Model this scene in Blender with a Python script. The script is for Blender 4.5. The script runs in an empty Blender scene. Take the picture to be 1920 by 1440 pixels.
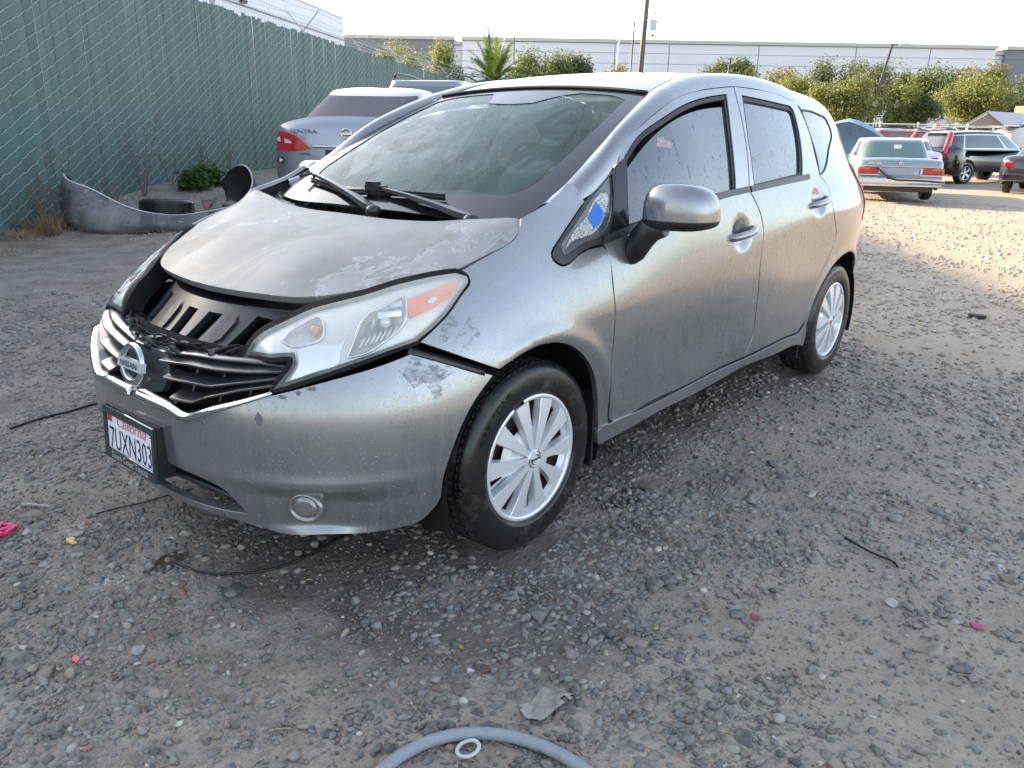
import bpy, bmesh, math, random
import numpy as np
from mathutils import Vector, Matrix
from mathutils.geometry import delaunay_2d_cdt
rng = np.random.default_rng(7); random.seed(7)
scene = bpy.context.scene
COL = scene.collection
R = math.radians
# ---------------------------------------------------------------- camera
cam_data = bpy.data.cameras.new('camera'); cam = bpy.data.objects.new('camera', cam_data); COL.objects.link(cam)
yaw, pitch, roll = R(220.209), R(-17.976), R(0.963)
CAM = np.array([1.784, 2.221, 1.289])
fw = np.array([math.cos(pitch)*math.cos(yaw), math.cos(pitch)*math.sin(yaw), math.sin(pitch)])
rt = np.cross(fw, [0, 0, 1]); rt /= np.linalg.norm(rt); up = np.cross(rt, fw)
rt, up = math.cos(roll)*rt + math.sin(roll)*up, -math.sin(roll)*rt + math.cos(roll)*up
mw = Matrix.Identity(4)
for i in range(3):
    mw[i][0], mw[i][1], mw[i][2], mw[i][3] = rt[i], up[i], -fw[i], CAM[i]
cam.matrix_world = mw
cam_data.sensor_width = 36; cam_data.lens = 1482.39*36/1920
cam_data.clip_start = .05; cam_data.clip_end = 2000
scene.camera = cam
# ---------------------------------------------------------------- sky, sun, exposure
SUN_AZ, SUN_EL = R(274), R(18.3)          # direction towards the sun
world = bpy.data.worlds.new('World'); scene.world = world; world.use_nodes = True
wn = world.node_tree.nodes; wl = world.node_tree.links; wn.clear()
sky = wn.new('ShaderNodeTexSky'); sky.sky_type = 'NISHITA'; sky.sun_disc = False
sky.sun_elevation = SUN_EL; sky.sun_rotation = math.pi/2 - SUN_AZ
sky.air_density = 1.0; sky.dust_density = 1.8; sky.ozone_density = 1.0; sky.altitude = 50
bg = wn.new('ShaderNodeBackground'); bg.inputs['Strength'].default_value = .13
wo = wn.new('ShaderNodeOutputWorld')
hs = wn.new('ShaderNodeHueSaturation'); hs.inputs['Saturation'].default_value = .68      # thin morning haze
wl.new(sky.outputs[0], hs.inputs['Color']); wl.new(hs.outputs[0], bg.inputs[0]); wl.new(bg.outputs[0], wo.inputs[0])
sd = bpy.data.lights.new('sun', 'SUN'); sd.energy = 4.3; sd.angle = R(.6); sd.color = (1, .76, .48)
sun = bpy.data.objects.new('sun', sd); COL.objects.link(sun)
sv = Vector((math.cos(SUN_AZ)*math.cos(SUN_EL), math.sin(SUN_AZ)*math.cos(SUN_EL), math.sin(SUN_EL)))
sun.rotation_euler = sv.to_track_quat('Z', 'Y').to_euler(); sun.location = (0, -20, 20)
scene.view_settings.view_transform = 'Standard'; scene.view_settings.look = 'None'
scene.view_settings.exposure = 2.38; scene.view_settings.gamma = 1; scene.view_settings.use_curve_mapping = False
scene.render.engine = 'CYCLES'
scene.cycles.caustics_reflective = False; scene.cycles.caustics_refractive = False; scene.cycles.sample_clamp_indirect = 3.0
scene.cycles.max_bounces = 7; scene.cycles.transparent_max_bounces = 12
try:
    scene.cycles.use_denoising = True; scene.cycles.denoiser = 'OPENIMAGEDENOISE'
    scene.cycles.denoising_input_passes = 'RGB_ALBEDO_NORMAL'; scene.cycles.denoising_prefilter = 'ACCURATE'
except Exception: pass
# ---------------------------------------------------------------- helpers
def tag(o, label=None, cat=None, group=None, kind=None):
    if label: o['label'] = label
    if cat: o['category'] = cat
    if group: o['group'] = group
    if kind: o['kind'] = kind
    return o
def empty(name, loc=(0, 0, 0), rz=0, label=None, cat=None, group=None):
    o = bpy.data.objects.new(name, None); COL.objects.link(o)
    o.location = loc; o.rotation_euler = (0, 0, rz); o.empty_display_size = .2
    return tag(o, label, cat, group)
def link(name, me, mat=None, parent=None):
    o = bpy.data.objects.new(name, me); COL.objects.link(o)
    if mat is not None:
        for m in (mat if isinstance(mat, (list, tuple)) else [mat]): me.materials.append(m)
    if parent is not None: o.parent = parent
    return o
def mesh_np(name, V, F, mat=None, parent=None, smooth=False, N=None, mi=None):
    """V (n,3), F list of index lists, N optional per-vertex normals (nan = automatic)"""
    me = bpy.data.meshes.new(name)
    me.from_pydata([tuple(v) for v in np.asarray(V, float).tolist()], [], [list(map(int, f)) for f in F])
    if mi is not None: me.polygons.foreach_set('material_index', np.asarray(mi, np.int32))
    if smooth: me.polygons.foreach_set('use_smooth', np.ones(len(me.polygons), bool))
    me.update()
    if N is not None: me.normals_split_custom_set_from_vertices([tuple(n) for n in np.nan_to_num(np.asarray(N, float)).tolist()])
    return link(name, me, mat, parent)
def mesh_fast(name, V, F, mat=None, parent=None, smooth=False):
    """V (n,3) and F (m,k) arrays of one face size"""
    me = bpy.data.meshes.new(name); V = np.asarray(V, np.float32); F = np.asarray(F, np.int32)
    m, k = F.shape
    me.vertices.add(len(V)); me.vertices.foreach_set('co', V.ravel())
    me.loops.add(m*k); me.loops.foreach_set('vertex_index', F.ravel())
    me.polygons.add(m); me.polygons.foreach_set('loop_start', np.arange(0, m*k, k, dtype=np.int32))
    if smooth: me.polygons.foreach_set('use_smooth', np.ones(m, bool))
    me.update(calc_edges=True)
    return link(name, me, mat, parent)
class MB:
    """collects simple shapes into one mesh"""
    def __init__(s): s.V = []; s.F = []; s.S = []; s.M = []
    def add(s, V, F, smooth=False, m=0):
        b = len(s.V); s.V += [tuple(map(float, v)) for v in V]
        for f in F: s.F.append([b+int(i) for i in f]); s.S.append(smooth); s.M.append(m)
        return s
    def box(s, c, d, rot=None, m=0):
        x, y, z = d[0]/2, d[1]/2, d[2]/2
        V = np.array([(i, j, k) for i in (-x, x) for j in (-y, y) for k in (-z, z)])
        if rot is not None: V = V @ np.array(rot).T
        return s.add(V+np.array(c), [(0, 1, 3, 2), (4, 6, 7, 5), (0, 4, 5, 1), (2, 3, 7, 6), (0, 2, 6, 4), (1, 5, 7, 3)], False, m)
    def hexa(s, P, m=0):
        """8 corners: bottom 4 ccw, top 4 ccw"""
        return s.add(P, [(3, 2, 1, 0), (4, 5, 6, 7), (0, 1, 5, 4), (1, 2, 6, 5), (2, 3, 7, 6), (3, 0, 4, 7)], False, m)
    def tube(s, P, r, n=8, cap=True, m=0, closed=False, smooth=True):
        P = np.asarray(P, float); L = len(P); rr = np.broadcast_to(np.asarray(r, float), (L,))
        T = np.gradient(P, axis=0) if not closed else np.roll(P, -1, 0)-np.roll(P, 1, 0)
        T /= np.linalg.norm(T, axis=1, keepdims=True)+1e-12
        ref = np.array([0, 0, 1.]) if abs(T[0][2]) < .9 else np.array([1., 0, 0])
        V = []; u = ref-(ref@T[0])*T[0]; u /= np.linalg.norm(u)
        for i in range(L):
            u = u-(u@T[i])*T[i]; u /= np.linalg.norm(u)+1e-12; w = np.cross(T[i], u)
            for k in range(n):
                a = 2*math.pi*k/n; V.append(P[i]+rr[i]*(math.cos(a)*u+math.sin(a)*w))
        F = []
        for i in range(L if closed else L-1):
            j = (i+1) % L
            for k in range(n): F.append((i*n+k, i*n+(k+1) % n, j*n+(k+1) % n, j*n+k))
        s.add(V, F, smooth, m)
        if cap and not closed:
            b = len(s.V)-L*n
            s.F.append([b+k for k in range(n)][::-1]); s.S.append(False); s.M.append(m)
            s.F.append([b+(L-1)*n+k for k in range(n)]); s.S.append(False); s.M.append(m)
        return s
    def lathe(s, prof, n=48, axis='y', c=(0, 0, 0), m=0, smooth=True, closed=False):
        """prof: (radius, along-axis) pairs"""
        V = []; L = len(prof)
        for k in range(n):
            a = 2*math.pi*k/n
            for r, h in prof:
                p = (r*math.cos(a), h, r*math.sin(a)) if axis == 'y' else (r*math.cos(a), r*math.sin(a), h)
                V.append(np.array(p)+np.array(c))
        F = []
        for k in range(n):
            k2 = (k+1) % n
            for i in range(L if closed else L-1):
                j = (i+1) % L
                F.append((k*L+i, k*L+j, k2*L+j, k2*L+i) if axis == 'y' else (k*L+i, k2*L+i, k2*L+j, k*L+j))
        return s.add(V, F, smooth, m)
    def disc(s, c, r, n=24, axis=1, m=0, sy=1, flip=False):
        V = []
        for k in range(n):
            a = 2*math.pi*k/n; p = [0, 0, 0]; o = [i for i in range(3) if i != axis]
            p[o[0]] = r*math.cos(a); p[o[1]] = r*sy*math.sin(a); V.append(np.array(p)+np.array(c))
        f = list(range(n)); return s.add(V, [f[::-1] if flip else f], False, m)
    def sphere(s, c, r, nu=12, nv=8, m=0):
        r = np.broadcast_to(np.asarray(r, float), (3,)); V = []; F = []
        for j in range(nv+1):
            t = math.pi*j/nv
            for i in range(nu):
                a = 2*math.pi*i/nu; V.append(np.array(c)+r*np.array([math.sin(t)*math.cos(a), math.sin(t)*math.sin(a), math.cos(t)]))
        for j in range(nv):
            for i in range(nu): F.append((j*nu+i, (j+1)*nu+i, (j+1)*nu+(i+1) % nu, j*nu+(i+1) % nu))
        return s.add(V, F, True, m)
    def build(s, name, mat=None, parent=None):
        me = bpy.data.meshes.new(name); me.from_pydata(s.V, [], s.F)
        me.polygons.foreach_set('use_smooth', np.array(s.S, bool)); me.polygons.foreach_set('material_index', np.array(s.M, np.int32))
        me.validate(); me.update()
        return link(name, me, mat, parent)
def smoothstep(a, b, x):
    t = np.clip((np.asarray(x, float)-a)/(b-a), 0, 1); return t*t*(3-2*t)
_fontcache = {}
def text_flat(txt, size=1., res=3, bold=0., shear=0.):
    """flat text outline as triangles: returns V (n,2) centred on x, F"""
    key = (txt, res, bold, shear)
    if key not in _fontcache:
        cu = bpy.data.curves.new('lettering', 'FONT'); cu.body = txt; cu.size = 1; cu.resolution_u = res; cu.offset = bold; cu.shear = shear; cu.align_x = 'CENTER'
        ob = bpy.data.objects.new('lettering', cu); COL.objects.link(ob)
        me = bpy.data.meshes.new_from_object(ob.evaluated_get(bpy.context.evaluated_depsgraph_get()))
        V = np.array([v.co[:2] for v in me.vertices]).reshape(-1, 2); F = [list(p.vertices) for p in me.polygons]
        bpy.data.objects.remove(ob); bpy.data.curves.remove(cu); bpy.data.meshes.remove(me)
        _fontcache[key] = (V, F)
    V, F = _fontcache[key]
    return V*size, F
def lettering(name, txt, fn, size, mat, parent, res=3, bold=0., shear=0., sx=1.):
    """fn maps (x, y) in metres on the face to 3-D"""
    V, F = text_flat(txt, size, res, bold, shear)
    return mesh_np(name, [fn(x*sx, y) for x, y in V], F, mat, parent)
# ---------------------------------------------------------------- materials
def mat(name, base=(.5, .5, .5), rough=.5, metal=0., spec=.5, coat=0., coat_rough=.05, alpha=1., emit=None, trans=0.):
    m = bpy.data.materials.new(name); m.use_nodes = True; b = m.node_tree.nodes['Principled BSDF']
    b.inputs['Base Color'].default_value = (*base, 1); b.inputs['Roughness'].default_value = rough; b.inputs['Metallic'].default_value = metal
    b.inputs['Specular IOR Level'].default_value = spec; b.inputs['Coat Weight'].default_value = coat; b.inputs['Coat Roughness'].default_value = coat_rough
    b.inputs['Alpha'].default_value = alpha; b.inputs['Transmission Weight'].default_value = trans
    if emit: b.inputs['Emission Color'].default_value = (*emit, 1); b.inputs['Emission Strength'].default_value = 1
    return m
class NT:
    """small node-tree writer"""
    def __init__(s, m): s.t = m.node_tree; s.b = s.t.nodes.get('Principled BSDF'); s.co = None
    def n(s, typ, **kw):
        nd = s.t.nodes.new(typ)
        for k, v in kw.items(): setattr(nd, k, v)
        return nd
    def set(s, sock, v):
        if isinstance(v, bpy.types.NodeSocket): s.t.links.new(v, sock)
        else:
            if sock.type == 'RGBA' and isinstance(v, (tuple, list)) and len(v) == 3: v = (*v, 1)
            sock.default_value = v
    def coord(s, kind='Object'):
        if s.co is None: s.co = s.n('ShaderNodeTexCoord')
        return s.co.outputs[kind]
    def mapping(s, v, scale=(1, 1, 1), loc=(0, 0, 0), rot=(0, 0, 0)):
        nd = s.n('ShaderNodeMapping'); s.set(nd.inputs[0], v); nd.inputs['Scale'].default_value = scale; nd.inputs['Location'].default_value = loc; nd.inputs['Rotation'].default_value = rot
        return nd.outputs[0]
    def noise(s, v, scale=5., detail=4., rough=.55, dist=0., out='Fac'):
        nd = s.n('ShaderNodeTexNoise'); s.set(nd.inputs['Vector'], v); nd.inputs['Scale'].default_value = scale
        nd.inputs['Detail'].default_value = detail; nd.inputs['Roughness'].default_value = rough; nd.inputs['Distortion'].default_value = dist
        return nd.outputs[out]
    def voro(s, v, scale=5., feature='F1', out='Distance', rnd=1.):
        nd = s.n('ShaderNodeTexVoronoi'); nd.feature = feature; s.set(nd.inputs['Vector'], v); nd.inputs['Scale'].default_value = scale; nd.inputs['Randomness'].default_value = rnd
        return nd.outputs[out]
    def ramp(s, f, stops, interp='LINEAR'):
        nd = s.n('ShaderNodeValToRGB'); s.set(nd.inputs[0], f); nd.color_ramp.interpolation = interp; e = nd.color_ramp.elements
        while len(e) < len(stops): e.new(.5)
        for el, (p, c) in zip(e, stops):
            el.position = p; el.color = (c, c, c, 1) if not isinstance(c, (tuple, list)) else (*c, 1)[:4]
        return nd.outputs[0]
    def math(s, op, a, b=0., c=0., clamp=False):
        nd = s.n('ShaderNodeMath', operation=op); nd.use_clamp = clamp
        s.set(nd.inputs[0], a); s.set(nd.inputs[1], b); s.set(nd.inputs[2], c); return nd.outputs[0]
    def mix(s, f, a, b, blend='MIX'):
        nd = s.n('ShaderNodeMix', data_type='RGBA', blend_type=blend); s.set(nd.inputs['Factor'], f)
        s.set(nd.inputs[6], a); s.set(nd.inputs[7], b); return nd.outputs[2]
    def sep(s, v):
        nd = s.n('ShaderNodeSeparateXYZ'); s.set(nd.inputs[0], v); return nd.outputs
    def bump(s, h, strength=.3, dist=.01, normal=None):
        nd = s.n('ShaderNodeBump'); s.set(nd.inputs['Height'], h); nd.inputs['Strength'].default_value = strength; nd.inputs['Distance'].default_value = dist
        if normal is not None: s.set(nd.inputs['Normal'], normal)
        return nd.outputs[0]
    def to(s, name, v): s.set(s.b.inputs[name], v)
def droplets(k, co, scale, size=.32, dens=.55):
    """height of scattered water beads"""
    d = k.voro(co, scale); c = k.voro(co, scale, out='Color'); r = k.sep(c)
    rad = k.math('MULTIPLY', k.math('MULTIPLY', r[0], r[0]), size)
    h = k.math('SUBTRACT', 1., k.math('DIVIDE', d, k.math('MAXIMUM', rad, .02)))
    h = k.math('MAXIMUM', h, 0.)
    return k.math('MULTIPLY', k.math('POWER', h, .5), k.math('GREATER_THAN', r[1], 1-dens))
def paint(name, base, dirt=.35, drops=True, peel=False, rough=.3, metal=.75, coat=.9, spec=.5):
    m = mat(name, base, rough, metal, spec, coat, .045); k = NT(m); co = k.coord()
    z = k.sep(co)[2]
    n1 = k.noise(co, 3.2, 6, .6)
    st = k.noise(k.mapping(co, (55, 55, 2.2)), 1., 4, .6)           # runs of dried water
    low = k.ramp(z, [(.15, 1.), (.75, 0.)])
    film = k.math('MULTIPLY', k.ramp(k.math('ADD', k.math('MULTIPLY', n1, .6), k.math('MULTIPLY', st, .5)), [(.42, 0.), (.75, 1.)]), k.math('ADD', .35, k.math('MULTIPLY', low, .8)))
    film = k.math('MULTIPLY', film, dirt, clamp=True)
    col = k.mix(film, base, (.20, .185, .165))
    k.to('Roughness', k.math('ADD', rough, k.math('MULTIPLY', film, .35)))
    k.to('Coat Roughness', k.math('ADD', .025, k.math('MULTIPLY', film, .12)))
    k.to('Metallic', k.math('SUBTRACT', metal, k.math('MULTIPLY', film, .5)))
    cw = .9
    if peel:
        # lifted clear coat: ragged chalky patches with a crisp rim
        v = k.noise(co, 5.5, 9, .68, .4); w = k.noise(co, 1.7, 3, .5)
        xy = k.sep(co)
        side = k.ramp(xy[1], [(.12, 0.), (.55, 1.)])
        msk = k.math('ADD', k.math('MULTIPLY', v, .75), k.math('ADD', k.math('MULTIPLY', w, .25), k.math('MULTIPLY', side, .09)))
        pm = k.ramp(msk, [(.588, 0.), (.606, 1.)])
        rim = k.ramp(msk, [(.575, 0.), (.592, 1.), (.606, 0.)])
        stn = k.noise(co, 2.6, 5, .6, .8); col = k.mix(k.ramp(stn, [(.44, 0.), (.64, .75)]), col, (.125, .115, .10))
        col = k.mix(k.math('MULTIPLY', pm, .28), col, (.40, .40, .40)); col = k.mix(k.math('MULTIPLY', rim, .42), col, (.55, .55, .53))
        k.to('Coat Weight', k.math('SUBTRACT', coat, k.math('MULTIPLY', pm, coat*.9)))
    k.b.inputs['Coat IOR'].default_value = 1.55
    k.to('Base Color', col)
    fl = k.voro(co, 900, out='Color'); fine = k.sep(fl)[0]
    h = k.math('MULTIPLY', k.noise(co, 420, 2), .10)
    if drops:
        h = k.math('ADD', k.math('MULTIPLY', h, .3), k.math('ADD', droplets(k, co, 62, .42, .42), k.math('MULTIPLY', droplets(k, co, 130, .42, .45), .45)))
        bn = k.bump(h, .32, .0024); k.to('Coat Normal', bn)
    return m
M = {}
SILVER = (.245, .249, .256)
M['tread'] = mat('dusty_tread', (.055, .053, .050), .75)
M['paint'] = paint('silver_paint', SILVER, .5, rough=.25, metal=.74)
M['paint_hood'] = paint('silver_paint_peeling', (.23, .228, .216), .45, peel=True, rough=.48, metal=.3, coat=.05, spec=.28)
M['black'] = mat('black_plastic', (.014, .014, .015), .38)
M['black_dull'] = mat('black_rough', (.010, .010, .010), .8, spec=.2)
M['black_gloss'] = mat('black_gloss', (.01, .01, .011), .12)
M['water'] = mat('water_bead', (.38, .39, .40), .10, 1.)
M['rubber_seal'] = mat('rubber_seal', (.012, .012, .012), .55)
M['chrome'] = mat('chrome', (.58, .59, .60), .17, 1.)
M['silver_plastic'] = mat('silver_plastic', (.62, .63, .65), .32, .35, coat=.3, coat_rough=.15)
M['cap_silver'] = mat('hubcap_silver', (.70, .71, .73), .34, .45, coat=.4, coat_rough=.12)
M['rust'] = mat('rusty_steel', (.055, .035, .026), .75)
M['orange'] = mat('amber_reflector', (.78, .15, .02), .3, coat=.4)
M['amber_bulb'] = mat('amber_bulb', (.55, .20, .07), .2)
M['white_plastic'] = mat('white_plastic', (.75, .75, .73), .4)
M['red_lens'] = mat('red_lens', (.42, .012, .018), .12, coat=.6)
M['orange_lens'] = mat('orange_lens', (.55, .13, .02), .15, coat=.6)
M['clear_lens'] = mat('pale_lens', (.62, .62, .62), .12, .3, coat=.6)
M['seat'] = mat('seat_cloth', (.10, .10, .105), .85)
M['dash'] = mat('dashboard_grey', (.04, .04, .042), .7)
M['blue_tape'] = mat('blue_tape', (.02, .16, .55), .55)
M['ink_navy'] = mat('navy_print', (.012, .018, .06), .5)
M['ink_red'] = mat('red_print', (.55, .02, .04), .5)
M['ink_grey'] = mat('grey_print', (.42, .52, .52), .5)
M['ink_black'] = mat('black_print', (.02, .02, .022), .45)
M['plate_white'] = mat('plate_white', (.72, .73, .76), .45)
M['frame_dark'] = mat('frame_dark', (.035, .04, .045), .3, .2)
# tyre
def tyre_mat():
    m = mat('tyre_rubber', (.018, .0175, .017), .55, spec=.4); k = NT(m); co = k.coord()
    n = k.noise(co, 9, 5, .6); st = k.noise(k.mapping(co, (1, 1, 1)), 38, 4)
    mud = k.ramp(k.math('ADD', k.math('MULTIPLY', n, .7), k.math('MULTIPLY', st, .3)), [(.53, 0.), (.72, 1.)])
    k.to('Base Color', k.mix(k.math('MULTIPLY', mud, .75), (.014, .0137, .0135), (.075, .060, .046)))
    k.to('Roughness', k.math('ADD', .26, k.math('MULTIPLY', mud, .45)))
    k.to('Normal', k.bump(k.noise(co, 160, 3), .12, .003)); return m
M['tyre'] = tyre_mat()
M['tyre_letter'] = mat('tyre_lettering', (.07, .065, .055), .55)
def glass_fog(name, tint, alpha, rough=.08, drops=True, runs=True, fogcol=(.34, .38, .42)):
    """window glass with condensation: partly see-through, beaded and streaked"""
    m = mat(name, fogcol, rough, 0., .6, 1., .02); k = NT(m); co = k.coord()
    n = k.noise(co, 4, 5, .6)
    run = k.noise(k.mapping(co, (40, 40, 2.)), 1., 5, .65)
    d1 = droplets(k, co, 95, .5, .55)
    clear = k.math('MAXIMUM', k.ramp(run, [(.60, 0.), (.68, .45)]), k.math('MULTIPLY', d1, .55 if drops else 0.)) if runs else k.math('MULTIPLY', d1, .4)
    a = k.math('SUBTRACT', k.math('ADD', alpha-.1, k.math('MULTIPLY', n, .2)), k.math('MULTIPLY', clear, .6), clamp=True)
    k.to('Alpha', a)
    k.to('Base Color', k.mix(k.math('MULTIPLY', clear, .7), fogcol, tint))
    k.to('Normal', k.bump(k.math('ADD', d1, k.math('MULTIPLY', n, .05)), .35, .002)); return m
M['glass_side'] = glass_fog('side_glass_beaded', (.012, .015, .018), .88, fogcol=(.06, .075, .095))
def windshield_mat():
    m = mat('windshield_hazed', (.42, .50, .47), .10, 0., .42, 0., .015); k = NT(m); co = k.coord()
    mp = k.mapping(co, (1.1, 3.2, 1.1), rot=(0, 0, .5))
    sm = k.noise(mp, 3.0, 7, .62, 1.2); big = k.noise(co, 1.6, 3, .5)
    pat = k.noise(co, 5., 8, .66, .6)
    patch = k.ramp(k.math('ADD', k.math('MULTIPLY', pat, .6), k.math('MULTIPLY', big, .4)), [(.545, 0.), (.56, 1.)])
    y = k.sep(co)[1]
    haze = k.math('ADD', .42, k.math('MULTIPLY', k.ramp(sm, [(.35, 0.), (.7, 1.)]), .14))
    haze = k.math('ADD', haze, k.math('MULTIPLY', patch, .06), clamp=True)
    haze = k.math('SUBTRACT', haze, k.ramp(y, [(.0, 0.), (.55, .22)]))
    k.to('Alpha', haze)
    k.to('Base Color', k.mix(patch, (.135, .215, .192), (.18, .25, .23)))
    k.to('Normal', k.bump(k.math('ADD', k.math('MULTIPLY', patch, .4), k.math('MULTIPLY', droplets(k, co, 90, .3, .2), .6)), .15, .002)); return m
M['windshield'] = windshield_mat()
def lens_mat():
    m = mat('headlamp_lens_clouded', (.60, .60, .50), .16, 0., .5, 1., .04); k = NT(m); co = k.coord()
    n = k.noise(co, 7, 5, .6, .5); z = k.sep(co)[2]
    top = k.ramp(z, [(.70, 0.), (.92, 1.)])
    hz = k.math('ADD', .07, k.math('ADD', k.math('MULTIPLY', k.ramp(n, [(.35, 0.), (.75, 1.)]), .16), k.math('MULTIPLY', top, .34)), clamp=True)
    k.to('Alpha', hz); k.to('Base Color', k.mix(n, (.80, .80, .76), (.76, .74, .58)))
    k.to('Coat Normal', k.bump(droplets(k, co, 110, .4, .35), .25, .002)); return m
M['lens'] = lens_mat()
M['lamp_inside'] = mat('lamp_reflector', (.80, .82, .84), .22, .55, coat=.6)
M['lamp_panel'] = mat('lamp_bezel', (.60, .60, .58), .36, .25, coat=.5, coat_rough=.15)
# ---------------------------------------------------------------- body surfaces of the hatchback
class Spline:
    """natural cubic spline through (xs, ys), linear beyond the ends"""
    def __init__(s, xs, ys):
        s.x=np.array(xs,float); s.y=np.array(ys,float); n=len(xs); h=np.diff(s.x)
        A=np.zeros((n,n)); b=np.zeros(n); A[0,0]=A[-1,-1]=1
        for i in range(1,n-1):
            A[i,i-1]=h[i-1]; A[i,i]=2*(h[i-1]+h[i]); A[i,i+1]=h[i]
            b[i]=6*((s.y[i+1]-s.y[i])/h[i]-(s.y[i]-s.y[i-1])/h[i-1])
        s.m=np.linalg.solve(A,b)
    def __call__(s,t):
        t=np.asarray(t,float); tc=np.clip(t,s.x[0],s.x[-1])
        i=np.clip(np.searchsorted(s.x,tc)-1,0,len(s.x)-2); h=s.x[i+1]-s.x[i]
        a=(s.x[i+1]-tc)/h; b=1-a
        v=a*s.y[i]+b*s.y[i+1]+((a**3-a)*s.m[i]+(b**3-b)*s.m[i+1])*h*h/6
        d=(s.y[i+1]-s.y[i])/h+(-(3*a*a-1)*s.m[i]+(3*b*b-1)*s.m[i+1])*h/6
        return v+d*(t-tc)
CX=[-3.25,-2.95,-2.6,-2.2,-1.7,-1.2,-.7,-.3,0,.15,.25,.4,.52]
YMAX=Spline(CX,[.66,.785,.843,.846,.8465,.8465,.846,.846,.846,.84,.825,.765,.69])
ZM  =Spline(CX,[.90,.91,.91,.90,.855,.80,.745,.72,.70,.68,.66,.65,.64])
YSIL=Spline(CX,[.62,.745,.815,.815,.812,.812,.812,.815,.82,.81,.79,.73,.66])
YBEL=Spline(CX,[.60,.715,.772,.788,.794,.795,.785,.728,.690,.65,.61,.50,.40])
YTOP=Spline(CX,[.40,.51,.575,.60,.615,.615,.596,.515,.45,.42,.36,.25,.15])
def gauss(u): return np.exp(-u*u)
def side_y(x,z):
    x=np.asarray(x,float); z=np.asarray(z,float)
    ym,zm,ys,yb,yt=YMAX(x),ZM(x),YSIL(x),YBEL(x),YTOP(x)
    lo=ym-(ym-ys)*np.clip((zm-z)/(zm-.3),0,9)**2
    hgt=1.06-zm; dd=ym-yb; cq=.38; w_=.10
    tt=np.clip((z-zm)/hgt,0,1); ts=np.sqrt(tt*tt+w_*w_)-w_; ts=ts/(np.sqrt(1+w_*w_)-w_)      # a soft crease, then a leaning flank
    hi=ym-dd*((1-cq)*ts+cq*ts*ts)
    sl=-dd*((1-cq)+2*cq)/hgt*.95              # slope at the belt
    t=np.clip(z-1.06,0,9); c=(yt-yb-sl*.40)/.16
    y=np.where(z<zm,lo,np.where(z<1.06,hi,yb+sl*t+c*t*t))
    r0=np.hypot(x,z-.30); r1=np.hypot(x+2.601,z-.30)
    y=y+.009*gauss((r0-.40)/.035)*np.clip((z-.2)/.2,0,1)+.011*gauss((r1-.40)/.04)*np.clip((z-.2)/.2,0,1)
    y=y-.010*gauss((x+2.02)/.30)*gauss((z-.76)/.10)+.006*gauss((x+2.55)/.25)*gauss((z-.80)/.08)
    y=y-.009*gauss((x+1.15)/.42)*gauss((z-.50)/.13)
    for hx,hz in HANDLES:
        y=y-.021*gauss((np.hypot((x-hx)/1.15,z-hz)/.058)**2)
    return y
HANDLES=[(-1.285,.895),(-2.125,.972)]
def S_side(u,v):
    return np.stack([u,side_y(u,v),v],-1)
NB=2.5
def plan(th):
    c,s=np.cos(th),np.sin(th)
    return .85*np.abs(c)**(2/NB),.845*np.sign(s)*np.abs(s)**(2/NB)
DZ=Spline([.10,.18,.25,.35,.45,.54,.60,.68,.76,.86],[.13,.060,.026,.006,0,.004,.018,.052,.10,.19])
FOG=(.755,.285)   # s-angle, z of the fog lamp cover
def S_bump(u,v):
    u=np.asarray(u,float);v=np.asarray(v,float)
    # u is an angle-like coordinate, 0 at the nose, pi/2 at the side
    x,y=plan(u); e=1e-4
    x1,y1=plan(u+e); x0,y0=plan(u-e); tx,ty=x1-x0,y1-y0; l=np.hypot(tx,ty)+1e-12
    nx,ny=ty/l,-tx/l
    w=np.clip(1-np.abs(u)/1.45,0,1)**.35       # offsets fade towards the wheel arch
    d=DZ(v)*(.25+.75*w)
    au=np.abs(u); t=np.clip((.372-.03*(au-.7)-v)/.045,0,1); lo=np.clip((v-.205)/.05,0,1)
    rec=(t*t*(3-2*t))*(lo*lo*(3-2*lo))*gauss((au-.72)/.24)
    d=d+.030*rec
    d=d-.006*gauss((v-.385)/.02)*gauss((au-.72)/.35)
    return np.stack([x-nx*d,y-ny*d,v+0*u],-1)
# hood and roof: height fields over (x, y)
class TPS:
    def __init__(s,P,V,reg=0.):
        s.P=np.array(P,float);V=np.array(V,float);n=len(V)
        K=s.k(s.P[:,None]-s.P[None])+reg*np.eye(n)
        Q=np.c_[np.ones(n),s.P]
        A=np.block([[K,Q],[Q.T,np.zeros((3,3))]])
        w=np.linalg.solve(A,np.r_[V,np.zeros(3)]);s.w=w[:n];s.a=w[n:]
    def k(s,d):
        r2=(d**2).sum(-1);return np.where(r2>1e-14,r2*np.log(r2+1e-20)*.5,0)
    def __call__(s,x,y):
        x=np.asarray(x,float);y=np.asarray(y,float);sh=np.broadcast(x,y).shape
        p=np.stack([np.broadcast_to(x,sh).ravel(),np.broadcast_to(y,sh).ravel()],-1)
        out=np.empty(len(p))
        for i in range(0,len(p),4000):
            q=p[i:i+4000];out[i:i+4000]=s.k(q[:,None]-s.P[None])@s.w+s.a[0]+q@s.a[1:]
        return out.reshape(sh)
_hp=[(.605,0,.830),(.587,.2,.831),(.53,.4,.836),(.46,.5,.853),(.36,.6,.880),(.23,.7,.912),(.11,.725,.952),(.03,.73,.976),(-.015,.725,1.010),(-.036,.70,1.034),
     (.05,0,1.000),(.033,.2,.999),(.025,.4,1.006),(-.025,.6,1.027),(.5,0,.876),(.35,0,.930),(.2,0,.968),(.48,.25,.881),(.33,.3,.931),(.18,.33,.970),(.33,.5,.905),(.18,.55,.956),(.08,.62,.990)]
_hp=_hp+[(x,-y,z) for x,y,z in _hp if y>0]
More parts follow.
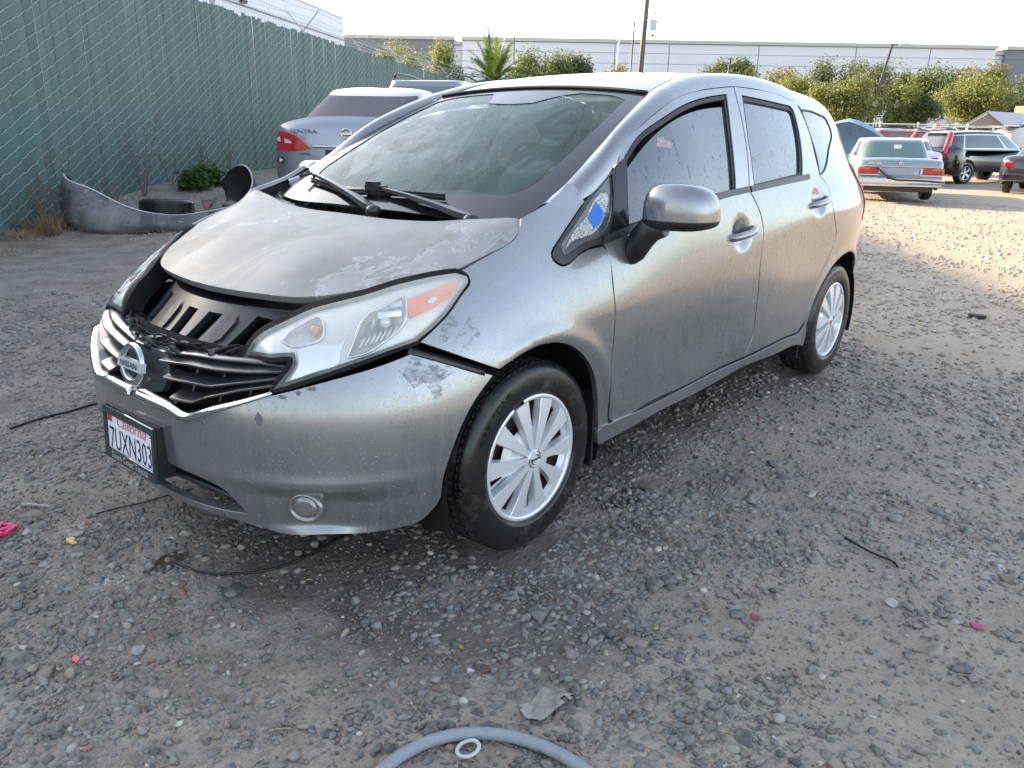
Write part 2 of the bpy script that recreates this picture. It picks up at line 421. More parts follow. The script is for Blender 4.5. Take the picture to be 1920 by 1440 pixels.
HOOD=TPS([(x,y) for x,y,z in _hp],[z for x,y,z in _hp],1e-5)
def S_hood(u,v): return np.stack([u+0*v,v+0*u,HOOD(u,v)],-1)
RC=Spline([-3.10,-2.9,-2.6,-2.2,-1.8,-1.5,-1.2,-.949,-.7],[1.395,1.445,1.492,1.526,1.544,1.537,1.507,1.443,1.36])
def roof_z(x,y):
    return RC(x)-.018*(np.asarray(y)/.54)**2-.012*(np.asarray(y)/.54)**4
def S_roof(u,v): return np.stack([u+0*v,v+0*u,roof_z(u,v)],-1)
WC=Spline([-.949,-.7,-.45,-.2,.03,.15],[1.443,1.345,1.231,1.103,.974,.905])
def wind_z(x,y):
    return WC(x)-.030*(np.asarray(y)/.6)**2-.004*(np.asarray(y)/.6)**4
def S_wind(u,v): return np.stack([u+0*v,v+0*u,wind_z(u,v)],-1)
def normal(S,u,v,e=2e-4):
    a=S(u+e,v)-S(u-e,v); b=S(u,v+e)-S(u,v-e)
    n=np.cross(a,b); return n/(np.linalg.norm(n,axis=-1,keepdims=True)+1e-12)
D={'bar1': [(0.0689, 0.67), (0.1989, 0.6811), (0.3239, 0.6825), (0.4621, 0.6877), (0.613, 0.6968)],
 'bar2': [(0.102, 0.6313), (0.22, 0.6381), (0.317, 0.6396), (0.4262, 0.658), (0.605, 0.6814)],
 'bar3': [(0.1489, 0.5847), (0.2235, 0.5875), (0.2548, 0.5895), (0.3138, 0.6111), (0.4523, 0.6433), (0.593, 0.6644)],
 'belt_front': [(-0.3533, 0.942), (-0.4976, 0.9643), (-0.753, 1.0), (-1.0452, 1.0354), (-1.3959, 1.0563)],
 'belt_rear': [(-1.4109, 1.0556), (-1.7014, 1.0693), (-2.0797, 1.083)],
 'bumper': [[(0.0, 0.533), (0.1592, 0.5369), (0.2087, 0.5256)], [(0.2087, 0.5256), (0.3981, 0.5825), (0.572, 0.6223)], [(0.572, 0.6223), (0.8167, 0.668), (0.9807, 0.6946), (1.1089, 0.7191)],
            [(1.1089, 0.7191), (1.2468, 0.6831), (1.3949, 0.6299)],
            [(1.3949, 0.6299), (1.338, 0.5905), (1.2817, 0.5371), (1.2412, 0.4762), (1.2088, 0.4106), (1.1897, 0.3537), (1.1802, 0.2992), (1.1575, 0.2736)],
            [(1.1575, 0.2736), (1.1151, 0.2428), (1.0646, 0.2323), (0.8939, 0.2232), (0.7166, 0.2209), (0.5365, 0.222), (0.474, 0.2344)],
            [(0.474, 0.2344), (0.3596, 0.2531), (0.1528, 0.2562), (0.0195, 0.2428)]],
 'bumpercheck': [(-0.1413, 0.2118), (-0.2582, 0.2087), (-0.326, 0.3457), (-0.4415, 0.5481), (-0.3627, 0.6267)],
 'chrome_in': [(0.0611, 0.5615), (0.1838, 0.552), (0.2087, 0.5507), (0.2352, 0.5566), (0.2678, 0.5675), (0.395, 0.6039), (0.5712, 0.6443)],
 'chrome_out': [(0.0063, 0.5357), (0.1592, 0.5369), (0.1917, 0.5313), (0.2163, 0.5314), (0.2645, 0.544), (0.3978, 0.5852), (0.575, 0.6316)],
 'decalA': [(0.306, 0.8057), (0.2881, 0.7933), (0.2663, 0.7802), (0.2695, 0.7223), (0.3126, 0.7273), (0.352, 0.734), (0.3615, 0.7457)],
 'ditch': [(-0.9826, 0.5294), (-1.1063, 0.5092), (-1.1853, 0.5051), (-1.2555, 0.5055)],
 'divider': [[(-0.5096, 1.1718), (-0.5625, 1.1982)], [(-0.5625, 1.1982), (-0.5258, 1.0903), (-0.4961, 0.9678)], [(-0.4961, 0.9678), (-0.3415, 0.9397)],
             [(-0.3415, 0.9397), (-0.4019, 0.9795), (-0.4531, 1.0595), (-0.486, 1.1253), (-0.5096, 1.1718)]],
 'doorseam': [(-0.3267, 1.0669), (-0.4249, 1.1187), (-0.5176, 1.1734), (-0.5546, 1.2254), (-0.6426, 1.2821), (-0.8248, 1.3556), (-1.0205, 1.4116), (-1.2563, 1.4466), (-1.5419, 1.4719),
              (-1.7839, 1.4697), (-2.0413, 1.455), (-2.2296, 1.4254), (-2.2731, 1.397), (-2.4386, 1.3911), (-2.5999, 1.3738), (-2.6929, 1.3541), (-2.7265, 1.3139)],
 'fender': [[(-0.3455, 0.2722), (-0.3267, 0.345), (-0.2981, 0.443), (-0.2764, 0.4977), (-0.2483, 0.5451), (-0.2, 0.5973), (-0.1472, 0.6365), (-0.0809, 0.6687), (-0.0205, 0.684), (0.0382, 0.689),
             (0.0971, 0.683), (0.1535, 0.6689), (0.2086, 0.6499)],
            [(0.2086, 0.6499), (0.3192, 0.7031), (0.4064, 0.7466)], [(0.4064, 0.7466), (0.3599, 0.7778), (0.3001, 0.8214), (0.2424, 0.8683), (0.2212, 0.8885), (0.2212, 0.9022), (0.2377, 0.9156)],
            [(0.2377, 0.9156), (0.1305, 0.9506), (0.0478, 0.9744), (0.0133, 0.9908), (-0.0117, 1.014), (-0.0297, 1.0379)], [(-0.0297, 1.0379), (-0.1032, 1.0577), (-0.2057, 1.0912), (-0.2744, 1.128)],
            [(-0.2744, 1.128), (-0.3033, 1.1191), (-0.3202, 1.0945), (-0.3267, 1.0669)], [(-0.3267, 1.0669), (-0.2108, 1.0008), (-0.1121, 0.9439)],
            [(-0.1121, 0.9439), (-0.0959, 0.9212), (-0.1072, 0.9049), (-0.219, 0.9171), (-0.3414, 0.9332)],
            [(-0.3414, 0.9332), (-0.3612, 0.9216), (-0.3621, 0.8386), (-0.3562, 0.7718), (-0.3613, 0.6471), (-0.358, 0.5248), (-0.366, 0.4233), (-0.3885, 0.3326), (-0.4024, 0.3036),
             (-0.4108, 0.2756)],
            [(-0.4108, 0.2756), (-0.3455, 0.2722)]],
 'fog': [(0.6753, 0.3086), (0.6136, 0.3217), (0.7392, 0.2971), (0.675, 0.3461), (0.6798, 0.2732)],
 'fritin': [(-0.259, 0.6184), (-0.3853, 0.6015), (-0.6022, 0.5503), (-0.7996, 0.5025), (-0.8852, 0.5101)],
 'front_door': [[(-0.3885, 0.3326), (-0.4102, 0.32), (-0.6031, 0.3148), (-0.9104, 0.3211), (-1.2668, 0.3313), (-1.4696, 0.3293)],
                [(-1.4696, 0.3293), (-1.5239, 0.4037), (-1.5185, 0.5206), (-1.4965, 0.63), (-1.4722, 0.7724), (-1.4817, 0.8902), (-1.4637, 0.9697), (-1.3969, 1.0583)],
                [(-1.3969, 1.0583), (-1.4746, 1.2668), (-1.5419, 1.4719)],
                [(-1.5419, 1.4719), (-1.2563, 1.4466), (-1.0205, 1.4116), (-0.8248, 1.3556), (-0.6426, 1.2821), (-0.5546, 1.2254), (-0.5228, 1.18)],
                [(-0.5228, 1.18), (-0.4934, 1.1251), (-0.4462, 1.0265), (-0.4097, 0.9789), (-0.3528, 0.947)],
                [(-0.3528, 0.947), (-0.3612, 0.9216), (-0.3621, 0.8386), (-0.3562, 0.7718), (-0.3613, 0.6471), (-0.358, 0.5248), (-0.366, 0.4233), (-0.3885, 0.3326)]],
 'front_glass_top': [(-0.5438, 1.1459), (-0.6437, 1.213), (-0.7723, 1.2779), (-0.9524, 1.3347), (-1.1875, 1.3746), (-1.4201, 1.3914)],
 'front_open': [[(-0.565, 1.1982), (-0.6445, 1.2545), (-0.795, 1.3138), (-1.0134, 1.3736), (-1.2199, 1.4092), (-1.4379, 1.4316)], [(-1.4379, 1.4316), (-1.342, 1.2604), (-1.2712, 1.0558)],
                [(-1.2712, 1.0558), (-1.047, 1.0412), (-0.7543, 1.0054), (-0.4951, 0.973)], [(-0.4951, 0.973), (-0.5283, 1.0902), (-0.565, 1.1982)]],
 'glassbase': [(-0.1439, -0.4107), (-0.0991, -0.0708), (-0.0981, 0.1669), (-0.1413, 0.4374), (-0.1886, 0.5847), (-0.259, 0.6184)],
 'grille_top': [(0.0591, 0.6863), (0.1628, 0.6978), (0.3139, 0.7037), (0.4783, 0.7079), (0.6223, 0.7047)],
 'hl_back': [(0.4072, 0.7286, 0.748), (0.3599, 0.7408, 0.7778), (0.3001, 0.7477, 0.8214), (0.2438, 0.7455, 0.8684), (0.2227, 0.7415, 0.8886), (0.2227, 0.7335, 0.9023)],
 'hl_in': [(0.7149, 0.5063, 0.6342), (0.6888, 0.5216, 0.6704), (0.6677, 0.5316, 0.6979), (0.6603, 0.5297, 0.713), (0.6622, 0.5194, 0.7214)],
 'hl_low': [(0.7149, 0.5063, 0.6342), (0.653, 0.5759, 0.6639), (0.596, 0.6241, 0.6871), (0.534, 0.6647, 0.7093), (0.4653, 0.6991, 0.7307), (0.4027, 0.7237, 0.7462)],
 'hl_top': [(0.2387, 0.7042, 0.9094), (0.2964, 0.6632, 0.9011), (0.3733, 0.6014, 0.8795), (0.4616, 0.5253, 0.846), (0.5411, 0.4554, 0.8183), (0.5814, 0.4256, 0.7966), (0.6477, 0.3865, 0.7618),
            (0.6787, 0.3701, 0.7323), (0.6951, 0.36, 0.6967)],
 'hlp': {'amber': [(0.1346, 0.8498), (0.1866, 0.8663), (0.2466, 0.884), (0.2786, 0.8957), (0.2726, 0.8781), (0.2559, 0.8562), (0.2127, 0.832), (0.1689, 0.817), (0.1376, 0.8081)],
         'bulb': [(-0.1086, 0.7691)],
         'high': [(-0.1947, 0.746), (-0.1726, 0.768), (-0.1381, 0.7849), (-0.0928, 0.7977), (-0.0836, 0.7752), (-0.0945, 0.7545), (-0.1289, 0.7415), (-0.17, 0.7377)],
         'low': [(-0.0275, 0.7146), (-0.0131, 0.7443), (0.03, 0.8126), (0.0723, 0.8309), (0.1317, 0.8486), (0.1345, 0.829), (0.1304, 0.8045), (0.1085, 0.7768), (0.0688, 0.7484), (0.027, 0.7257)],
         'panel': [(-0.1546, 0.7295), (-0.0945, 0.7454), (-0.0331, 0.7563), (-0.0233, 0.7682), (-0.0403, 0.7382), (-0.0466, 0.7072), (-0.1093, 0.6819), (-0.1705, 0.6655), (-0.1522, 0.6936)],
         'ribs': [(-0.003, 0.7216), (0.0138, 0.7377)],
         'tab': [(0.186, 0.8426), (0.1938, 0.8522), (0.2114, 0.8562), (0.2122, 0.8474), (0.2015, 0.8394)]},
 'holdboxR': [(0.86, 0.124, 0.459), (0.86, 0.193, 0.493), (0.86, 0.186, 0.388), (0.86, 0.098, 0.299)],
 'opening': [[(0.1148, 0.3712), (0.2527, 0.3672), (0.3277, 0.3533), (0.3752, 0.3271), (0.4019, 0.2999), (0.4243, 0.276)],
             [(0.4243, 0.276), (0.3108, 0.2735), (0.2121, 0.2682), (0.1035, 0.2664), (0.0365, 0.2706)]],
 'quarter_glass': [[(-2.2707, 1.3945), (-2.4386, 1.3911), (-2.5999, 1.3738)],
                   [(-2.5999, 1.3738), (-2.6929, 1.3541), (-2.7265, 1.3139), (-2.6061, 1.2334), (-2.4197, 1.1451), (-2.2952, 1.1004), (-2.2383, 1.0923)],
                   [(-2.2383, 1.0923), (-2.2836, 1.1855), (-2.2914, 1.2927), (-2.2707, 1.3945)]],
 'rarch': [(-2.1958, 0.2368), (-2.1765, 0.3388), (-2.1937, 0.4375), (-2.2258, 0.505), (-2.2798, 0.5696), (-2.3444, 0.6277), (-2.4428, 0.6664), (-2.651, 0.6679)],
 'rear_door': [[(-1.4696, 0.3293), (-1.7674, 0.3328), (-2.0172, 0.3333), (-2.1057, 0.3422), (-2.1494, 0.3796)],
               [(-2.1494, 0.3796), (-2.1597, 0.4503), (-2.1927, 0.5335), (-2.2458, 0.6138), (-2.3117, 0.6767), (-2.3559, 0.7373), (-2.3647, 0.8041), (-2.2909, 0.9277), (-2.2927, 0.9932),
                (-2.2897, 1.0482), (-2.2409, 1.0872)],
               [(-2.2409, 1.0872), (-2.2669, 1.1858), (-2.2914, 1.2927), (-2.2542, 1.394), (-2.2296, 1.4254)], [(-2.2296, 1.4254), (-2.0413, 1.455), (-1.7839, 1.4697), (-1.5419, 1.4719)],
               [(-1.5419, 1.4719), (-1.4746, 1.2668), (-1.3969, 1.0583)],
               [(-1.3969, 1.0583), (-1.4637, 0.9697), (-1.4817, 0.8902), (-1.4722, 0.7724), (-1.4965, 0.63), (-1.5185, 0.5206), (-1.5239, 0.4037), (-1.4696, 0.3293)]],
 'rear_open': [[(-1.5918, 1.4332), (-1.8553, 1.4203), (-2.1268, 1.4052)], [(-2.1268, 1.4052), (-2.156, 1.3818), (-2.1549, 1.3502), (-1.998, 1.0953)],
               [(-1.998, 1.0953), (-1.706, 1.0781), (-1.451, 1.0644)], [(-1.451, 1.0644), (-1.5016, 1.2605), (-1.5918, 1.4332)]],
 'redge': [(-2.1494, 0.3796), (-2.1597, 0.4503), (-2.1927, 0.5335), (-2.2458, 0.6138), (-2.3117, 0.6767), (-2.3559, 0.7373), (-2.3647, 0.8041), (-2.2909, 0.9277), (-2.2927, 0.9932), (-2.2897, 1.0482),
           (-2.2409, 1.0872)],
 'scuffb': [(1.1075, 0.7126), (1.0616, 0.6706), (1.0979, 0.6317), (1.137, 0.6432), (1.1759, 0.5934), (1.1995, 0.6061), (1.1995, 0.6397), (1.2536, 0.66), (1.237, 0.6841)],
 'scuffs': [[(0.2532, 0.8036), (0.2422, 0.7498), (0.3076, 0.7031), (0.3297, 0.736)], [(0.3066, 0.8152), (0.2914, 0.7841), (0.3383, 0.7436), (0.3622, 0.735), (0.343, 0.7778)]],
 'sill': [[(-0.3933, 0.3188), (-0.6048, 0.31), (-0.9124, 0.3161), (-1.269, 0.326), (-1.4722, 0.3237), (-1.7707, 0.3268), (-2.0208, 0.3271), (-2.1166, 0.3346), (-2.1631, 0.3719)],
          [(-2.1631, 0.3719), (-2.1823, 0.3265), (-2.1912, 0.2435)],
          [(-2.1912, 0.2435), (-2.1326, 0.2604), (-1.8842, 0.271), (-1.5629, 0.2861), (-1.2898, 0.2794), (-1.0469, 0.2682), (-0.7206, 0.2648), (-0.5033, 0.2529), (-0.3487, 0.2525)],
          [(-0.3487, 0.2525), (-0.3364, 0.3119), (-0.3933, 0.3188)]],
 'tipc': [(0.6223, 0.7047), (0.6348, 0.6925), (0.6128, 0.6715), (0.5749, 0.647)],
 'trap': [(-0.9227, -0.3364), (-0.7506, -0.1983), (-0.7096, 0.0165), (-0.7273, 0.1069), (-0.8968, 0.1935)],
 'tri_frame': [[(-0.3267, 1.0669), (-0.4249, 1.1187), (-0.5183, 1.1751)], [(-0.5183, 1.1751), (-0.4606, 1.0592), (-0.4137, 0.982), (-0.3428, 0.9364)],
               [(-0.3428, 0.9364), (-0.2197, 0.9186), (-0.1079, 0.9063), (-0.0959, 0.9212), (-0.1144, 0.9437)], [(-0.1144, 0.9437), (-0.2108, 1.0008), (-0.3267, 1.0669)]],
 'tri_glass': [[(-0.4832, 1.1488), (-0.3954, 1.095), (-0.2702, 1.0173), (-0.156, 0.9539)], [(-0.156, 0.9539), (-0.1487, 0.9299), (-0.2298, 0.9398), (-0.3382, 0.9563)],
               [(-0.3382, 0.9563), (-0.3904, 0.9836), (-0.4335, 1.0272), (-0.4594, 1.076), (-0.4832, 1.1488)]],
 'tri_shatter': [[(-0.4133, 1.091), (-0.44, 1.09), (-0.4145, 1.0365), (-0.3706, 0.998), (-0.3257, 0.9751), (-0.2134, 0.9584), (-0.1713, 0.9403)],
                 [(-0.1713, 0.9403), (-0.2431, 0.9907), (-0.3037, 1.0184), (-0.3622, 1.0636), (-0.4133, 1.091)]],
 'tri_tape': [[(-0.3782, 1.0662), (-0.3988, 1.0357)], [(-0.3988, 1.0357), (-0.3711, 1.0045), (-0.3318, 0.9876)], [(-0.3318, 0.9876), (-0.3176, 1.0208)], [(-0.3176, 1.0208), (-0.3782, 1.0662)]],
 'windedge': [(-0.1299, 0.6259), (-0.1753, 0.6502), (-0.2507, 0.6682), (-0.3203, 0.6585), (-0.4514, 0.65), (-0.7221, 0.5951), (-0.9557, 0.5274)],
 'windtopL': [(-0.9715, -0.5733), (-0.9752, -0.3369), (-0.9503, -0.0098), (-0.9455, 0.2879), (-0.9557, 0.5274)],
 'wip': {'a1b': [-0.0379, 0.0495, 1.0126],
         'a1t': [-0.1912, -0.5045, 1.075],
         'a2b': [-0.0747, 0.4715, 1.0136],
         'a2t': [-0.1159, -0.0549, 1.0565],
         'b1l': [-0.1651, -0.4875, 1.0624],
         'b1r': [-0.0705, -0.121, 1.0301],
         'b2l': [-0.0871, -0.2032, 1.0371],
         'b2r': [-0.1175, 0.3072, 1.0495]}}
# ---------------------------------------------------------------- trimmed panels on smooth surfaces
def spline_pts(P, step=.02):
    P = np.asarray(P, float)
    if len(P) == 2:
        n = max(1, int(math.ceil(np.linalg.norm(P[1]-P[0])/step))); return P[0]+(P[1]-P[0])*np.linspace(0, 1, n+1)[:, None]
    d = np.r_[0, np.cumsum(np.linalg.norm(np.diff(P, axis=0), axis=1))]
    n = max(2, int(math.ceil(d[-1]/step))); t = np.linspace(0, d[-1], n+1)
    return np.stack([Spline(d, P[:, i])(t) for i in range(P.shape[1])], -1)
def outline(segs, step=.02):
    out = []
    for s in segs:
        p = spline_pts(s, step)
        if out and np.linalg.norm(p[0]-out[-1]) > step*.3: out.append(p[0])
        out += list(p[1:])
    out = np.array(out); keep = [0]
    for i in range(1, len(out)):
        if np.linalg.norm(out[i]-out[keep[-1]]) > 1e-4: keep.append(i)
    out = out[keep]
    if np.linalg.norm(out[0]-out[-1]) < 1e-4: out = out[:-1]
    return out
def area(P): x, y = P[:, 0], P[:, 1]; return .5*np.sum(x*np.roll(y, -1)-y*np.roll(x, -1))
def inset(P, d):
    if area(P) < 0: P = P[::-1]
    if d == 0: return P
    e = np.roll(P, -1, 0)-P; e /= np.linalg.norm(e, axis=1, keepdims=True)+1e-12
    n = np.stack([-e[:, 1], e[:, 0]], -1); m = n+np.roll(n, 1, 0); m /= np.linalg.norm(m, axis=1, keepdims=True)+1e-9
    c = np.clip((m*n).sum(1), .45, 1)[:, None]
    return P+m*d/c
def inside(P, X):
    X = np.asarray(X); r = np.zeros(len(X), bool); a = P; b = np.roll(P, -1, 0)
    for (x0, y0), (x1, y1) in zip(a, b):
        if y0 == y1: continue
        c = ((y0 > X[:, 1]) != (y1 > X[:, 1])) & (X[:, 0] < (x1-x0)*(X[:, 1]-y0)/(y1-y0)+x0); r ^= c
    return r
def tri_fill(loops, step):
    """loops[0] outer, the rest holes -> points, triangles, per-loop index lists"""
    V = np.concatenate(loops); idx = []; b = 0; E = []
    for L in loops:
        i = np.arange(b, b+len(L)); idx.append(i); E += [(int(i[k]), int(i[(k+1) % len(L)])) for k in range(len(L))]; b += len(L)
    lo, hi = loops[0].min(0), loops[0].max(0)
    gx = np.arange(lo[0]+step*.5, hi[0], step); gy = np.arange(lo[1]+step*.5, hi[1], step*.866)
    G = np.array([(x+(step*.5 if j % 2 else 0), y) for j, y in enumerate(gy) for x in gx]).reshape(-1, 2)
    if len(G):
        k = inside(loops[0], G)
        for h in loops[1:]: k &= ~inside(h, G)
        G = G[k]
        if len(G):
            keep = np.ones(len(G), bool)
            for i in range(0, len(G), 500):
                keep[i:i+500] = (((G[i:i+500, None]-V[None])**2).sum(-1).min(1) > (step*.55)**2)
            G = G[keep]
    P = np.concatenate([V, G]) if len(G) else V
    r = delaunay_2d_cdt([Vector(p) for p in P.tolist()], E, [], 0, 1e-7)
    pv = np.array([tuple(v) for v in r[0]]); tris = [f for f in r[2]]
    orig = r[3]; mp = {}
    for i, o in enumerate(orig):
        for q_ in o: mp[q_] = i
    T = np.array([f for f in tris if len(f) == 3], int); c = pv[T].mean(1)
    k = inside(loops[0], c)
    for h in loops[1:]: k &= ~inside(h, c)
    return pv, T[k], [np.array([mp.get(int(j), int(j)) for j in i]) for i in idx]
def panel(name, segs, S, mat_, parent, holes=(), step=.03, gap=.0025, flange=.014, off=0., sc=(1., 1.), out=(-1.2, 0, .6), mirror=False, edge_step=None, hole_flange=None, both=True):
    """a body panel: the part of surface S inside the outline, with folded-in edges"""
    es = edge_step or step*.6; sc = np.array(sc, float)
    def prep(sg, d):
        P = outline(sg, es) if isinstance(sg, list) else np.asarray(sg)
        return inset(P*sc, d)
    loops = [prep(segs, gap)]+[prep(h, -gap if True else 0) for h in holes]
    pv, T, idx = tri_fill(loops, step)
    uv = pv/sc; X = S(uv[:, 0], uv[:, 1]); N = normal(S, uv[:, 0], uv[:, 1])
    o = np.array(out)
    hand = 1
    if ((N*(X-o)).sum(-1)).sum() < 0: N = -N; hand = -1
    X = X+N*off
    a, b, c = X[T[:, 0]], X[T[:, 1]], X[T[:, 2]]; fn = np.cross(b-a, c-a)
    fl = (fn*N[T[:, 0]]).sum(-1) < 0; T[fl] = T[fl][:, ::-1]
    V = list(X); NN = list(N); F = [list(t) for t in T]
    if flange:
        for li, I_ in enumerate(idx):
            fd = flange if (li == 0 or hole_flange is None) else hole_flange
            if not fd: continue
            p = X[I_]; n_ = N[I_]; t = np.roll(p, -1, 0)-np.roll(p, 1, 0); t /= np.linalg.norm(t, axis=1, keepdims=True)+1e-9
            w = np.cross(t, n_)*hand*(1 if li == 0 else -1)       # away from the sheet
            b0 = len(V); L = len(I_); flip = (hand*(1 if li == 0 else -1)) < 0
            V += list(p)+list(p-n_*.0035)+list(p-n_*fd); NN += list(n_*.7+w*.7)+list(w)+list(w)
            for k in range(L):
                k2 = (k+1) % L
                for r_ in (0, 1):
                    f = [b0+r_*L+k, b0+(r_+1)*L+k, b0+(r_+1)*L+k2, b0+r_*L+k2]; F.append(f[::-1] if flip else f)
    V = np.array(V); NN = np.array(NN); NN /= np.linalg.norm(NN, axis=1, keepdims=True)+1e-9
    ob = mesh_np(name, V, F, mat_, parent, True, NN)
    if mirror: return ob, mirrored(ob, name, parent)
    return ob
def mirrored(ob, name=None, parent=None):
    """the same part on the other side of the car"""
    me = ob.data; n = len(me.vertices); V = np.empty(n*3, np.float32); me.vertices.foreach_get('co', V); V = V.reshape(-1, 3)*[1, -1, 1]
    N = np.empty(len(me.loops)*3, np.float32)
    F = [list(p.vertices)[::-1] for p in me.polygons]
    nv = np.zeros((n, 3)); me.corner_normals.foreach_get('vector', N); N = N.reshape(-1, 3)
    li = np.empty(len(me.loops), np.int32); me.loops.foreach_get('vertex_index', li); np.add.at(nv, li, N)
    nv /= np.linalg.norm(nv, axis=1, keepdims=True)+1e-9
    o = mesh_np(name or ob.name.split('.')[0], V, F, list(me.materials), parent if parent is not None else ob.parent, True, nv*[1, -1, 1])
    return o
def strip(name, A, B, mat_, parent, bulge=.015, n=8, out=(-1.2, 0, .6), thick=0.):
    """a curved band from curve A to curve B (same number of points)"""
    A = np.asarray(A, float); B = np.asarray(B, float); L = len(A)
    T = np.gradient((A+B)/2, axis=0); D = B-A; Nn = np.cross(T, D); Nn /= np.linalg.norm(Nn, axis=1, keepdims=True)+1e-9
    if (Nn*((A+B)/2-np.array(out))).sum() < 0: Nn = -Nn
    bl = np.broadcast_to(np.asarray(bulge, float), (L,))[:, None]
    V = []
    for t in np.linspace(0, 1, n+1): V.append(A+D*t+Nn*bl*4*t*(1-t))
    V = np.array(V)                                   # (n+1, L, 3)
    gu = np.gradient(V, axis=0); gv = np.gradient(V, axis=1); N = np.cross(gu, gv); N /= np.linalg.norm(N, axis=-1, keepdims=True)+1e-9
    if (N*(V-np.array(out))).sum() < 0: N = -N; fl = True
    else: fl = False
    F = []
    for i in range(n):
        for j in range(L-1):
            f = [i*L+j, (i+1)*L+j, (i+1)*L+j+1, i*L+j+1]; F.append(f[::-1] if fl else f)
    return mesh_np(name, V.reshape(-1, 3), F, mat_, parent, True, N.reshape(-1, 3))
def resample_x(P, xs):
    P = np.asarray(P, float); o = np.argsort(P[:, 0]); P = P[o]
    return np.stack([xs, np.interp(xs, P[:, 0], P[:, 1]), np.interp(xs, P[:, 0], P[:, 2])], -1)
# ---------------------------------------------------------------- the silver hatchback
car = empty('parked_car', (0, 0, 0), 0, 'silver five-door hatchback with lifted hood, peeling paint and broken front corner', 'car')
PT = M['paint']
def sd_panel(name, segs, **k): return panel(name, segs, S_side, k.pop('m', PT), car, mirror=True, **k)
fd_open = outline(D['front_open'], .02); rd_open = outline(D['rear_open'], .02)
for nm, key, op in (('front_door', 'front_door', 'front_open'), ('rear_door', 'rear_door', 'rear_open')):
    for ob in panel(nm, D[key], S_side, PT, car, holes=[D[op]], step=.022, mirror=True, gap=.0042, flange=.024, hole_flange=.028): pass
fender_objs = panel('fender', D['fender'], S_side, PT, car, step=.02, mirror=True, gap=.003, flange=.022)
# rear quarter: from the rear door back to the tail, with the side window opening
qa = [(-2.19, .27)]+D['rarch'][1:]
q_arch = [(-2.176, .255), (-2.18, .34), (-2.193, .438), (-2.225, .506), (-2.279, .57), (-2.345, .625), (-2.43, .664), (-2.53, .685), (-2.64, .683), (-2.75, .655), (-2.85, .60), (-2.93, .52), (-2.975, .42), (-2.99, .30)]
redge = [(x-.004, z) for x, z in D['redge']]
doorr = [D['redge'][-1]]+[(-2.2926, 1.1853), (-2.3023, 1.2927), (-2.272, 1.395), (-2.236, 1.428)]
q_out = [[(-2.176, .255), (-2.158, .33), D['redge'][0]], D['redge'], doorr, [(-2.236, 1.428), (-2.45, 1.405), (-2.64, 1.385), (-2.80, 1.36), (-2.93, 1.32)],
         [(-2.93, 1.32), (-3.0, 1.22), (-3.05, 1.12)], [(-3.05, 1.12), (-2.95, 1.10), (-2.885, 1.13)], [(-2.885, 1.13), (-2.93, 1.0), (-2.985, .82)], [(-2.985, .82), (-3.06, .80), (-3.2, .80)], [(-3.2, .80), (-3.23, .6), (-3.2, .32)], [(-3.2, .32), (-2.99, .30)], q_arch[::-1]]
sd_panel('rear_quarter_panel', q_out, holes=[D['quarter_glass']], step=.022, gap=.0025, hole_flange=.02)
sd_panel('sill', D['sill'], step=.02, gap=.0, off=.006, flange=.02)
sd_panel('tail_lamp', [[(-3.05, 1.118), (-2.95, 1.098), (-2.885, 1.128)], [(-2.885, 1.128), (-2.93, 1.0), (-2.985, .82)], [(-2.985, .82), (-3.06, .803), (-3.18, .803)], [(-3.18, .803), (-3.16, 1.0), (-3.05, 1.118)]], m=M['red_lens'], step=.02, gap=.001, off=.006)
# side windows (the front one wound down a little), gaskets, mouldings
gt = D['front_glass_top']
fo = D['front_open']
fglass = [gt, [gt[-1], fo[1][1], (fo[2][0][0]-.004, fo[2][0][1]+.004)], fo[2], [fo[3][0], fo[3][1], gt[0]]]
def glass(nm, segs, off=-.014, m='glass_side', parent=None, gap=.001):
    return panel(nm, segs, S_side, M[m], parent or car, step=.03, flange=0, off=off, mirror=True, gap=gap)
glass('window_glass', fglass); glass('window_glass', D['rear_open']); 
panel('quarter_glass', D['quarter_glass'], S_side, M['glass_side'], car, step=.03, flange=.006, off=-.003, mirror=True, gap=.004)
def gasket(nm, segs, wd, off, m='rubber_seal', wo=.001):
    P = outline(segs, .02)
    A = inset(P, -wo); B = inset(P, wd)
    return panel(nm, [], S_side, M[m], car, step=.05, flange=.008, off=off, mirror=True, gap=0) if 0 else ring(nm, A, B, off, m)
def ring(nm, A, B, off, m):
    uv = np.concatenate([A, B]); X = S_side(uv[:, 0], uv[:, 1]); N = normal(S_side, uv[:, 0], uv[:, 1]); 
    s = np.where(N[:, 1:2] < 0, -1, 1); N = N*s; X = X+N*off; n = len(A)
    X = np.concatenate([X, X[n:]-N[n:]*.014])
    F = [(i, (i+1) % n, n+(i+1) % n, n+i) for i in range(n)]+[(n+i, n+(i+1) % n, 2*n+(i+1) % n, 2*n+i) for i in range(n)]
    a, b, c = X[0], X[F[0][1]], X[F[0][2]]
    if np.cross(b-a, c-a)[1] < 0: F = [f[::-1] for f in F]
    o = mesh_np(nm, X, F, M[m], car, False); mirrored(o, nm, car); return o
gasket('window_seal', D['front_open'], .014, -.006); gasket('window_seal', D['rear_open'], .016, -.006)
ring('window_seal', inset(outline(D['quarter_glass'], .02), -.003), inset(outline(D['quarter_glass'], .02), .004), .001, 'rubber_seal')
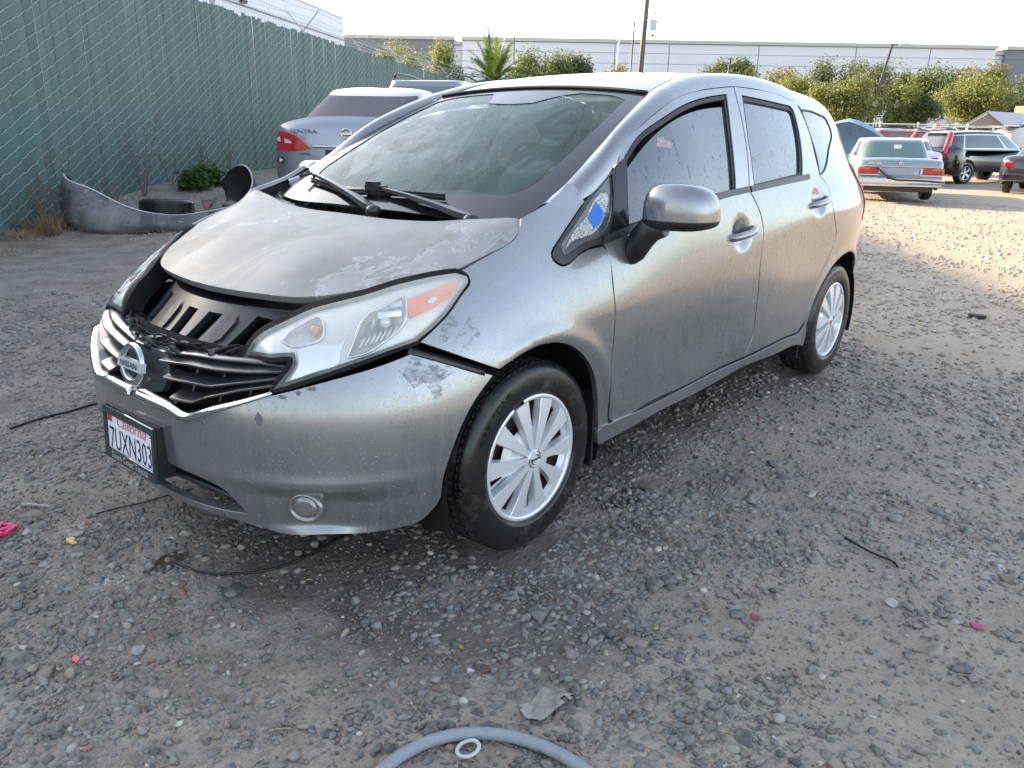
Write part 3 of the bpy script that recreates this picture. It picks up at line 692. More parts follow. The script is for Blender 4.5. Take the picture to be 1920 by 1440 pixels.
def moulding(nm, pts, h, off, m, th=.01):
    P = spline_pts(pts, .03); X = S_side(P[:, 0], P[:, 1]); N = normal(S_side, P[:, 0], P[:, 1]); N = N*np.where(N[:, 1:2] < 0, -1, 1)
    b = MB(); L = len(P); up_ = np.array([0, -.35, 1.])*h
    V = np.concatenate([X+N*off, X+N*(off+th), X+N*(off+th)+up_, X+N*off+up_]); F = []
    for i in range(L-1):
        for a_, c_ in ((0, 1), (1, 2), (2, 3)): F.append((a_*L+i, a_*L+i+1, c_*L+i+1, c_*L+i)[::-1])
    o = mesh_np(nm, V, F, m, car, False); mirrored(o, nm, car); return o
moulding('belt_moulding', [(x, z-.006) for x, z in D['belt_front']], .024, -.004, M['black'])
moulding('belt_moulding', [(x, z-.006) for x, z in D['belt_rear']], .024, -.004, M['black'])
# broken corner window in its black frame
tf = panel('corner_window_frame', D['tri_frame'], S_side, M['black'], car, holes=[D['tri_glass']], step=.03, gap=.001, off=.003, mirror=True)
def shatter_mat():
    m = mat('cracked_glass', (.25, .27, .25), .25, 0, .6, .5); k = NT(m); co = k.coord()
    v = k.voro(co, 170, out='Color'); c = k.sep(v); e = k.voro(co, 170, 'DISTANCE_TO_EDGE')
    k.to('Base Color', k.mix(k.ramp(e, [(.0, 1.), (.12, 0.)]), k.mix(c[0], (.05, .05, .045), (.50, .50, .42)), (.75, .78, .74)))
    k.to('Normal', k.bump(c[1], .8, .004)); k.to('Roughness', k.math('MULTIPLY', c[2], .5)); return m
M['cracked'] = shatter_mat()
M['dark_glass'] = glass_fog('dark_corner_glass', (.012, .012, .012), .95, runs=False, fogcol=(.07, .075, .08))
panel('window_divider', D['divider'], S_side, M['black_gloss'], car, step=.03, gap=0, flange=.010, off=.0045, mirror=True)
panel('corner_glass', D['tri_glass'], S_side, M['dark_glass'], car, step=.03, flange=0, off=-.006, mirror=True, gap=0)
panel('cracked_patch', D['tri_shatter'], S_side, M['cracked'], car, step=.03, flange=.002, off=-.003, gap=0)['label'] = 'shattered corner glass held by tape'
panel('tape_patch', D['tri_tape'], S_side, M['blue_tape'], car, step=.03, flange=.002, off=-.001, gap=0)['label'] = 'square of blue tape on the cracked corner glass'
# ---- roof, pillars, windscreen
xs = np.linspace(-3.05, -.955, 50)
ys_d = np.interp(xs, [-3.05, -2.8, -2.4, -1.6, -1.2, -.955], [.40, .445, .485, .505, .512, .540])
ditch = np.stack([xs, ys_d, roof_z(xs, ys_d)], -1)
roof_seg = [[(-.962, -.540), (-.962, 0), (-.962, .540)], [(x, y) for x, y in zip(xs[::-1], ys_d[::-1])], [(-3.05, .40), (-3.075, 0), (-3.05, -.40)], [(x, -y) for x, y in zip(xs, ys_d)]]
panel('roof', roof_seg, S_roof, PT, car, step=.035, gap=.003, flange=.012)
we = np.array([(-.10, .640), (-.20, .655), (-.305, .660), (-.45, .645), (-.70, .600), (-.955, .545)])
wsx = np.linspace(-.955, -.12, 30); wsy = Spline(we[::-1, 0], we[::-1, 1])(wsx)
wedge = np.stack([wsx, wsy, wind_z(wsx, wsy)], -1)
A_all = np.concatenate([ditch[:-1], wedge]); 
seam = np.array(D['doorseam'] if not isinstance(D['doorseam'][0], list) else D['doorseam'][0])
o_ = np.argsort(seam[:, 0]); seam = seam[o_]; seam = seam[(seam[:, 0] > -2.6)]
# dense seam curve as a function of x
sx = np.linspace(-3.0, -.21, 120)
seam_pts = np.concatenate([[(-3.05, 1.18), (-2.95, 1.30), (-2.8, 1.362), (-2.66, 1.385)], seam[seam[:, 0] > -2.55]])
sz = np.interp(sx, seam_pts[:, 0], seam_pts[:, 1]); sz = np.convolve(np.r_[[sz[0]]*3, sz, [sz[-1]]*3], np.ones(7)/7, 'valid')
B = S_side(sx, sz)
A = resample_x(A_all, sx+ (np.linspace(0, .035, 120)))
for s_ in (0, 1):
    o = strip('side_rail', A, B, PT, car, bulge=np.interp(sx, [-3, -2.4, -1, -.5, -.2], [.035, .032, .026, .026, .012]))
    if s_: 
        bpy.data.objects.remove(o); mirrored([c for c in car.children if c.name.startswith('side_rail')][0], 'side_rail', car)
# thin black roof seam
for s_ in (1, -1):
    P = ditch*[1, s_, 1]; b = MB(); b.tube(P-[0, 0, .003], .006, 6); b.build('roof_seam', M['rubber_seal'], car)
wsp = [(x, y) for x, y in zip(wsx, wsy)]
# windscreen, with its dark printed border
wb = [(-.12, .655), (-.062, .45), (-.045, .2), (-.04, 0), (-.045, -.2), (-.062, -.45), (-.12, -.655)]
ws_seg = [wb, [(x, -y) for x, y in wsp[::-1]], [(-.955, -.545), (-.958, 0), (-.955, .545)], wsp]
gin = [[(-.30, .565), (-.235, .54), (-.185, .44), (-.150, .25), (-.138, 0), (-.150, -.25), (-.185, -.44), (-.235, -.54), (-.30, -.565)], [(-.30, -.565), (-.6, -.545), (-.88, -.500)], [(-.88, -.5), (-.905, -.44), (-.912, -.35), (-.912, -.19)], [(-.912, -.19), (-.86, -.15), (-.80, -.12)], [(-.80, -.12), (-.785, 0), (-.80, .12)], [(-.80, .12), (-.87, .19), (-.912, .27)], [(-.912, .27), (-.912, .35), (-.905, .44), (-.88, .5)], [(-.88, .5), (-.6, .545), (-.30, .565)]]
panel('windscreen', ws_seg, S_wind, M['windshield'], car, step=.035, gap=.001, flange=0, off=-.004)
panel('windscreen_border', ws_seg, S_wind, M['black_gloss'], car, holes=[gin], step=.035, gap=.001, flange=0, off=-.001)
b = MB(); P = spline_pts([(-.958, -.545), (-.962, 0), (-.958, .545)], .05); b.tube(np.stack([P[:, 0], P[:, 1], wind_z(-.958, P[:, 1])+.004], -1), .007, 6); b.build('windscreen_seal', M['rubber_seal'], car)
# ---- cowl and wipers
cw_seg = [[(-.15, .665), (-.09, .5), (-.075, .2), (-.07, 0), (-.075, -.2), (-.09, -.5), (-.15, -.665)], [(-.15, -.665), (-.06, -.72), (0., -.68)], [(0., -.68), (.05, -.5), (.085, -.2), (.09, 0), (.085, .2), (.05, .5), (0., .68)], [(0., .68), (-.06, .72), (-.15, .665)]]
def S_cowl(u, v): return np.stack([u+0*v, v+0*u, .965+.12*np.abs(v)**2*.5-(np.asarray(u)+.05)*.35-.005*np.cos(np.asarray(u)*120)], -1)
panel('cowl', cw_seg, S_cowl, M['black'], car, step=.02, gap=0, flange=.05)
def on_wind(x, y, h): return np.array([x, y, wind_z(x, y)+h])
W_ = {k: np.array(v) for k, v in D['wip'].items()}
def wiper(base, tip, bl0, bl1, hook):
    b = MB(); base = base+[.012, 0, .004]; d3 = tip-base; L = np.linalg.norm(d3); u = d3/L; side = np.cross(u, [0, 0, 1.]); side /= np.linalg.norm(side); nn = np.cross(side, u)
    V = []; st_ = [(0, .017, .0, .016), (.08, .020, .0, .018), (.30, .019, .012, .014), (.62, .013, .018, .012), (.95, .009, .020, .009), (1., .007, .018, .007)]
    for t, w_, h, th in st_:
        c = base+d3*t+nn*h; V += [c-side*w_, c+side*w_, c+side*w_*.8+nn*th, c-side*w_*.8+nn*th]
    F = [(0, 3, 2, 1)]+[(i*4+k, i*4+(k+1) % 4, i*4+4+(k+1) % 4, i*4+4+k) for i in range(5) for k in range(4)]+[(20, 21, 22, 23)]
    b.add(V, F); b.sphere(base-u*.02, (.028, .028, .02), 12, 6); o = b.build('wiper', M['wiper'], car)
    b = MB(); t = np.linspace(0, 1, 16)[:, None]; P = bl0*(1-t)+bl1*t; P[:, 2] = wind_z(P[:, 0], P[:, 1])+.010
    b.tube(P, .006, 6); b.tube(P+[0, 0, .011], .0045, 6); bl = b.build('blade', M['black_dull'], o)
    c = tip+nn*.012
    if hook: b = MB(); b.box(c-u*.02, (.035, .085, .035)); b.box(c+[.0, .0, .018], (.03, .05, .02)); b.build('blade_clip', M['black'], o)
    else: b = MB(); b.tube([c, c+u*.03+nn*.01, c+u*.035-side*.05], .006, 6); b.build('blade_clip', M['black'], o)
M['wiper'] = mat('wiper_black', (.022, .022, .023), .33)
wiper(W_['a2b']+[.02, .01, -.004], W_['a2t'], W_['b2l'], W_['b2r'], True)
wiper(W_['a1b']+[.01, .0, -.004], W_['a1t']+[.0, .0, .0], W_['b1l'], W_['b1r'], False)
# ---- hood (lifted a little off its latch)
hf = [(.605, 0), (.587, .2), (.53, .4), (.46, .5), (.36, .6), (.23, .70)]
hood_seg = [[(x, -y) for x, y in hf[::-1]]+hf[1:], [(.23, .70), (.11, .725), (.03, .731), (-.012, .726)], [(-.012, .726), (-.032, .712), (-.036, .69)], [(-.036, .69), (-.025, .6), (.025, .4), (.04, .2), (.05, 0), (.04, -.2), (.025, -.4), (-.025, -.6), (-.036, -.69)], [(-.036, -.69), (-.032, -.712), (-.012, -.726)], [(-.012, -.726), (.03, -.731), (.11, -.725), (.23, -.70)]]
panel('hood', hood_seg, S_hood, M['paint_hood'], car, step=.022, gap=.003, flange=.022)
# ---- bumper
half = [list(map(tuple, s)) for s in D['bumper']]
def mir(sg): return [[(-u, v) for u, v in s[::-1]] for s in sg[::-1]]
half[0] = [(0., .533), (.1, .534), (.19, .533), (.2277, .5224)]
half[-1] = [(.4883, .2266), (.3766, .242), (.1702, .244), (0, .243)]
half[3][0] = tuple(half[2][-1])
bump_seg = half[:-1]+[half[-1]+[(-u, v) for u, v in half[-1][::-1][1:]]]+mir(half[1:-1])+[[(-.2277, .5224), (-.19, .533), (-.1, .534), (0., .533)]]
op = [[(0, .372), (.1316, .371), (.2696, .3617), (.3445, .3472), (.393, .3213), (.4197, .294), (.440, .272)], [(.440, .272), (.328, .269), (.2298, .268), (.12, .268), (0, .268)]]
op_seg = [[(-u, v) for u, v in op[0][::-1]]+op[0][1:], op[1]+[(-u, v) for u, v in op[1][::-1][1:]]]
bumper = panel('front_bumper', bump_seg, S_bump, PT, car, holes=[op_seg], step=.015, gap=.001, flange=.02, sc=(.95, 1), hole_flange=.022)
def S_off(d, dv=0.):
    def S(u, v):
        u = np.asarray(u, float); v = np.asarray(v, float); X = S_bump(u, v); N = normal(S_bump, u, v)
        N = N*np.where((N*(X-np.array([-.4, 0, .5]))).sum(-1, keepdims=True) < 0, -1, 1); return X+N*d+np.array([0, 0, dv])
    return S
def bump_tube(b, pts, off, r, n=8, sym=True, step=.02):
    P = spline_pts(pts, step); X = S_off(off)(P[:, 0], P[:, 1]); b.tube(X, r, n)
    if sym: b.tube(X*[1, -1, 1], r, n)
def bump_band(nm, lower, upper, offl, offu, m, parent, depth=.03, both=True, n=40, flat=False):
    """a solid trim band between two (u, v) curves on the bumper surface"""
    lin = lambda Q: np.concatenate([spline_pts([a, b], .01)[:-1] for a, b in zip(Q[:-1], Q[1:])]+[[Q[-1]]])
    L, U = (lin(np.array(lower)), lin(np.array(upper))) if flat else (spline_pts(lower, .01), spline_pts(upper, .01)); t = np.linspace(0, 1, n)
    f = lambda P: np.stack([np.interp(t, np.r_[0, np.cumsum(np.linalg.norm(np.diff(P, axis=0), axis=1))]/np.linalg.norm(np.diff(P, axis=0), axis=1).sum(), P[:, i]) for i in (0, 1)], -1)
    L, U = f(L), f(U); a = S_off(offl)(L[:, 0], L[:, 1]); c = S_off(offu)(U[:, 0], U[:, 1])
    mid = S_off((offl+offu)/2+.006)((L[:, 0]+U[:, 0])/2, (L[:, 1]+U[:, 1])/2)
    a0 = S_off(offl-depth)(L[:, 0], L[:, 1]); c0 = S_off(offu-depth)(U[:, 0], U[:, 1])
    rows = [a0, a, a*.55+mid*.45+(mid-(a+c)/2)*.25, mid, c*.55+mid*.45+(mid-(a+c)/2)*.25, c, c0]
    if flat: rows = [a0, a-np.array([0, 0, .006]), a, c, c0]
    V = np.concatenate(rows); F = []
    for i in range(len(rows)-1):
        for j in range(n-1): F.append((i*n+j, i*n+j+1, (i+1)*n+j+1, (i+1)*n+j))
    F += [[i*n for i in range(len(rows))], [i*n+n-1 for i in range(len(rows))][::-1]]
    o = mesh_np(nm, V, F, m, parent, not flat)
    if flat: md = o.modifiers.new('bevel', 'BEVEL'); md.width = .002; md.segments = 2; md.limit_method = 'ANGLE'
    if both:
        o2 = mirrored(o, nm, parent)
        if flat:
            for q_ in o2.data.polygons: q_.use_smooth = False
            md = o2.modifiers.new('bevel', 'BEVEL'); md.width = .002; md.segments = 2; md.limit_method = 'ANGLE'
    return o
# dark backing behind grille and lower opening
def S_back(u, v): return S_off(-.075)(u, v)
panel('grille_backing', [[(-.72, .50), (0, .50), (.72, .50)], [(.72, .50), (.74, .74)], [(.74, .74), (0, .74), (-.74, .74)], [(-.74, .74), (-.72, .50)]], S_back, M['black_dull'], car, step=.05, gap=0, flange=0)
panel('intake_backing', [[(-.46, .25), (0, .25), (.46, .25)], [(.46, .25), (.46, .39)], [(.46, .39), (0, .39), (-.46, .39)], [(-.46, .39), (-.46, .25)]], S_off(-.065), M['black_dull'], car, step=.04, gap=0, flange=0)
b = MB(); bump_tube(b, [(0, .325), (.2, .322), (.34, .308), (.41, .290)], -.025, .009); b.build('intake_bar', M['black'], car)
grille = empty('grille'); grille.parent = car
bump_band('chrome_surround', [(0, .5355), (.10, .536), (.185, .5345), (.2108, .527), (.2353, .526), (.2829, .538), (.4128, .5785), (.5825, .6245)], [(0, .562), (.10, .5605), (.19, .553), (.215, .5475), (.24, .5475), (.2866, .5617), (.4106, .5979), (.5791, .6384)], .010, -.006, M['chrome'], grille, .04)
M['bar'] = mat('grille_bar', (.030, .031, .033), .30, .1, coat=.5, coat_rough=.25)
for key in ('bar1', 'bar2', 'bar3'):
    P = np.array(D[key]); w_ = {'bar1': .014, 'bar2': .014, 'bar3': .014}[key]
    up_ = P+[0, w_]; lo_ = P-[0, w_*.9]
    bump_band('grille_bar', lo_.tolist(), up_.tolist(), -.004, -.042, M['bar'], grille, .03, flat=True)
bump_band('grille_header', (np.array(D['grille_top'])-[0, .010]).tolist(), (np.array(D['grille_top'])+[0, .008]).tolist(), -.018, -.040, M['bar'], grille, .02)
bump_band('grille_header', [(-.08, .676), (0, .675), (.08, .676)], [(-.08, .694), (0, .694), (.08, .694)], -.018, -.040, M['bar'], grille, .02, both=False)
# centre block behind the emblem and thin uprights
b = MB()
for u in (.20, .33, .46):
    for s_ in (1, -1):
        P = np.array([S_off(-.045)(s_*u, v) for v in np.linspace(.56 if u < .4 else .60, .69, 5)]); b.tube(P, .006, 4)
b.build('grille_upright', M['black'], grille)
panel('badge_mount', [[(-.085, .575), (0, .555), (.085, .575)], [(.085, .575), (.10, .63), (.075, .69)], [(.075, .69), (0, .695), (-.075, .69)], [(-.075, .69), (-.10, .63), (-.085, .575)]], S_off(-.022), M['bar'], grille, step=.02, gap=0, flange=.02)
# emblem
ec = S_off(.012)(0., .625); en = np.array([.985, 0, .17]); eu = np.array([-.17, 0, .985])
def em(y, z, h=0.): return ec+np.array([0, y, 0])+eu*z+en*h
b = MB(); a = np.linspace(0, 2*math.pi, 49)[:-1]
b.tube([em(.058*math.cos(t), .052*math.sin(t), .0) for t in a], .0105, 10, closed=True)
emblem = b.build('emblem', M['chrome'], grille)
b = MB(); b.hexa([em(-.070, -.014, -.004), em(.070, -.014, -.004), em(.070, -.014, .013), em(-.070, -.014, .013), em(-.070, .014, -.004), em(.070, .014, -.004), em(.070, .014, .010), em(-.070, .014, .010)])
bb = b.build('emblem_bar', M['silver_plastic'], grille)
lettering('emblem_letters', 'NISSAN', lambda x, y: em(x, y-.0085, .0140), .024, M['ink_black'], grille, bold=.012, sx=1.25)
# ---- open latch bay: radiator support with its cut-outs, brackets and wiring
M['support'] = mat('support_plastic', (.022, .023, .025), .36)
def S_sup(u, v):
    """u along y, v 0 at the grille, 1 under the hood"""
    u = np.asarray(u, float); v = np.asarray(v, float); c = 1-.35*(u/.5)**2
    return np.stack([.735-.135*v-.16*(u/.45)**2-.02*v*np.abs(u), u+0*v, .662+.125*v-.004*np.sin(3*v)], -1)
def rr(x0, x1, y0, y1, sk=0.): return [[(x0, y0), (x1, y0)], [(x1, y0), (x1+sk, y1)], [(x1+sk, y1), (x0+sk, y1)], [(x0+sk, y1), (x0, y0)]]
holes = [rr(.045, .105, .22, .80, .02), rr(-.045, .012, .22, .80, .0), [[(.215, .22), (.31, .32)], [(.31, .32), (.30, .80)], [(.30, .80), (.24, .84)], [(.24, .84), (.215, .22)]], [[(.325, .25), (.43, .30)], [(.43, .30), (.415, .78)], [(.415, .78), (.325, .25)]], rr(-.31, -.225, .22, .82), [[(-.43, .25), (-.335, .3)], [(-.335, .3), (-.37, .8)], [(-.37, .8), (-.43, .25)]],
         [[(.145, .35), (.165, .22)], [(.165, .22), (.19, .35)], [(.19, .35), (.195, .7)], [(.195, .7), (.175, .85)], [(.175, .85), (.15, .7)], [(.15, .7), (.145, .35)]], [[(-.13, .35), (-.105, .22)], [(-.105, .22), (-.085, .35)], [(-.085, .35), (-.085, .7)], [(-.085, .7), (-.11, .85)], [(-.11, .85), (-.13, .7)], [(-.13, .7), (-.13, .35)]]]
panel('radiator_support', [[(-.49, .0), (0, .0), (.49, .0)], [(.49, .0), (.47, .95)], [(.47, .95), (0, 1.), (-.47, .95)], [(-.47, .95), (-.49, .0)]], S_sup, M['support'], car, holes=holes[:6], step=.035, gap=0, flange=.02, sc=(1, .18), out=(0, 0, 0))
def S_top(u, v): u = np.asarray(u, float); v = np.asarray(v, float); return np.stack([.60-.16*(u/.45)**2-.25*v, u+0*v, .786-.012*v], -1)
panel('latch_panel', [[(-.5, 0), (0, 0), (.5, 0)], [(.5, 0), (.55, 1)], [(.55, 1), (0, 1), (-.55, 1)], [(-.55, 1), (-.5, 0)]], S_top, M['support'], car, step=.05, gap=0, flange=.03, sc=(1, .25), out=(0, 0, 0))
b = MB()
for h in holes[6:]:
    b = MB(); P = outline(h, .2); X = S_sup(P[:, 0], P[:, 1])+[.006, 0, .005]; b.add(X, [list(range(len(X)))]); b.build('support_rib', M['black'], car)
b = MB(); rnd = random.Random(3)
for y in (-.33, -.27, -.02, .10, .24, .34):
    b = MB(); x, _, z = S_sup(y, -.02); b.box((x+.012, y, z+.018), (.05, .035, .03)); b.sphere((x+.035, y+.01, z+.012), (.02, .022, .018), 8, 6)
    b.tube([(x+.03, y, z+.02), (x+.05, y+.03, z+.035), (x+.03, y+.06, z+.01)], .008, 6); b.build('latch_bracket', M['black'], car)
b = MB()
for k in range(8):
    y0 = -.38+.10*k; pts = []
    for j in range(6): 
        y = y0+.06*j; x, _, z = S_sup(y, .04); pts.append((x+.035+rnd.uniform(-.012, .02), y, z+.02+rnd.uniform(-.012, .028)))
    b = MB(); b.tube(spline_pts(pts, .012), rnd.choice([.0028, .0036, .0048]), 6); b.build('wire', M['black_dull'], car)
# engine bay filler (dark) below the hood and under the car
b = MB(); b.box((.18, 0, .62), (.62, 1.0, .26)); b.box((-1.4, 0, .24), (3.3, 1.35, .16)); b.box((.38, 0, .42), (.46, .86, .3)); b.box((-2.9, 0, .5), (.5, 1.3, .4))
b.build('underbody', M['black_dull'], car)
# ---- head lamps
ph = R(50); eo = np.array([math.cos(ph), math.sin(ph), 0]); el = np.array([-math.sin(ph), math.cos(ph), 0])
hl = [D['hl_low'], D['hl_back'], D['hl_top'], [D['hl_top'][-1], (.690, .43, .705), (.668, .500, .7135)], D['hl_in'][::-1][0:]]
hl[0] = D['hl_low']; hl_pts = np.concatenate([np.array(s) for s in hl])
hl2 = []
for s in hl: a = np.array(s); hl2.append(np.stack([a@el, a[:, 2]], -1).tolist())
hl2[4] = [hl2[4][0]]+hl2[4][1:]; hl2[4][0] = hl2[3][-1]
extra = []
for t in np.linspace(.12, .95, 7):
    a = np.array(spline_pts(D['hl_low'], .005)); c = np.array(spline_pts(D['hl_top'][::-1], .005)); p = a[int(t*(len(a)-1))]; r_ = c[int(t*(len(c)-1))]
    for w_ in (.35, .65): m_ = p*(1-w_)+r_*w_; extra.append(m_+np.array([eo[0], eo[1], .5])*.022)
allp = np.concatenate([hl_pts, np.array(extra)]); Q_ = np.stack([allp@el, allp[:, 2]], -1)
_, ui = np.unique(np.round(Q_, 3), axis=0, return_index=True)
HL = TPS(Q_[ui], (allp@eo)[ui], 2e-4)
def S_hl(d=0.):
    def S(u, v): 
        w_ = HL(u, v)-d; return np.asarray(u)[..., None]*el+np.asarray(w_)[..., None]*eo+np.asarray(v)[..., None]*np.array([0, 0, 1.])
    return S
for s_ in (1, -1):
    lamp = empty('headlamp'); lamp.parent = car
    def put(o):
        if s_ < 0:
            m2 = mirrored(o, o.name.split('.')[0], lamp); bpy.data.objects.remove(o); return m2
        return o
    o = put(panel('lens', hl2, S_hl(0.), M['lens'], lamp, step=.02, gap=.003, flange=.004, out=(0, 0, .6)))
    o = put(panel('lamp_seal', hl2, S_hl(.004), M['black_dull'], lamp, holes=[inset(outline(hl2, .02), .0025)], step=.05, gap=-.008, flange=.06, out=(0, 0, .6), hole_flange=.004))
    hin = inset(outline(hl2, .02), .0045)
    HP = D['hlp']; sm = lambda k: spline_pts(HP[k]+[HP[k][0]], .006)[:-1]
    low_p, high_p = sm('low'), sm('high')
    o = put(panel('bezel', hin, S_hl(.016), M['lamp_panel'], lamp, holes=[inset(low_p, 0), inset(high_p, 0)], step=.02, gap=0, flange=.03, out=(0, 0, .6)))
    def bowl(nm, P, dp, ribs=0):
        """a reflector cup behind a hole in the bezel"""
        P = np.asarray(P); P = inset(P, 0); c = P.mean(0); n_ = len(P); V = []; nr = 7
        for k in range(nr+1):
            q_ = 1-k/nr; r_ = c+(P-c)*q_; d = .016+dp*(1-q_*q_)**.8
            X = S_hl(0.)(r_[:, 0], r_[:, 1])-eo*d[..., None]*1. if np.ndim(d) else S_hl(0.)(r_[:, 0], r_[:, 1])-eo*d
            if ribs: X = X+eo*(.004*np.sin(r_[:, 0]*ribs)*(q_ > .2) if k % 1 == 0 else 0)[:, None]
            V += list(X)
        F = [(a*n_+k, a*n_+(k+1) % n_, (a+1)*n_+(k+1) % n_, (a+1)*n_+k) for a in range(nr) for k in range(n_)]
        return put(mesh_np(nm, V, F, M['lamp_inside'], lamp, ribs == 0))
    bowl('reflector', low_p, .075, 140); bowl('reflector', high_p, .065)
    def P_(u, v, d): return S_hl(d)(np.array([u]), np.array([v]))[0]
    b = MB(); c = P_(*HP['bulb'][0], .030); b.sphere(c, (.015, .015, .015), 12, 8); b.tube([c, c-eo*.035], [.012, .009], 8); put(b.build('bulb', M['amber_bulb'], lamp))
    b = MB(); c = P_(.075, .79, .042); b.sphere(c, (.016, .016, .016), 12, 8); b.tube([c, c-eo*.03], .011, 8); put(b.build('bulb', M['clear_lens'], lamp))
    for k_ in (low_p, high_p):
        b = MB(); X = S_hl(.014)(k_[:, 0], k_[:, 1]); b.tube(X, .0035, 6, closed=True); put(b.build('reflector_rim', M['chrome'], lamp))
    def patch(nm, key, d, m, flange=.012):
        P = sm(key) if key != 'tab' and key != 'amber' else np.array(HP[key])
        return put(panel(nm, P, S_hl(d), m, lamp, step=.02, gap=0, flange=flange, out=(0, 0, .6)))
    patch('turn_reflector', 'amber', .006, M['orange']); patch('turn_reflector_tab', 'tab', .004, M['lamp_inside'], .002); patch('lower_bezel', 'panel', .010, M['lamp_inside'])
    b = MB()
    for k in range(7):
        u0 = .005+.014*k; b.tube([P_(u0, .735+.004*k, .022), P_(u0+.012, .752+.004*k, .030), P_(u0+.018, .762+.004*k, .045)], .003, 4)
    put(b.build('reflector_rib', M['clear_lens'], lamp))['kind'] = 'stuff'
    b = MB()
    for v0, u0, u1 in ((.800, .055, .118), (.822, .06, .122)):
        P4 = [P_(u0, v0, .040), P_(u1, v0+.006, .040), P_(u1, v0+.020, .032), P_(u0, v0+.014, .032)]; b.add(P4, [(0, 1, 2, 3)]); b.add([p-eo*.003 for p in P4], [(3, 2, 1, 0)])
    put(b.build('reflector_step', M['lamp_inside'], lamp))['kind'] = 'stuff'
# black tab where the bumper has come away from the fender
gp = [(1.095, .725), (1.223, .690), (1.365, .640)]
for s_ in (1, -1): b = MB(); P = spline_pts(gp, .03); X = S_off(-.012)(P[:, 0], P[:, 1]); b.tube(X*[1, s_, 1], .016, 6); b.build('bumper_bracket', M['black'], car)
# flaked primer at the bumper corner edges
M['flake'] = mat('bare_primer', (.13, .115, .115), .7)
rnd = random.Random(5); b = MB()
def blotch(u0, v0, ru, rv, n=18, seed=0, S=None, off=.0012):
    r_ = random.Random(seed); V = []
    for k in range(n):
        a_ = 2*math.pi*k/n; q_ = r_.uniform(.45, 1.15); V.append((u0+ru*q_*math.cos(a_), v0+rv*q_*math.sin(a_)))
    V = np.array(V); X = (S or S_off(off))(V[:, 0], V[:, 1]); c_ = (S or S_off(off))(np.array([u0]), np.array([v0])); X = np.concatenate([c_, X])
    return X, [(0, 1+k, 1+(k+1) % n) for k in range(n)]
for i, (u0, v0, ru, rv) in enumerate([(.535, .563, .014, .019), (.62, .622, .02, .006), (.68, .634, .012, .006), (.73, .645, .02, .007), (.30, .528, .02, .007), (.22, .517, .03, .005), (.13, .527, .06, .004), (-.06, .527, .04, .005)]):
    b = MB(); b.add(*blotch(u0, v0, ru, rv, 20, i)); b.build('paint_chip', M['flake'], car)
# rubbed-in black marks either side of the bumper joint
def scuff_mat():
    m = mat('black_scuff', (.03, .03, .032), .6); k = NT(m); co = k.coord(); n = k.noise(k.mapping(co, (1, 1, 2.2), rot=(.5, 0, 0)), 30, 8, .75, .8); e = k.noise(co, 9, 3, .5)
    k.to('Alpha', k.math('MULTIPLY', k.ramp(k.math('ADD', k.math('MULTIPLY', n, .75), k.math('MULTIPLY', e, .25)), [(.47, 0.), (.66, .6)]), 1.)); return m
M['scuff'] = scuff_mat()
for P in D['scuffs']: panel('scuff_mark', np.array(P), S_side, M['scuff'], car, step=.02, gap=0, flange=0, off=.0009)
panel('scuff_mark', np.array(D['scuffb']), S_bump, M['scuff'], car, step=.02, gap=0, flange=0, off=.0009)
# ---- fog lamp covers
for s_ in (1, -1):
    c = S_off(.010)(np.array([.675]), np.array([.309]))[0]; n_ = np.array([.86, .50, .02]); n_ /= np.linalg.norm(n_)
    e1 = np.cross([0, 0, 1.], n_); e1 /= np.linalg.norm(e1); e2 = np.cross(n_, e1); b = MB(); prof = [(.0, .006), (.022, .008), (.030, .006), (.033, .000), (.036, .008), (.043, .009), (.047, .0), (.047, -.05)]
    V = []; F = []; na = 32
    for r_, h in prof:
        for k in range(na): a_ = 2*math.pi*k/na; V.append(c+n_*h+e1*r_*1.1*math.cos(a_)+e2*r_*.92*math.sin(a_))
    for i in range(len(prof)-1):
        for k in range(na): F.append((i*na+k, (i+1)*na+k, (i+1)*na+(k+1) % na, i*na+(k+1) % na))
    V = np.array(V)*[1, s_, 1]; b.add(V, F, True); b.build('fog_lamp_cover', M['paint'], car)
# ---- licence plate on its black mount
plate = empty('license_plate'); plate.parent = car
px0, pz0, tl = .872, .399, .062
pn = np.array([math.cos(tl), 0, math.sin(tl)]); pu = np.array([-math.sin(tl), 0, math.cos(tl)])
def pp(x, y, h=0.): return np.array([px0, 0, pz0])+np.array([0, x, 0])+pu*y+pn*h      # x to the right as read from the front
def slab(b, x0, x1, y0, y1, h0, h1, m=0):
    b.hexa([pp(x0, y0, h0), pp(x1, y0, h0), pp(x1, y0, h1), pp(x0, y0, h1), pp(x0, y1, h0), pp(x1, y1, h0), pp(x1, y1, h1), pp(x0, y1, h1)], m)
b = MB(); slab(b, -.158, .158, -.070, .083, -.052, -.004); b.build('plate_mount', M['black'], plate)
b = MB(); slab(b, -.152, .152, -.076, .076, -.003, 0.); b.build('plate_sheet', M['plate_white'], plate)
b = MB()
for x0, x1, y0, y1 in ((-.157, .157, .060, .081), (-.157, -.143, -.081, .060), (.143, .157, -.081, .060), (-.143, .143, -.081, -.051)): slab(b, x0, x1, y0, y1, -.002, .007)
b.build('plate_frame', M['frame_dark'], plate)
b = MB(); b.tube([pp(-.155, .081, .004), pp(.155, .081, .004)], .0035, 6); b.tube([pp(-.142, -.0505, .004), pp(.142, -.0505, .004)], .002, 6); b.build('frame_trim', M['chrome'], plate)
lettering('plate_number', '7UXN303', lambda x, y: pp(x, y-.046, .0012), .098, M['ink_navy'], plate, bold=-.004, sx=.645)
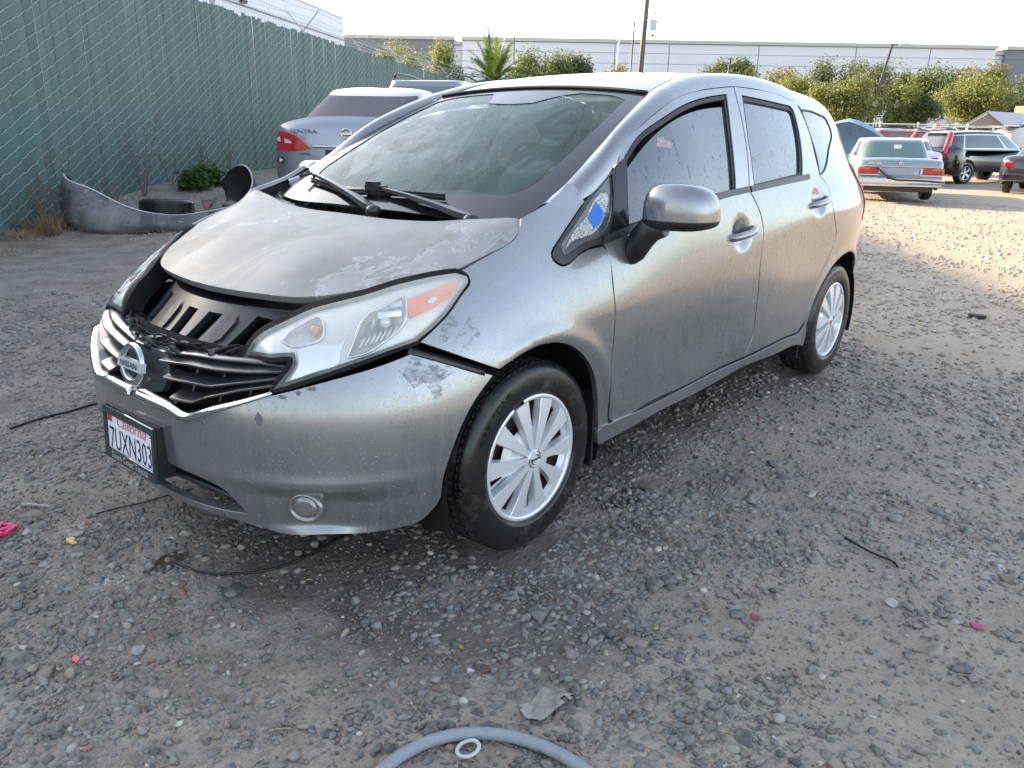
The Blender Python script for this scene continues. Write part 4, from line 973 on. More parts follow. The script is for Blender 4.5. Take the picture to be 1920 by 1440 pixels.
lettering('plate_state', 'California', lambda x, y: pp(x+.008, y+.031, .0012), .050, M['ink_red'], plate, shear=.35, bold=-.008, sx=.95)
lettering('dealer_name', 'South Coast Toyota', lambda x, y: pp(x, y-.074, .0074), .029, M['ink_grey'], plate, sx=.95)
b = MB(); slab(b, .122, .136, .046, .049, 0, .0012); slab(b, .122, .136, .052, .055, 0, .0012); slab(b, -.138, -.112, .036, .058, 0, .0012, 0); b.build('plate_sticker', M['ink_red'], plate)
# ---- mirrors, handles, aerial
for s_ in (1, -1):
    b = MB(); nu, nv = 28, 16
    def shell(c, rx, ry, rz, zmin):
        V = []
        for j in range(nv+1):
            t = math.pi/2-j/nv*(math.pi/2-zmin)
            for i in range(nu):
                a_ = 2*math.pi*i/nu; ca, sa, ct, st = math.cos(a_), math.sin(a_), math.cos(t), math.sin(t); f = lambda w_, e: math.copysign(abs(w_)**e, w_)
                y_ = ry*f(ct, .42)*f(sa, .55); x_ = rx*f(ct, .6)*f(ca, .72)
                V.append(c+np.array([x_-.30*max(0, y_), y_, rz*f(st, .74)*(1-.22*max(0, y_/ry)**2)]))
        F = [(j*nu+i, j*nu+(i+1) % nu, (j+1)*nu+(i+1) % nu, (j+1)*nu+i)[::-1] for j in range(nv) for i in range(nu)]
        return np.array(V), F
    mirr = empty('door_mirror'); mirr.parent = car; mc = np.array([-.515, .962, 1.022])
    V, F = shell(mc, .074, .116, .108, -.02)
    b.add(V*[1, s_, 1], F if s_ > 0 else [f[::-1] for f in F], True); b.build('mirror_cap', M['paint'], mirr)
    b = MB(); V, F = shell(mc-[0, 0, .002], .0735, .1155, -.038, 0.)
    b.add(V*[1, s_, 1], F if s_ < 0 else [f[::-1] for f in F], True)
    b.tube(np.array([(-.505, .92, .998), (-.500, .875, .985), (-.490, .845, .945), (-.485, .825, .895), (-.488, .815, .868)])*[1, s_, 1], [.038, .046, .044, .036, .016], 14)
    b.build('mirror_base', M['black'], mirr)
    b = MB(); b.box((-.59, .955*s_, 1.045), (.004, .18, .10)); b.build('mirror_glass', M['chrome'], mirr)
for (hx, hz) in HANDLES:
    for s_ in (1, -1):
        c = S_side(np.array([hx]), np.array([hz]))[0]+[0, .026, 0]
        P = np.array([c+[.095, -.020, -.012], c+[.085, .006, -.009], c+[.05, .018, -.004], c+[0, .022, 0], c+[-.05, .018, .006], c+[-.085, .006, .010], c+[-.095, -.020, .012]])*[1, s_, 1]
        b = MB(); b.tube(spline_pts(P, .012), .0155, 12); h = b.build('door_handle', M['paint'], car)
        b = MB(); q_ = (c+[-.075, .022, .011])*[1, s_, 1]; b.disc(q_, .008, 12, 1); b.build('keyhole', M['black'], h)
b = MB(); az = roof_z(-2.72, 0.); b.tube([(-2.70, 0, az), (-2.70, 0, az+.03)], [.022, .012], 10); b.tube([(-2.70, 0, az+.02), (-2.735, 0, az+.215)], [.0065, .0045], 6); b.build('aerial', M['black'], car)
# rear end: tailgate, bumper (mostly unseen)
zr = np.linspace(.32, 1.40, 14); xr = np.interp(zr, [.32, .55, .8, .95, 1.15, 1.40], [-3.21, -3.27, -3.24, -3.20, -3.12, -3.03])
yr = np.linspace(-1, 1, 21); V = []; hw = np.interp(zr, [.32, .8, 1.1, 1.4], [.66, .66, .60, .42])
for i in range(14):
    for t in yr: V.append((xr[i]-.05*(1-t*t)+0*t, hw[i]*t, zr[i]))
F = [(i*21+j, i*21+j+1, (i+1)*21+j+1, (i+1)*21+j) for i in range(13) for j in range(20)]
mesh_np('tailgate', V, [f[::-1] for f in F], PT, car, True)
# wheel housings
for cx_, x0 in ((0, 0), (-2.601, 0)):
    for s_ in (1, -1):
        V = []; F = []; n = 24
        prof = [(.375, .80), (.385, .74), (.39, .5), (.1, .5)]
        for k in range(n+1):
            a_ = math.pi*(-.10+1.2*k/n)
            for r_, y in prof: V.append((cx_+r_*math.cos(a_), s_*y, .30+r_*math.sin(a_)))
        L = len(prof)
        for k in range(n):
            for i in range(L-1): F.append((k*L+i, k*L+i+1, (k+1)*L+i+1, (k+1)*L+i))
        mesh_np('wheel_housing', V, F, M['black_dull'], car, True)
b = MB(); b.hexa([(-.355, .62, .19), (-.335, .80, .17), (-.325, .80, .17), (-.345, .62, .19), (-.33, .62, .42), (-.315, .815, .46), (-.305, .815, .46), (-.32, .62, .42)]); b.build('mud_flap', M['black'], car)
b = MB(); b.hexa([(-2.21, .60, .17), (-2.20, .79, .17), (-2.19, .79, .17), (-2.20, .60, .17), (-2.19, .6, .34), (-2.18, .80, .34), (-2.17, .8, .34), (-2.18, .6, .34)]); b.build('mud_flap', M['black'], car)
# ---- cabin
b = MB(); b.box((-1.5, 0, .42), (2.3, 1.3, .05)); b.build('cabin_floor', M['seat'], car)
dv = []; b = MB()
V = []; F = []
for i, (x, z) in enumerate([(-.32, .98), (-.40, 1.02), (-.55, 1.03), (-.66, .98), (-.70, .85), (-.62, .60)]):
    for j, y in enumerate(np.linspace(-.68, .68, 9)): V.append((x+.02*math.cos(y*9), y, z+.02*math.cos(y*6)))
F = [(i*9+j, i*9+j+1, (i+1)*9+j+1, (i+1)*9+j) for i in range(5) for j in range(8)]
b.add(V, F, True); b.build('dashboard', M['dash'], car)
def seat(x, y, nm='front_seat'):
    b = MB(); b.sphere((x+.18, y, .62), (.28, .24, .12), 14, 8)
    P = [(x-.02, y, .66), (x-.10, y, .90), (x-.20, y, 1.15)]
    b.tube(P, [.20, .24, .19], 14); b.sphere((x-.24, y, 1.31), (.06, .13, .085), 12, 8); return b.build(nm, M['seat'], car)
seat(-1.35, .36); seat(-1.35, -.36)
b = MB(); b.tube([(-2.25, -.6, .75), (-2.3, 0, .78), (-2.25, .6, .75)], .2, 12); b.tube([(-2.42, -.6, 1.0), (-2.45, 0, 1.0), (-2.42, .6, 1.0)], .16, 12); b.build('rear_seat', M['seat'], car)
b = MB(); a = np.linspace(0, 2*math.pi, 33)[:-1]; b.tube([(-.80+.06*math.sin(t), .36+.18*math.cos(t), .98+.17*math.sin(t)) for t in a], .014, 8, closed=True); b.tube([(-.62, .36, .92), (-.79, .36, .97)], [.05, .06], 8); b.tube([(-.80, .19, .98), (-.80, .53, .98)], .018, 6); b.build('steering_wheel', M['black'], car)
b = MB(); b.box((-.98, 0, 1.335), (.03, .22, .065)); b.tube([(-.95, 0, 1.40), (-.98, 0, 1.35)], .01, 6); b.build('cabin_mirror', M['black'], car)
b = MB(); 
for y in (.36, -.36): b.box((-1.02, y, 1.40), (.16, .30, .015), None)
b.build('sun_visor', mat('visor_cloth', (.55, .53, .42), .8), car)
# ---- wheels
def wheel(cx_, side, steer=0., brand='FIRESTONE', seed=0, broken=False):
    w = empty('wheel', (cx_, side*.7125, .3085), 0); w.parent = car
    w.rotation_euler = (0, 0, steer if side > 0 else math.pi+steer)
    RO = .3085
    prof = [(.196, -.085), (.215, -.094), (.255, -.1), (.285, -.094), (.300, -.080)]
    tread = [(-.080, .300), (-.072, .3055)]
    for g in (-.050, -.018, .018, .050): tread += [(g-.0085, RO-abs(g)*.03), (g-.0055, RO-.009), (g+.0055, RO-.009), (g+.0085, RO-abs(g)*.03)]
    tread += [(.072, .3055), (.080, .300)]
    prof = [(.190, -.080), (.200, -.090), (.215, -.096), (.250, -.1015), (.278, -.096), (.292, -.089)]+[(r, h) for h, r in tread]+[(.292, .089), (.284, .0935), (.278, .096), (.264, .0990), (.250, .1010), (.236, .1005), (.224, .0975), (.214, .0955), (.2135, .0925), (.205, .089), (.198, .080), (.190, .070)]
    b = MB(); b.lathe(prof, 96, 'y'); ty = b.build('tyre', M['tyre'], w)
    # shoulder blocks
    b = MB(); rs = random.Random(seed)
    for sgn in (1, -1):
        for k in range(72):
            a_ = 2*math.pi*k/72; c_, s2 = math.cos(a_), math.sin(a_)
            t_ = np.array([-s2, 0, c_]); r_ = np.array([c_, 0, s2])
            for (h0, h1, r0, r1) in ((.0595, .0775, .3045, .3012), (.027, .0415, .3060, .3060)):
                for_ = .0085
                P0 = r_*(r0+.0025)+np.array([0, sgn*h0, 0]); P1 = r_*(r1+.0025)+np.array([0, sgn*h1, 0])
                b.add([P0-t_*for_, P0+t_*for_, P1+t_*(for_*.8+.003), P1-t_*(for_*.8-.003)], [(0, 1, 2, 3)] if sgn > 0 else [(3, 2, 1, 0)])
    b.build('tread_block', M['tread'], ty)['kind'] = 'stuff'
    # raised maker's lettering round the sidewall
    if side > 0 and brand:
        V, F = text_flat(brand, .030, 2, .01); X = []
        a0 = R(100) if cx_ < -1 else R(135)
        for x, y in V:
            a_ = a0-x/.262*1.25; r_ = .252+y; X.append((-r_*math.cos(a_), .1018-.05*abs(r_-.25)**1.2, r_*math.sin(a_)))
        mesh_np('tyre_lettering', X, [f[::-1] for f in F], M['tyre_letter'] if cx_ < -1 else M['tyre'], ty)
    b = MB(); b.lathe([(.0, .01), (.06, .012), (.08, .03), (.12, .035), (.15, .015), (.185, .02), (.196, .06), (.200, .085)], 48, 'y'); b.build('steel_wheel', M['rust'], w)
    # plastic cover: dished floor with openings, ten flared spokes, outer rim
    RI = .2075
    b = MB()
    prof2 = [(RI, .080), (RI+.0015, .0865), (RI-.003, .0915), (RI-.012, .0915), (RI-.015, .088), (RI-.018, .074)]
    nseg = 80; miss = range(14, 17) if broken else ()
    V = []; L = len(prof2)
    for k in range(nseg):
        a_ = 2*math.pi*k/nseg
        for r_, h in prof2: V.append((r_*math.cos(a_), h, r_*math.sin(a_)))
    F = [(k*L+i, ((k+1) % nseg)*L+i, ((k+1) % nseg)*L+i+1, k*L+i+1)[::-1] for k in range(nseg) for i in range(L-1) if k not in miss]
    b.add(V, F, True)
    def pol(r_, a_, h): return (r_*math.cos(a_), h, r_*math.sin(a_))
    a_off = R(78 if not broken else 75)
    hub_h = lambda r_: .098-.010*(r_/.19)**2
    for k in range(10):
        a_ = a_off+2*math.pi*k/10
        rs_ = [.030, .06, .10, .14, .17, .1925]; wd = [.0108, .0122, .0155, .0215, .0270, .0300]
        V = []; F = []
        for r_, ww in zip(rs_, wd):
            for t in (-1, -.93, .93, 1):
                h = hub_h(r_)-(.0 if abs(t) < .95 else .003)
                c_, s2 = math.cos(a_), math.sin(a_); V.append((r_*c_-t*ww*s2, h, r_*s2+t*ww*c_))
            for t in (-1, 1):
                c_, s2 = math.cos(a_), math.sin(a_); V.append((r_*c_-t*ww*1.12*s2, .062+.018*(1-r_/.2), r_*s2+t*ww*1.12*c_))
        for i in range(len(rs_)-1):
            o_, p_ = i*6, (i+1)*6
            for q0, q1 in ((4, 0), (0, 1), (1, 2), (2, 3), (3, 5)): F.append((o_+q0, o_+q1, p_+q1, p_+q0))
        F.append((30, 31, 32, 33))
        b.add(V, F, False)
        # floor between this spoke and the next: opening near the rim on part of it
        am = a_+math.pi/10
        hw_ = lambda r_, f: math.pi/10*f
        hole = (.118, .180) if not (broken and k == 9) else (.10, .195)
        nA = 8; wide = .62
        R4 = [.03, .09, hole[0], hole[1], .192]; H4 = [.090, .074, .062, .060, .080]
        for i in range(4):
            for j in range(nA):
                u0 = -1+2*j/nA; u1 = -1+2*(j+1)/nA
                if i == 2:
                    if k % 2 == 0 and -1 <= u0 < .3: continue
                    if k % 2 == 1 and -.3 <= u0 < 1.: continue
                b.add([pol(R4[i], am+u0*math.pi/10, H4[i]), pol(R4[i], am+u1*math.pi/10, H4[i]), pol(R4[i+1], am+u1*math.pi/10, H4[i+1]), pol(R4[i+1], am+u0*math.pi/10, H4[i+1])], [(3, 2, 1, 0)], True)
    b.lathe([(.0, .101), (.022, .1008), (.0285, .099), (.031, .094)], 32, 'y')
    hc = b.build('hubcap', M['cap_silver'], w)
    b = MB(); a = np.linspace(0, 2*math.pi, 25)[:-1]; b.tube([(.017*math.cos(t), .1018, .017*math.sin(t)) for t in a], .0026, 6, closed=True); b.box((0, .1022, 0), (.042, .004, .007)); b.tube([(.026*math.cos(t), .1006, .026*math.sin(t)) for t in a], .0016, 6, closed=True)
    b.build('hub_emblem', M['chrome'], hc)
    return w
wheel(0, 1, R(-1), 'FIRESTONE', 1, True); wheel(0, -1, R(-1), None, 2); wheel(-2.601, 1, 0, 'FIRESTONE', 3); wheel(-2.601, -1, 0, None, 4)

# ---- beads of dew on the panels
def beads(nm, S, u0, u1, v0, v1, n, seed, segs=None, holes=(), rmax=.0015, sc=(1, 1), out=(-1.2, 0, .6)):
    r_ = np.random.default_rng(seed); U = np.stack([r_.uniform(u0, u1, n), r_.uniform(v0, v1, n)], -1)
    if segs is not None:
        k = inside(outline(segs, .03), U)
        for h in holes: k &= ~inside(outline(h, .03), U)
        U = U[k]
    c = S(U[:, 0], U[:, 1]); N = normal(S, U[:, 0], U[:, 1]); N = N*np.where((N*(c-np.array(out))).sum(-1, keepdims=True) < 0, -1, 1); m = len(U)
    t = np.cross(N, [0, 0, 1.]); t /= np.linalg.norm(t, axis=1, keepdims=True)+1e-9; w = np.cross(N, t); r = (.0005+(rmax-.0005)*r_.random(m)**2.5)[:, None]
    rows = []
    for q_, h in ((1., .05), (.72, .42)):
        for k in range(6): a = 2*math.pi*k/6; rows.append(c+(t*math.cos(a)+w*math.sin(a))*r*q_+N*r*h)
    rows.append(c+N*r*.62); V = np.stack(rows, 1).reshape(-1, 3)
    base = [(k, (k+1) % 6, 6+(k+1) % 6) for k in range(6)]+[(k, 6+(k+1) % 6, 6+k) for k in range(6)]+[(6+k, 6+(k+1) % 6, 12) for k in range(6)]
    F = (np.array(base)[None]+(np.arange(m)*13)[:, None, None]).reshape(-1, 3); o = mesh_fast(nm, V, F, M['water'], car, True); o['kind'] = 'stuff'; return o
beads('water_drop', S_side, -1.6, -.3, .34, 1.08, 5200, 1, D['front_door'], [D['front_open']]); beads('water_drop', S_side, -2.4, -1.4, .34, 1.08, 3200, 2, D['rear_door'], [D['rear_open']])
beads('water_drop', S_side, -.4, .45, .3, 1.13, 5200, 3, D['fender']); beads('water_drop', S_off(.0005), .24, 1.37, .24, .72, 4200, 4, half[1:4]+[half[4]]+[half[5]]+[[half[5][-1], half[1][0]]], out=(-.4, 0, .5))
# ---------------------------------------------------------------- terrain
F0 = np.array([-1.211, -7.685]); FD = np.array([math.cos(R(214.3)), math.sin(R(214.3))]); FN = np.array([FD[1], -FD[0]])
def sn(x, y):
    dx, dy = np.asarray(x, float)-F0[0], np.asarray(y, float)-F0[1]; return dx*FD[0]+dy*FD[1], dx*FN[0]+dy*FN[1]
class VNoise:
    def __init__(s, seed): s.t = np.random.default_rng(seed).random((256, 256))
    def one(s, x, y):
        xi, yi = np.floor(x).astype(int), np.floor(y).astype(int); fx, fy = x-xi, y-yi; fx = fx*fx*(3-2*fx); fy = fy*fy*(3-2*fy); a = s.t
        g = lambda i, j: a[(xi+i) % 256, (yi+j) % 256]
        return (g(0, 0)*(1-fx)+g(1, 0)*fx)*(1-fy)+(g(0, 1)*(1-fx)+g(1, 1)*fx)*fy
    def __call__(s, x, y, f=1., o=4, r=.5):
        v = 0; a = 1; t = 0; x = np.asarray(x, float); y = np.asarray(y, float)
        for i in range(o): v = v+a*s.one(x*f+37.1*i, y*f+11.7*i); t += a; a *= r; f *= 2.03
        return v/t
VN = VNoise(11); VN2 = VNoise(23)
def terrain(x, y):
    x = np.asarray(x, float); y = np.asarray(y, float); s, n = sn(x, y)
    z = .38*smoothstep(-.5, 4, s)*(1-smoothstep(3.6, 6.2, n))
    z = z+.05*smoothstep(1.2, 0, n)*smoothstep(-3, 0, s)
    z = z-.26*smoothstep(7, 18, np.hypot(x, y))*smoothstep(7, 11, n)+.95*smoothstep(42, 56, np.hypot(x, y))
    d = np.hypot(x-.3, y-.9)
    z = z+(VN(x, y, .7, 4)-.5)*.05*smoothstep(1.5, 4, np.abs(y))+(VN(x, y, 2.3, 4)-.5)*.030
    for wx in (0, -2.601):
        for wy in (.74, -.74): z = z*(1-np.exp(-((x-wx)**2+(y-wy)**2)/.12))+(-.004)*np.exp(-((x-wx)**2+(y-wy)**2)/.12)
    return z
def cover(x, y):
    """how thickly loose stones lie, 0..1"""
    c = smoothstep(.40, .60, VN2(x, y, 1.6, 4, .6))
    def g_(x0, y0, rx, ry): return np.exp(-(((x-x0)/rx)**2+((y-y0)/ry)**2))
    for a in ((.45, 1.50, .30, .34, 1.), (.45, .95, .30, .22, .85), (.08, 1.15, .3, .25, .8), (1.15, .02, .20, .30, 1.), (1.36, .32, .2, .3, .9), (.85, -.08, .25, .20, .95), (.4, -1.4, .5, .5, .8), (-.8, 1.1, .6, .25, .7), (-2.2, 1.4, .9, .5, .6)): c = np.maximum(c, a[4]*g_(*a[:4]))
    for a in ((.52, .42, .20, .20, .85), (1.02, .72, .22, .20, .85), (-.05, 1.62, .20, .22, .8), (.30, .78, .12, .10, .5), (.74, 1.30, .10, .10, .6)): c = c*(1-a[4]*g_(*a[:4]))
    c = c*(.35+.65*smoothstep(.34, .52, VN(x, y, 5., 3, .6)))
    return c
def axis(parts):
    a = [parts[0][0]]
    for lo, hi, st in parts:
        n = max(1, int(round((hi-lo)/st))); a += list(np.linspace(lo, hi, n+1)[1:])
    return np.array(a)
gx = axis([(-400, -130, 30), (-130, -40, 6), (-40, -14, 1.2), (-14, -5, .16), (-5, -1.5, .05), (-1.5, 1.6, .02), (1.6, 3, .2), (3, 30, 4), (30, 300, 50)])
gy = axis([(-400, -130, 30), (-130, -40, 6), (-40, -14, 1.2), (-14, -5, .25), (-5, -1.6, .09), (-1.6, 2.3, .02), (2.3, 4, .2), (4, 30, 3), (30, 300, 50)])
X, Y = np.meshgrid(gx, gy, indexing='ij'); Z = terrain(X, Y)
near = np.exp(-(((X-.2)/2.2)**2+((Y-.6)/2.4)**2))
Z = Z+near*((VN2(X, Y, 13, 3)-.5)*.010+(VN(X, Y, 34, 2)-.5)*.006)+cover(X, Y)*near*.006
nx_, ny_ = X.shape; I2 = np.arange(nx_*ny_).reshape(nx_, ny_)
Fq = np.stack([I2[:-1, :-1], I2[1:, :-1], I2[1:, 1:], I2[:-1, 1:]], -1).reshape(-1, 4)
def ground_mat():
    m = mat('packed_dirt', (.15, .13, .115), .85, spec=.3); k = NT(m); co = k.coord(); 
    big = k.noise(co, .55, 5, .6, .3); mid = k.noise(co, 4., 6, .62, .3); fine = k.noise(co, 45, 5, .7); grit = k.noise(co, 190, 3, .6)
    col = k.mix(k.ramp(mid, [(.35, 0.), (.68, 1.)]), (.205, .165, .132), (.370, .308, .252))
    col = k.mix(k.math('MULTIPLY', k.ramp(fine, [(.5, 0.), (.75, 1.)]), .6), col, (.40, .35, .30))
    col = k.mix(k.math('MULTIPLY', k.ramp(fine, [(.28, 1.), (.46, 0.)]), .7), col, (.085, .072, .062))
    # dry pale dust towards the open yard
    p = k.sep(co); far = k.math('ADD', k.math('MULTIPLY', p[1], .35), k.math('MULTIPLY', k.math('MULTIPLY', p[0], p[0]), .012))
    dry = k.ramp(k.math('ADD', far, k.math('MULTIPLY', big, .9)), [(.72, 0.), (1.6, 1.)])
    col = k.mix(k.math('MULTIPLY', dry, .62), col, (.42, .345, .262))
    # small embedded pebbles: own colour per cell, fading out with size
    for sc_, amt in ((26, .6), (60, .55)):
        e = k.voro(co, sc_); c = k.voro(co, sc_, out='Color'); cs = k.sep(c)
        msk = k.math('MULTIPLY', k.ramp(e, [(.22, 1.), (.36, 0.)]), k.math('GREATER_THAN', cs[0], .45))
        peb = k.mix(cs[1], k.mix(cs[2], (.12, .132, .136), (.23, .238, .232)), k.mix(cs[2], (.24, .19, .155), (.42, .41, .39)))
        col = k.mix(k.math('MULTIPLY', msk, amt), col, peb)
    # damp patches with their own outlines, and white powder left beside the car
    def blob(x, y, rx, ry, soft=.45, nz=1.1):
        dx = k.math('DIVIDE', k.math('SUBTRACT', p[0], x), rx); dy = k.math('DIVIDE', k.math('SUBTRACT', p[1], y), ry)
        d = k.math('SQRT', k.math('ADD', k.math('MULTIPLY', dx, dx), k.math('MULTIPLY', dy, dy)))
        d = k.math('ADD', d, k.math('MULTIPLY', k.math('SUBTRACT', mid, .5), nz*1.6)); return k.ramp(d, [(1-soft, 1.), (1., 0.)])
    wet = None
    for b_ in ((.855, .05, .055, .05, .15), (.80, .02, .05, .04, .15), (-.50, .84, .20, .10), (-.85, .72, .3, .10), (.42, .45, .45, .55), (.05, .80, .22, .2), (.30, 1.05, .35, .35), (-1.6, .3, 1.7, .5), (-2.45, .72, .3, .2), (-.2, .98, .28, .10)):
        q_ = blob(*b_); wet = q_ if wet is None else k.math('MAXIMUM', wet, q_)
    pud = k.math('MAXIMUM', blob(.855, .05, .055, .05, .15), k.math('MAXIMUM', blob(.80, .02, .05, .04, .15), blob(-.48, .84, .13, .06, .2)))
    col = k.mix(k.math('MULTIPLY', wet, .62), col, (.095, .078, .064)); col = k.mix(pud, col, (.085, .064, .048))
    wn_ = k.noise(co, 26, 6, .75, 1.5)
    pw = None
    for b_ in ((.90, -.36, .12, .10), (.97, .03, .10, .10), (.64, -.56, .12, .16), (.84, .11, .09, .06), (-.85, 1.9, .2, .2), (-1.9, 2.6, .5, .3)):
        q_ = blob(*b_, .6); pw = q_ if pw is None else k.math('MAXIMUM', pw, q_)
    pw = k.math('MULTIPLY', pw, k.ramp(wn_, [(.53, 0.), (.60, 1.)]))
    col = k.mix(k.math('MULTIPLY', pw, .8), col, (.58, .58, .60))
    k.to('Base Color', col)
    k.to('Roughness', k.math('SUBTRACT', .88, k.math('ADD', k.math('MULTIPLY', wet, .22), k.math('MULTIPLY', pud, .58))))
    crack = k.voro(k.mapping(co, (1, 1, 1)), 16, 'DISTANCE_TO_EDGE'); cm = blob(1.08, -.55, .30, .30)
    h = k.math('ADD', k.math('MULTIPLY', fine, .55), k.math('MULTIPLY', grit, .30)); h = k.math('ADD', h, k.math('MULTIPLY', mid, .5))
    e = k.voro(co, 26); h = k.math('ADD', h, k.math('MULTIPLY', k.ramp(e, [(.0, 1.), (.4, 0.)]), .45))
    e = k.voro(co, 60); h = k.math('ADD', h, k.math('MULTIPLY', k.ramp(e, [(.0, 1.), (.42, 0.)]), .22))
    h = k.math('SUBTRACT', h, k.math('MULTIPLY', k.math('MULTIPLY', k.ramp(crack, [(0., 1.), (.05, 0.)]), cm), .5))
    h = k.math('MULTIPLY', h, k.math('SUBTRACT', 1., pud))
    k.to('Normal', k.bump(h, 1., .022)); return m
M['ground'] = ground_mat()
g = mesh_fast('ground', np.stack([X, Y, Z], -1).reshape(-1, 3), Fq, M['ground'], None, True); g['kind'] = 'structure'
# ---------------------------------------------------------------- loose stones (crushed rock): real pieces
def view(P):
    d = np.asarray(P)-CAM; z = d@fw; f_ = 1482.39; return 960+f_*(d@rt)/z, 720-f_*(d@up)/z, z
def rock_shape(sub, seed, nplanes=9):
    bm = bmesh.new(); bmesh.ops.create_icosphere(bm, subdivisions=sub, radius=1); bm.verts.ensure_lookup_table()
    D_ = np.array([v.co[:] for v in bm.verts]); D_ /= np.linalg.norm(D_, axis=1, keepdims=True); T_ = np.array([[v.index for v in f.verts] for f in bm.faces]); bm.free()
    r_ = np.random.default_rng(seed); n = r_.normal(size=(nplanes, 3)); n /= np.linalg.norm(n, axis=1, keepdims=True); dd = r_.uniform(.52, 1., nplanes)
    dots = D_@n.T; rad = np.where(dots > .05, dd/np.maximum(dots, .05), 9).min(1); rad = np.minimum(rad, 1.25); return D_*rad[:, None], T_
def scatter(n, sampler, size, sub, seed, name, sink=.25, dust=0.):
    r_ = np.random.default_rng(seed); P = sampler(r_, n); n = len(P); K = 14; sh = [rock_shape(sub, 100+seed*20+i) for i in range(K)]
    nv = len(sh[0][0]); T_ = sh[0][1]; B_ = np.array([s_[0] for s_ in sh])[r_.integers(0, K, n)]
    s_ = size(r_, n, P)
    sc_ = np.stack([s_*r_.uniform(.75, 1.35, n), s_*r_.uniform(.7, 1.1, n), s_*r_.uniform(.42, .85, n)], -1)
    B_ = B_*sc_[:, None, :]
    a = r_.uniform(0, 6.283, n); t = r_.normal(0, .28, n); c_, q_ = np.cos(t), np.sin(t)
    x, y, z = B_[..., 0], B_[..., 1]*c_[:, None]-B_[..., 2]*q_[:, None], B_[..., 1]*q_[:, None]+B_[..., 2]*c_[:, None]
    c_, q_ = np.cos(a), np.sin(a); B_ = np.stack([x*c_[:, None]-y*q_[:, None], x*q_[:, None]+y*c_[:, None], z], -1)
    z0 = terrain(P[:, 0], P[:, 1])+sc_[:, 2]*(.45-sink*r_.uniform(.4, 1.6, n))+.001
    V = (B_+np.stack([P[:, 0], P[:, 1], z0], -1)[:, None, :]).reshape(-1, 3)
    F = (T_[None]+(np.arange(n)*nv)[:, None, None]).reshape(-1, 3)
    pal = np.array([(.085, .096, .100), (.105, .120, .118), (.060, .066, .070), (.14, .145, .142), (.12, .105, .090), (.165, .14, .115), (.20, .20, .195), (.32, .31, .30), (.15, .070, .048), (.10, .115, .100)])
    pr = np.array([.23, .17, .17, .12, .10, .06, .06, .02, .02, .05]); ci = r_.choice(len(pal), n, p=pr/pr.sum()); C_ = pal[ci]*r_.uniform(.65, 1.55, (n, 1))*np.array([1.12, 1., .87]); C_ = C_*(1-dust)+np.array([.37, .31, .24])*dust*r_.uniform(.6, 1.2, (n, 1))
    ob = mesh_fast(name, V, F, M['stone'], None, False); at = ob.data.attributes.new('tint', 'FLOAT_COLOR', 'POINT')
    at.data.foreach_set('color', np.repeat(np.c_[C_, np.ones(n)], nv, 0).astype(np.float32).ravel()); ob['kind'] = 'stuff'
    return ob
def stone_mat():
    m = mat('crushed_stone', (.1, .1, .1), .62, spec=.45); k = NT(m); co = k.coord(); at = k.n('ShaderNodeAttribute'); at.attribute_name = 'tint'
    n = k.noise(co, 120, 4, .65); d = k.noise(co, 22, 3, .5)
    col = k.mix(k.ramp(n, [(.35, 0.), (.75, .55)]), at.outputs['Color'], k.mix(.5, at.outputs['Color'], (.34, .33, .31)))
    dust = k.math('MULTIPLY', k.ramp(d, [(.45, 0.), (.70, .6)]), 1.); col = k.mix(dust, col, (.28, .24, .20))
    k.to('Base Color', col); k.to('Roughness', k.math('ADD', .42, k.math('MULTIPLY', n, .4))); k.to('Normal', k.bump(n, .4, .004)); return m
M['stone'] = stone_mat()
def sampler(x0, x1, y0, y1, pw=1., base=.05, lim=None, over=6):
    def f(r_, n):
        P = np.stack([r_.uniform(x0, x1, n*over), r_.uniform(y0, y1, n*over)], -1); px, py, z = view(np.c_[P, np.zeros(len(P))])
        k = (z > .3) & (px > -90) & (px < 2010) & (py < 1540) & (py > 250); P = P[k]
        w = base+(1-base)*cover(P[:, 0], P[:, 1])**pw
        # keep clear of the tyres' footprints
        for wx in (0, -2.601): w = w*((np.abs(P[:, 0]-wx) > .17) | (np.abs(np.abs(P[:, 1])-.74) > .12))
        if lim is not None: w = w*lim(P)
        P = P[r_.random(len(P)) < w][:n]; return P
    return f
sz = lambda lo, hi, p=2.2: (lambda r_, n, P: lo+(hi-lo)*r_.random(n)**p)
scatter(9500, sampler(-.6, 1.75, -1.3, 2.3, 1.1, .02), sz(.0050, .0150, 2.0), 2, 1, 'gravel')
scatter(52000, sampler(-1.2, 1.8, -1.7, 2.4, .7, .10), sz(.0022, .0068, 1.6), 1, 2, 'gravel')
scatter(16000, sampler(-3.4, .6, -4.5, 2.6, .9, .12, over=8), sz(.006, .018, 2.2), 1, 3, 'gravel', dust=.15)
scatter(9000, sampler(-8, -2.2, -9, 2.2, .6, .22, over=8), sz(.010, .026, 1.8), 1, 4, 'gravel', dust=.82)
scatter(120, sampler(-1.2, 1.6, -1.0, 2.3, 1., .25), sz(.018, .030, 1.5), 3, 5, 'gravel')
scatter(4500, sampler(-20, -7, -6, 4, .3, .5, over=10), sz(.014, .035, 1.8), 1, 6, 'gravel', dust=.92)
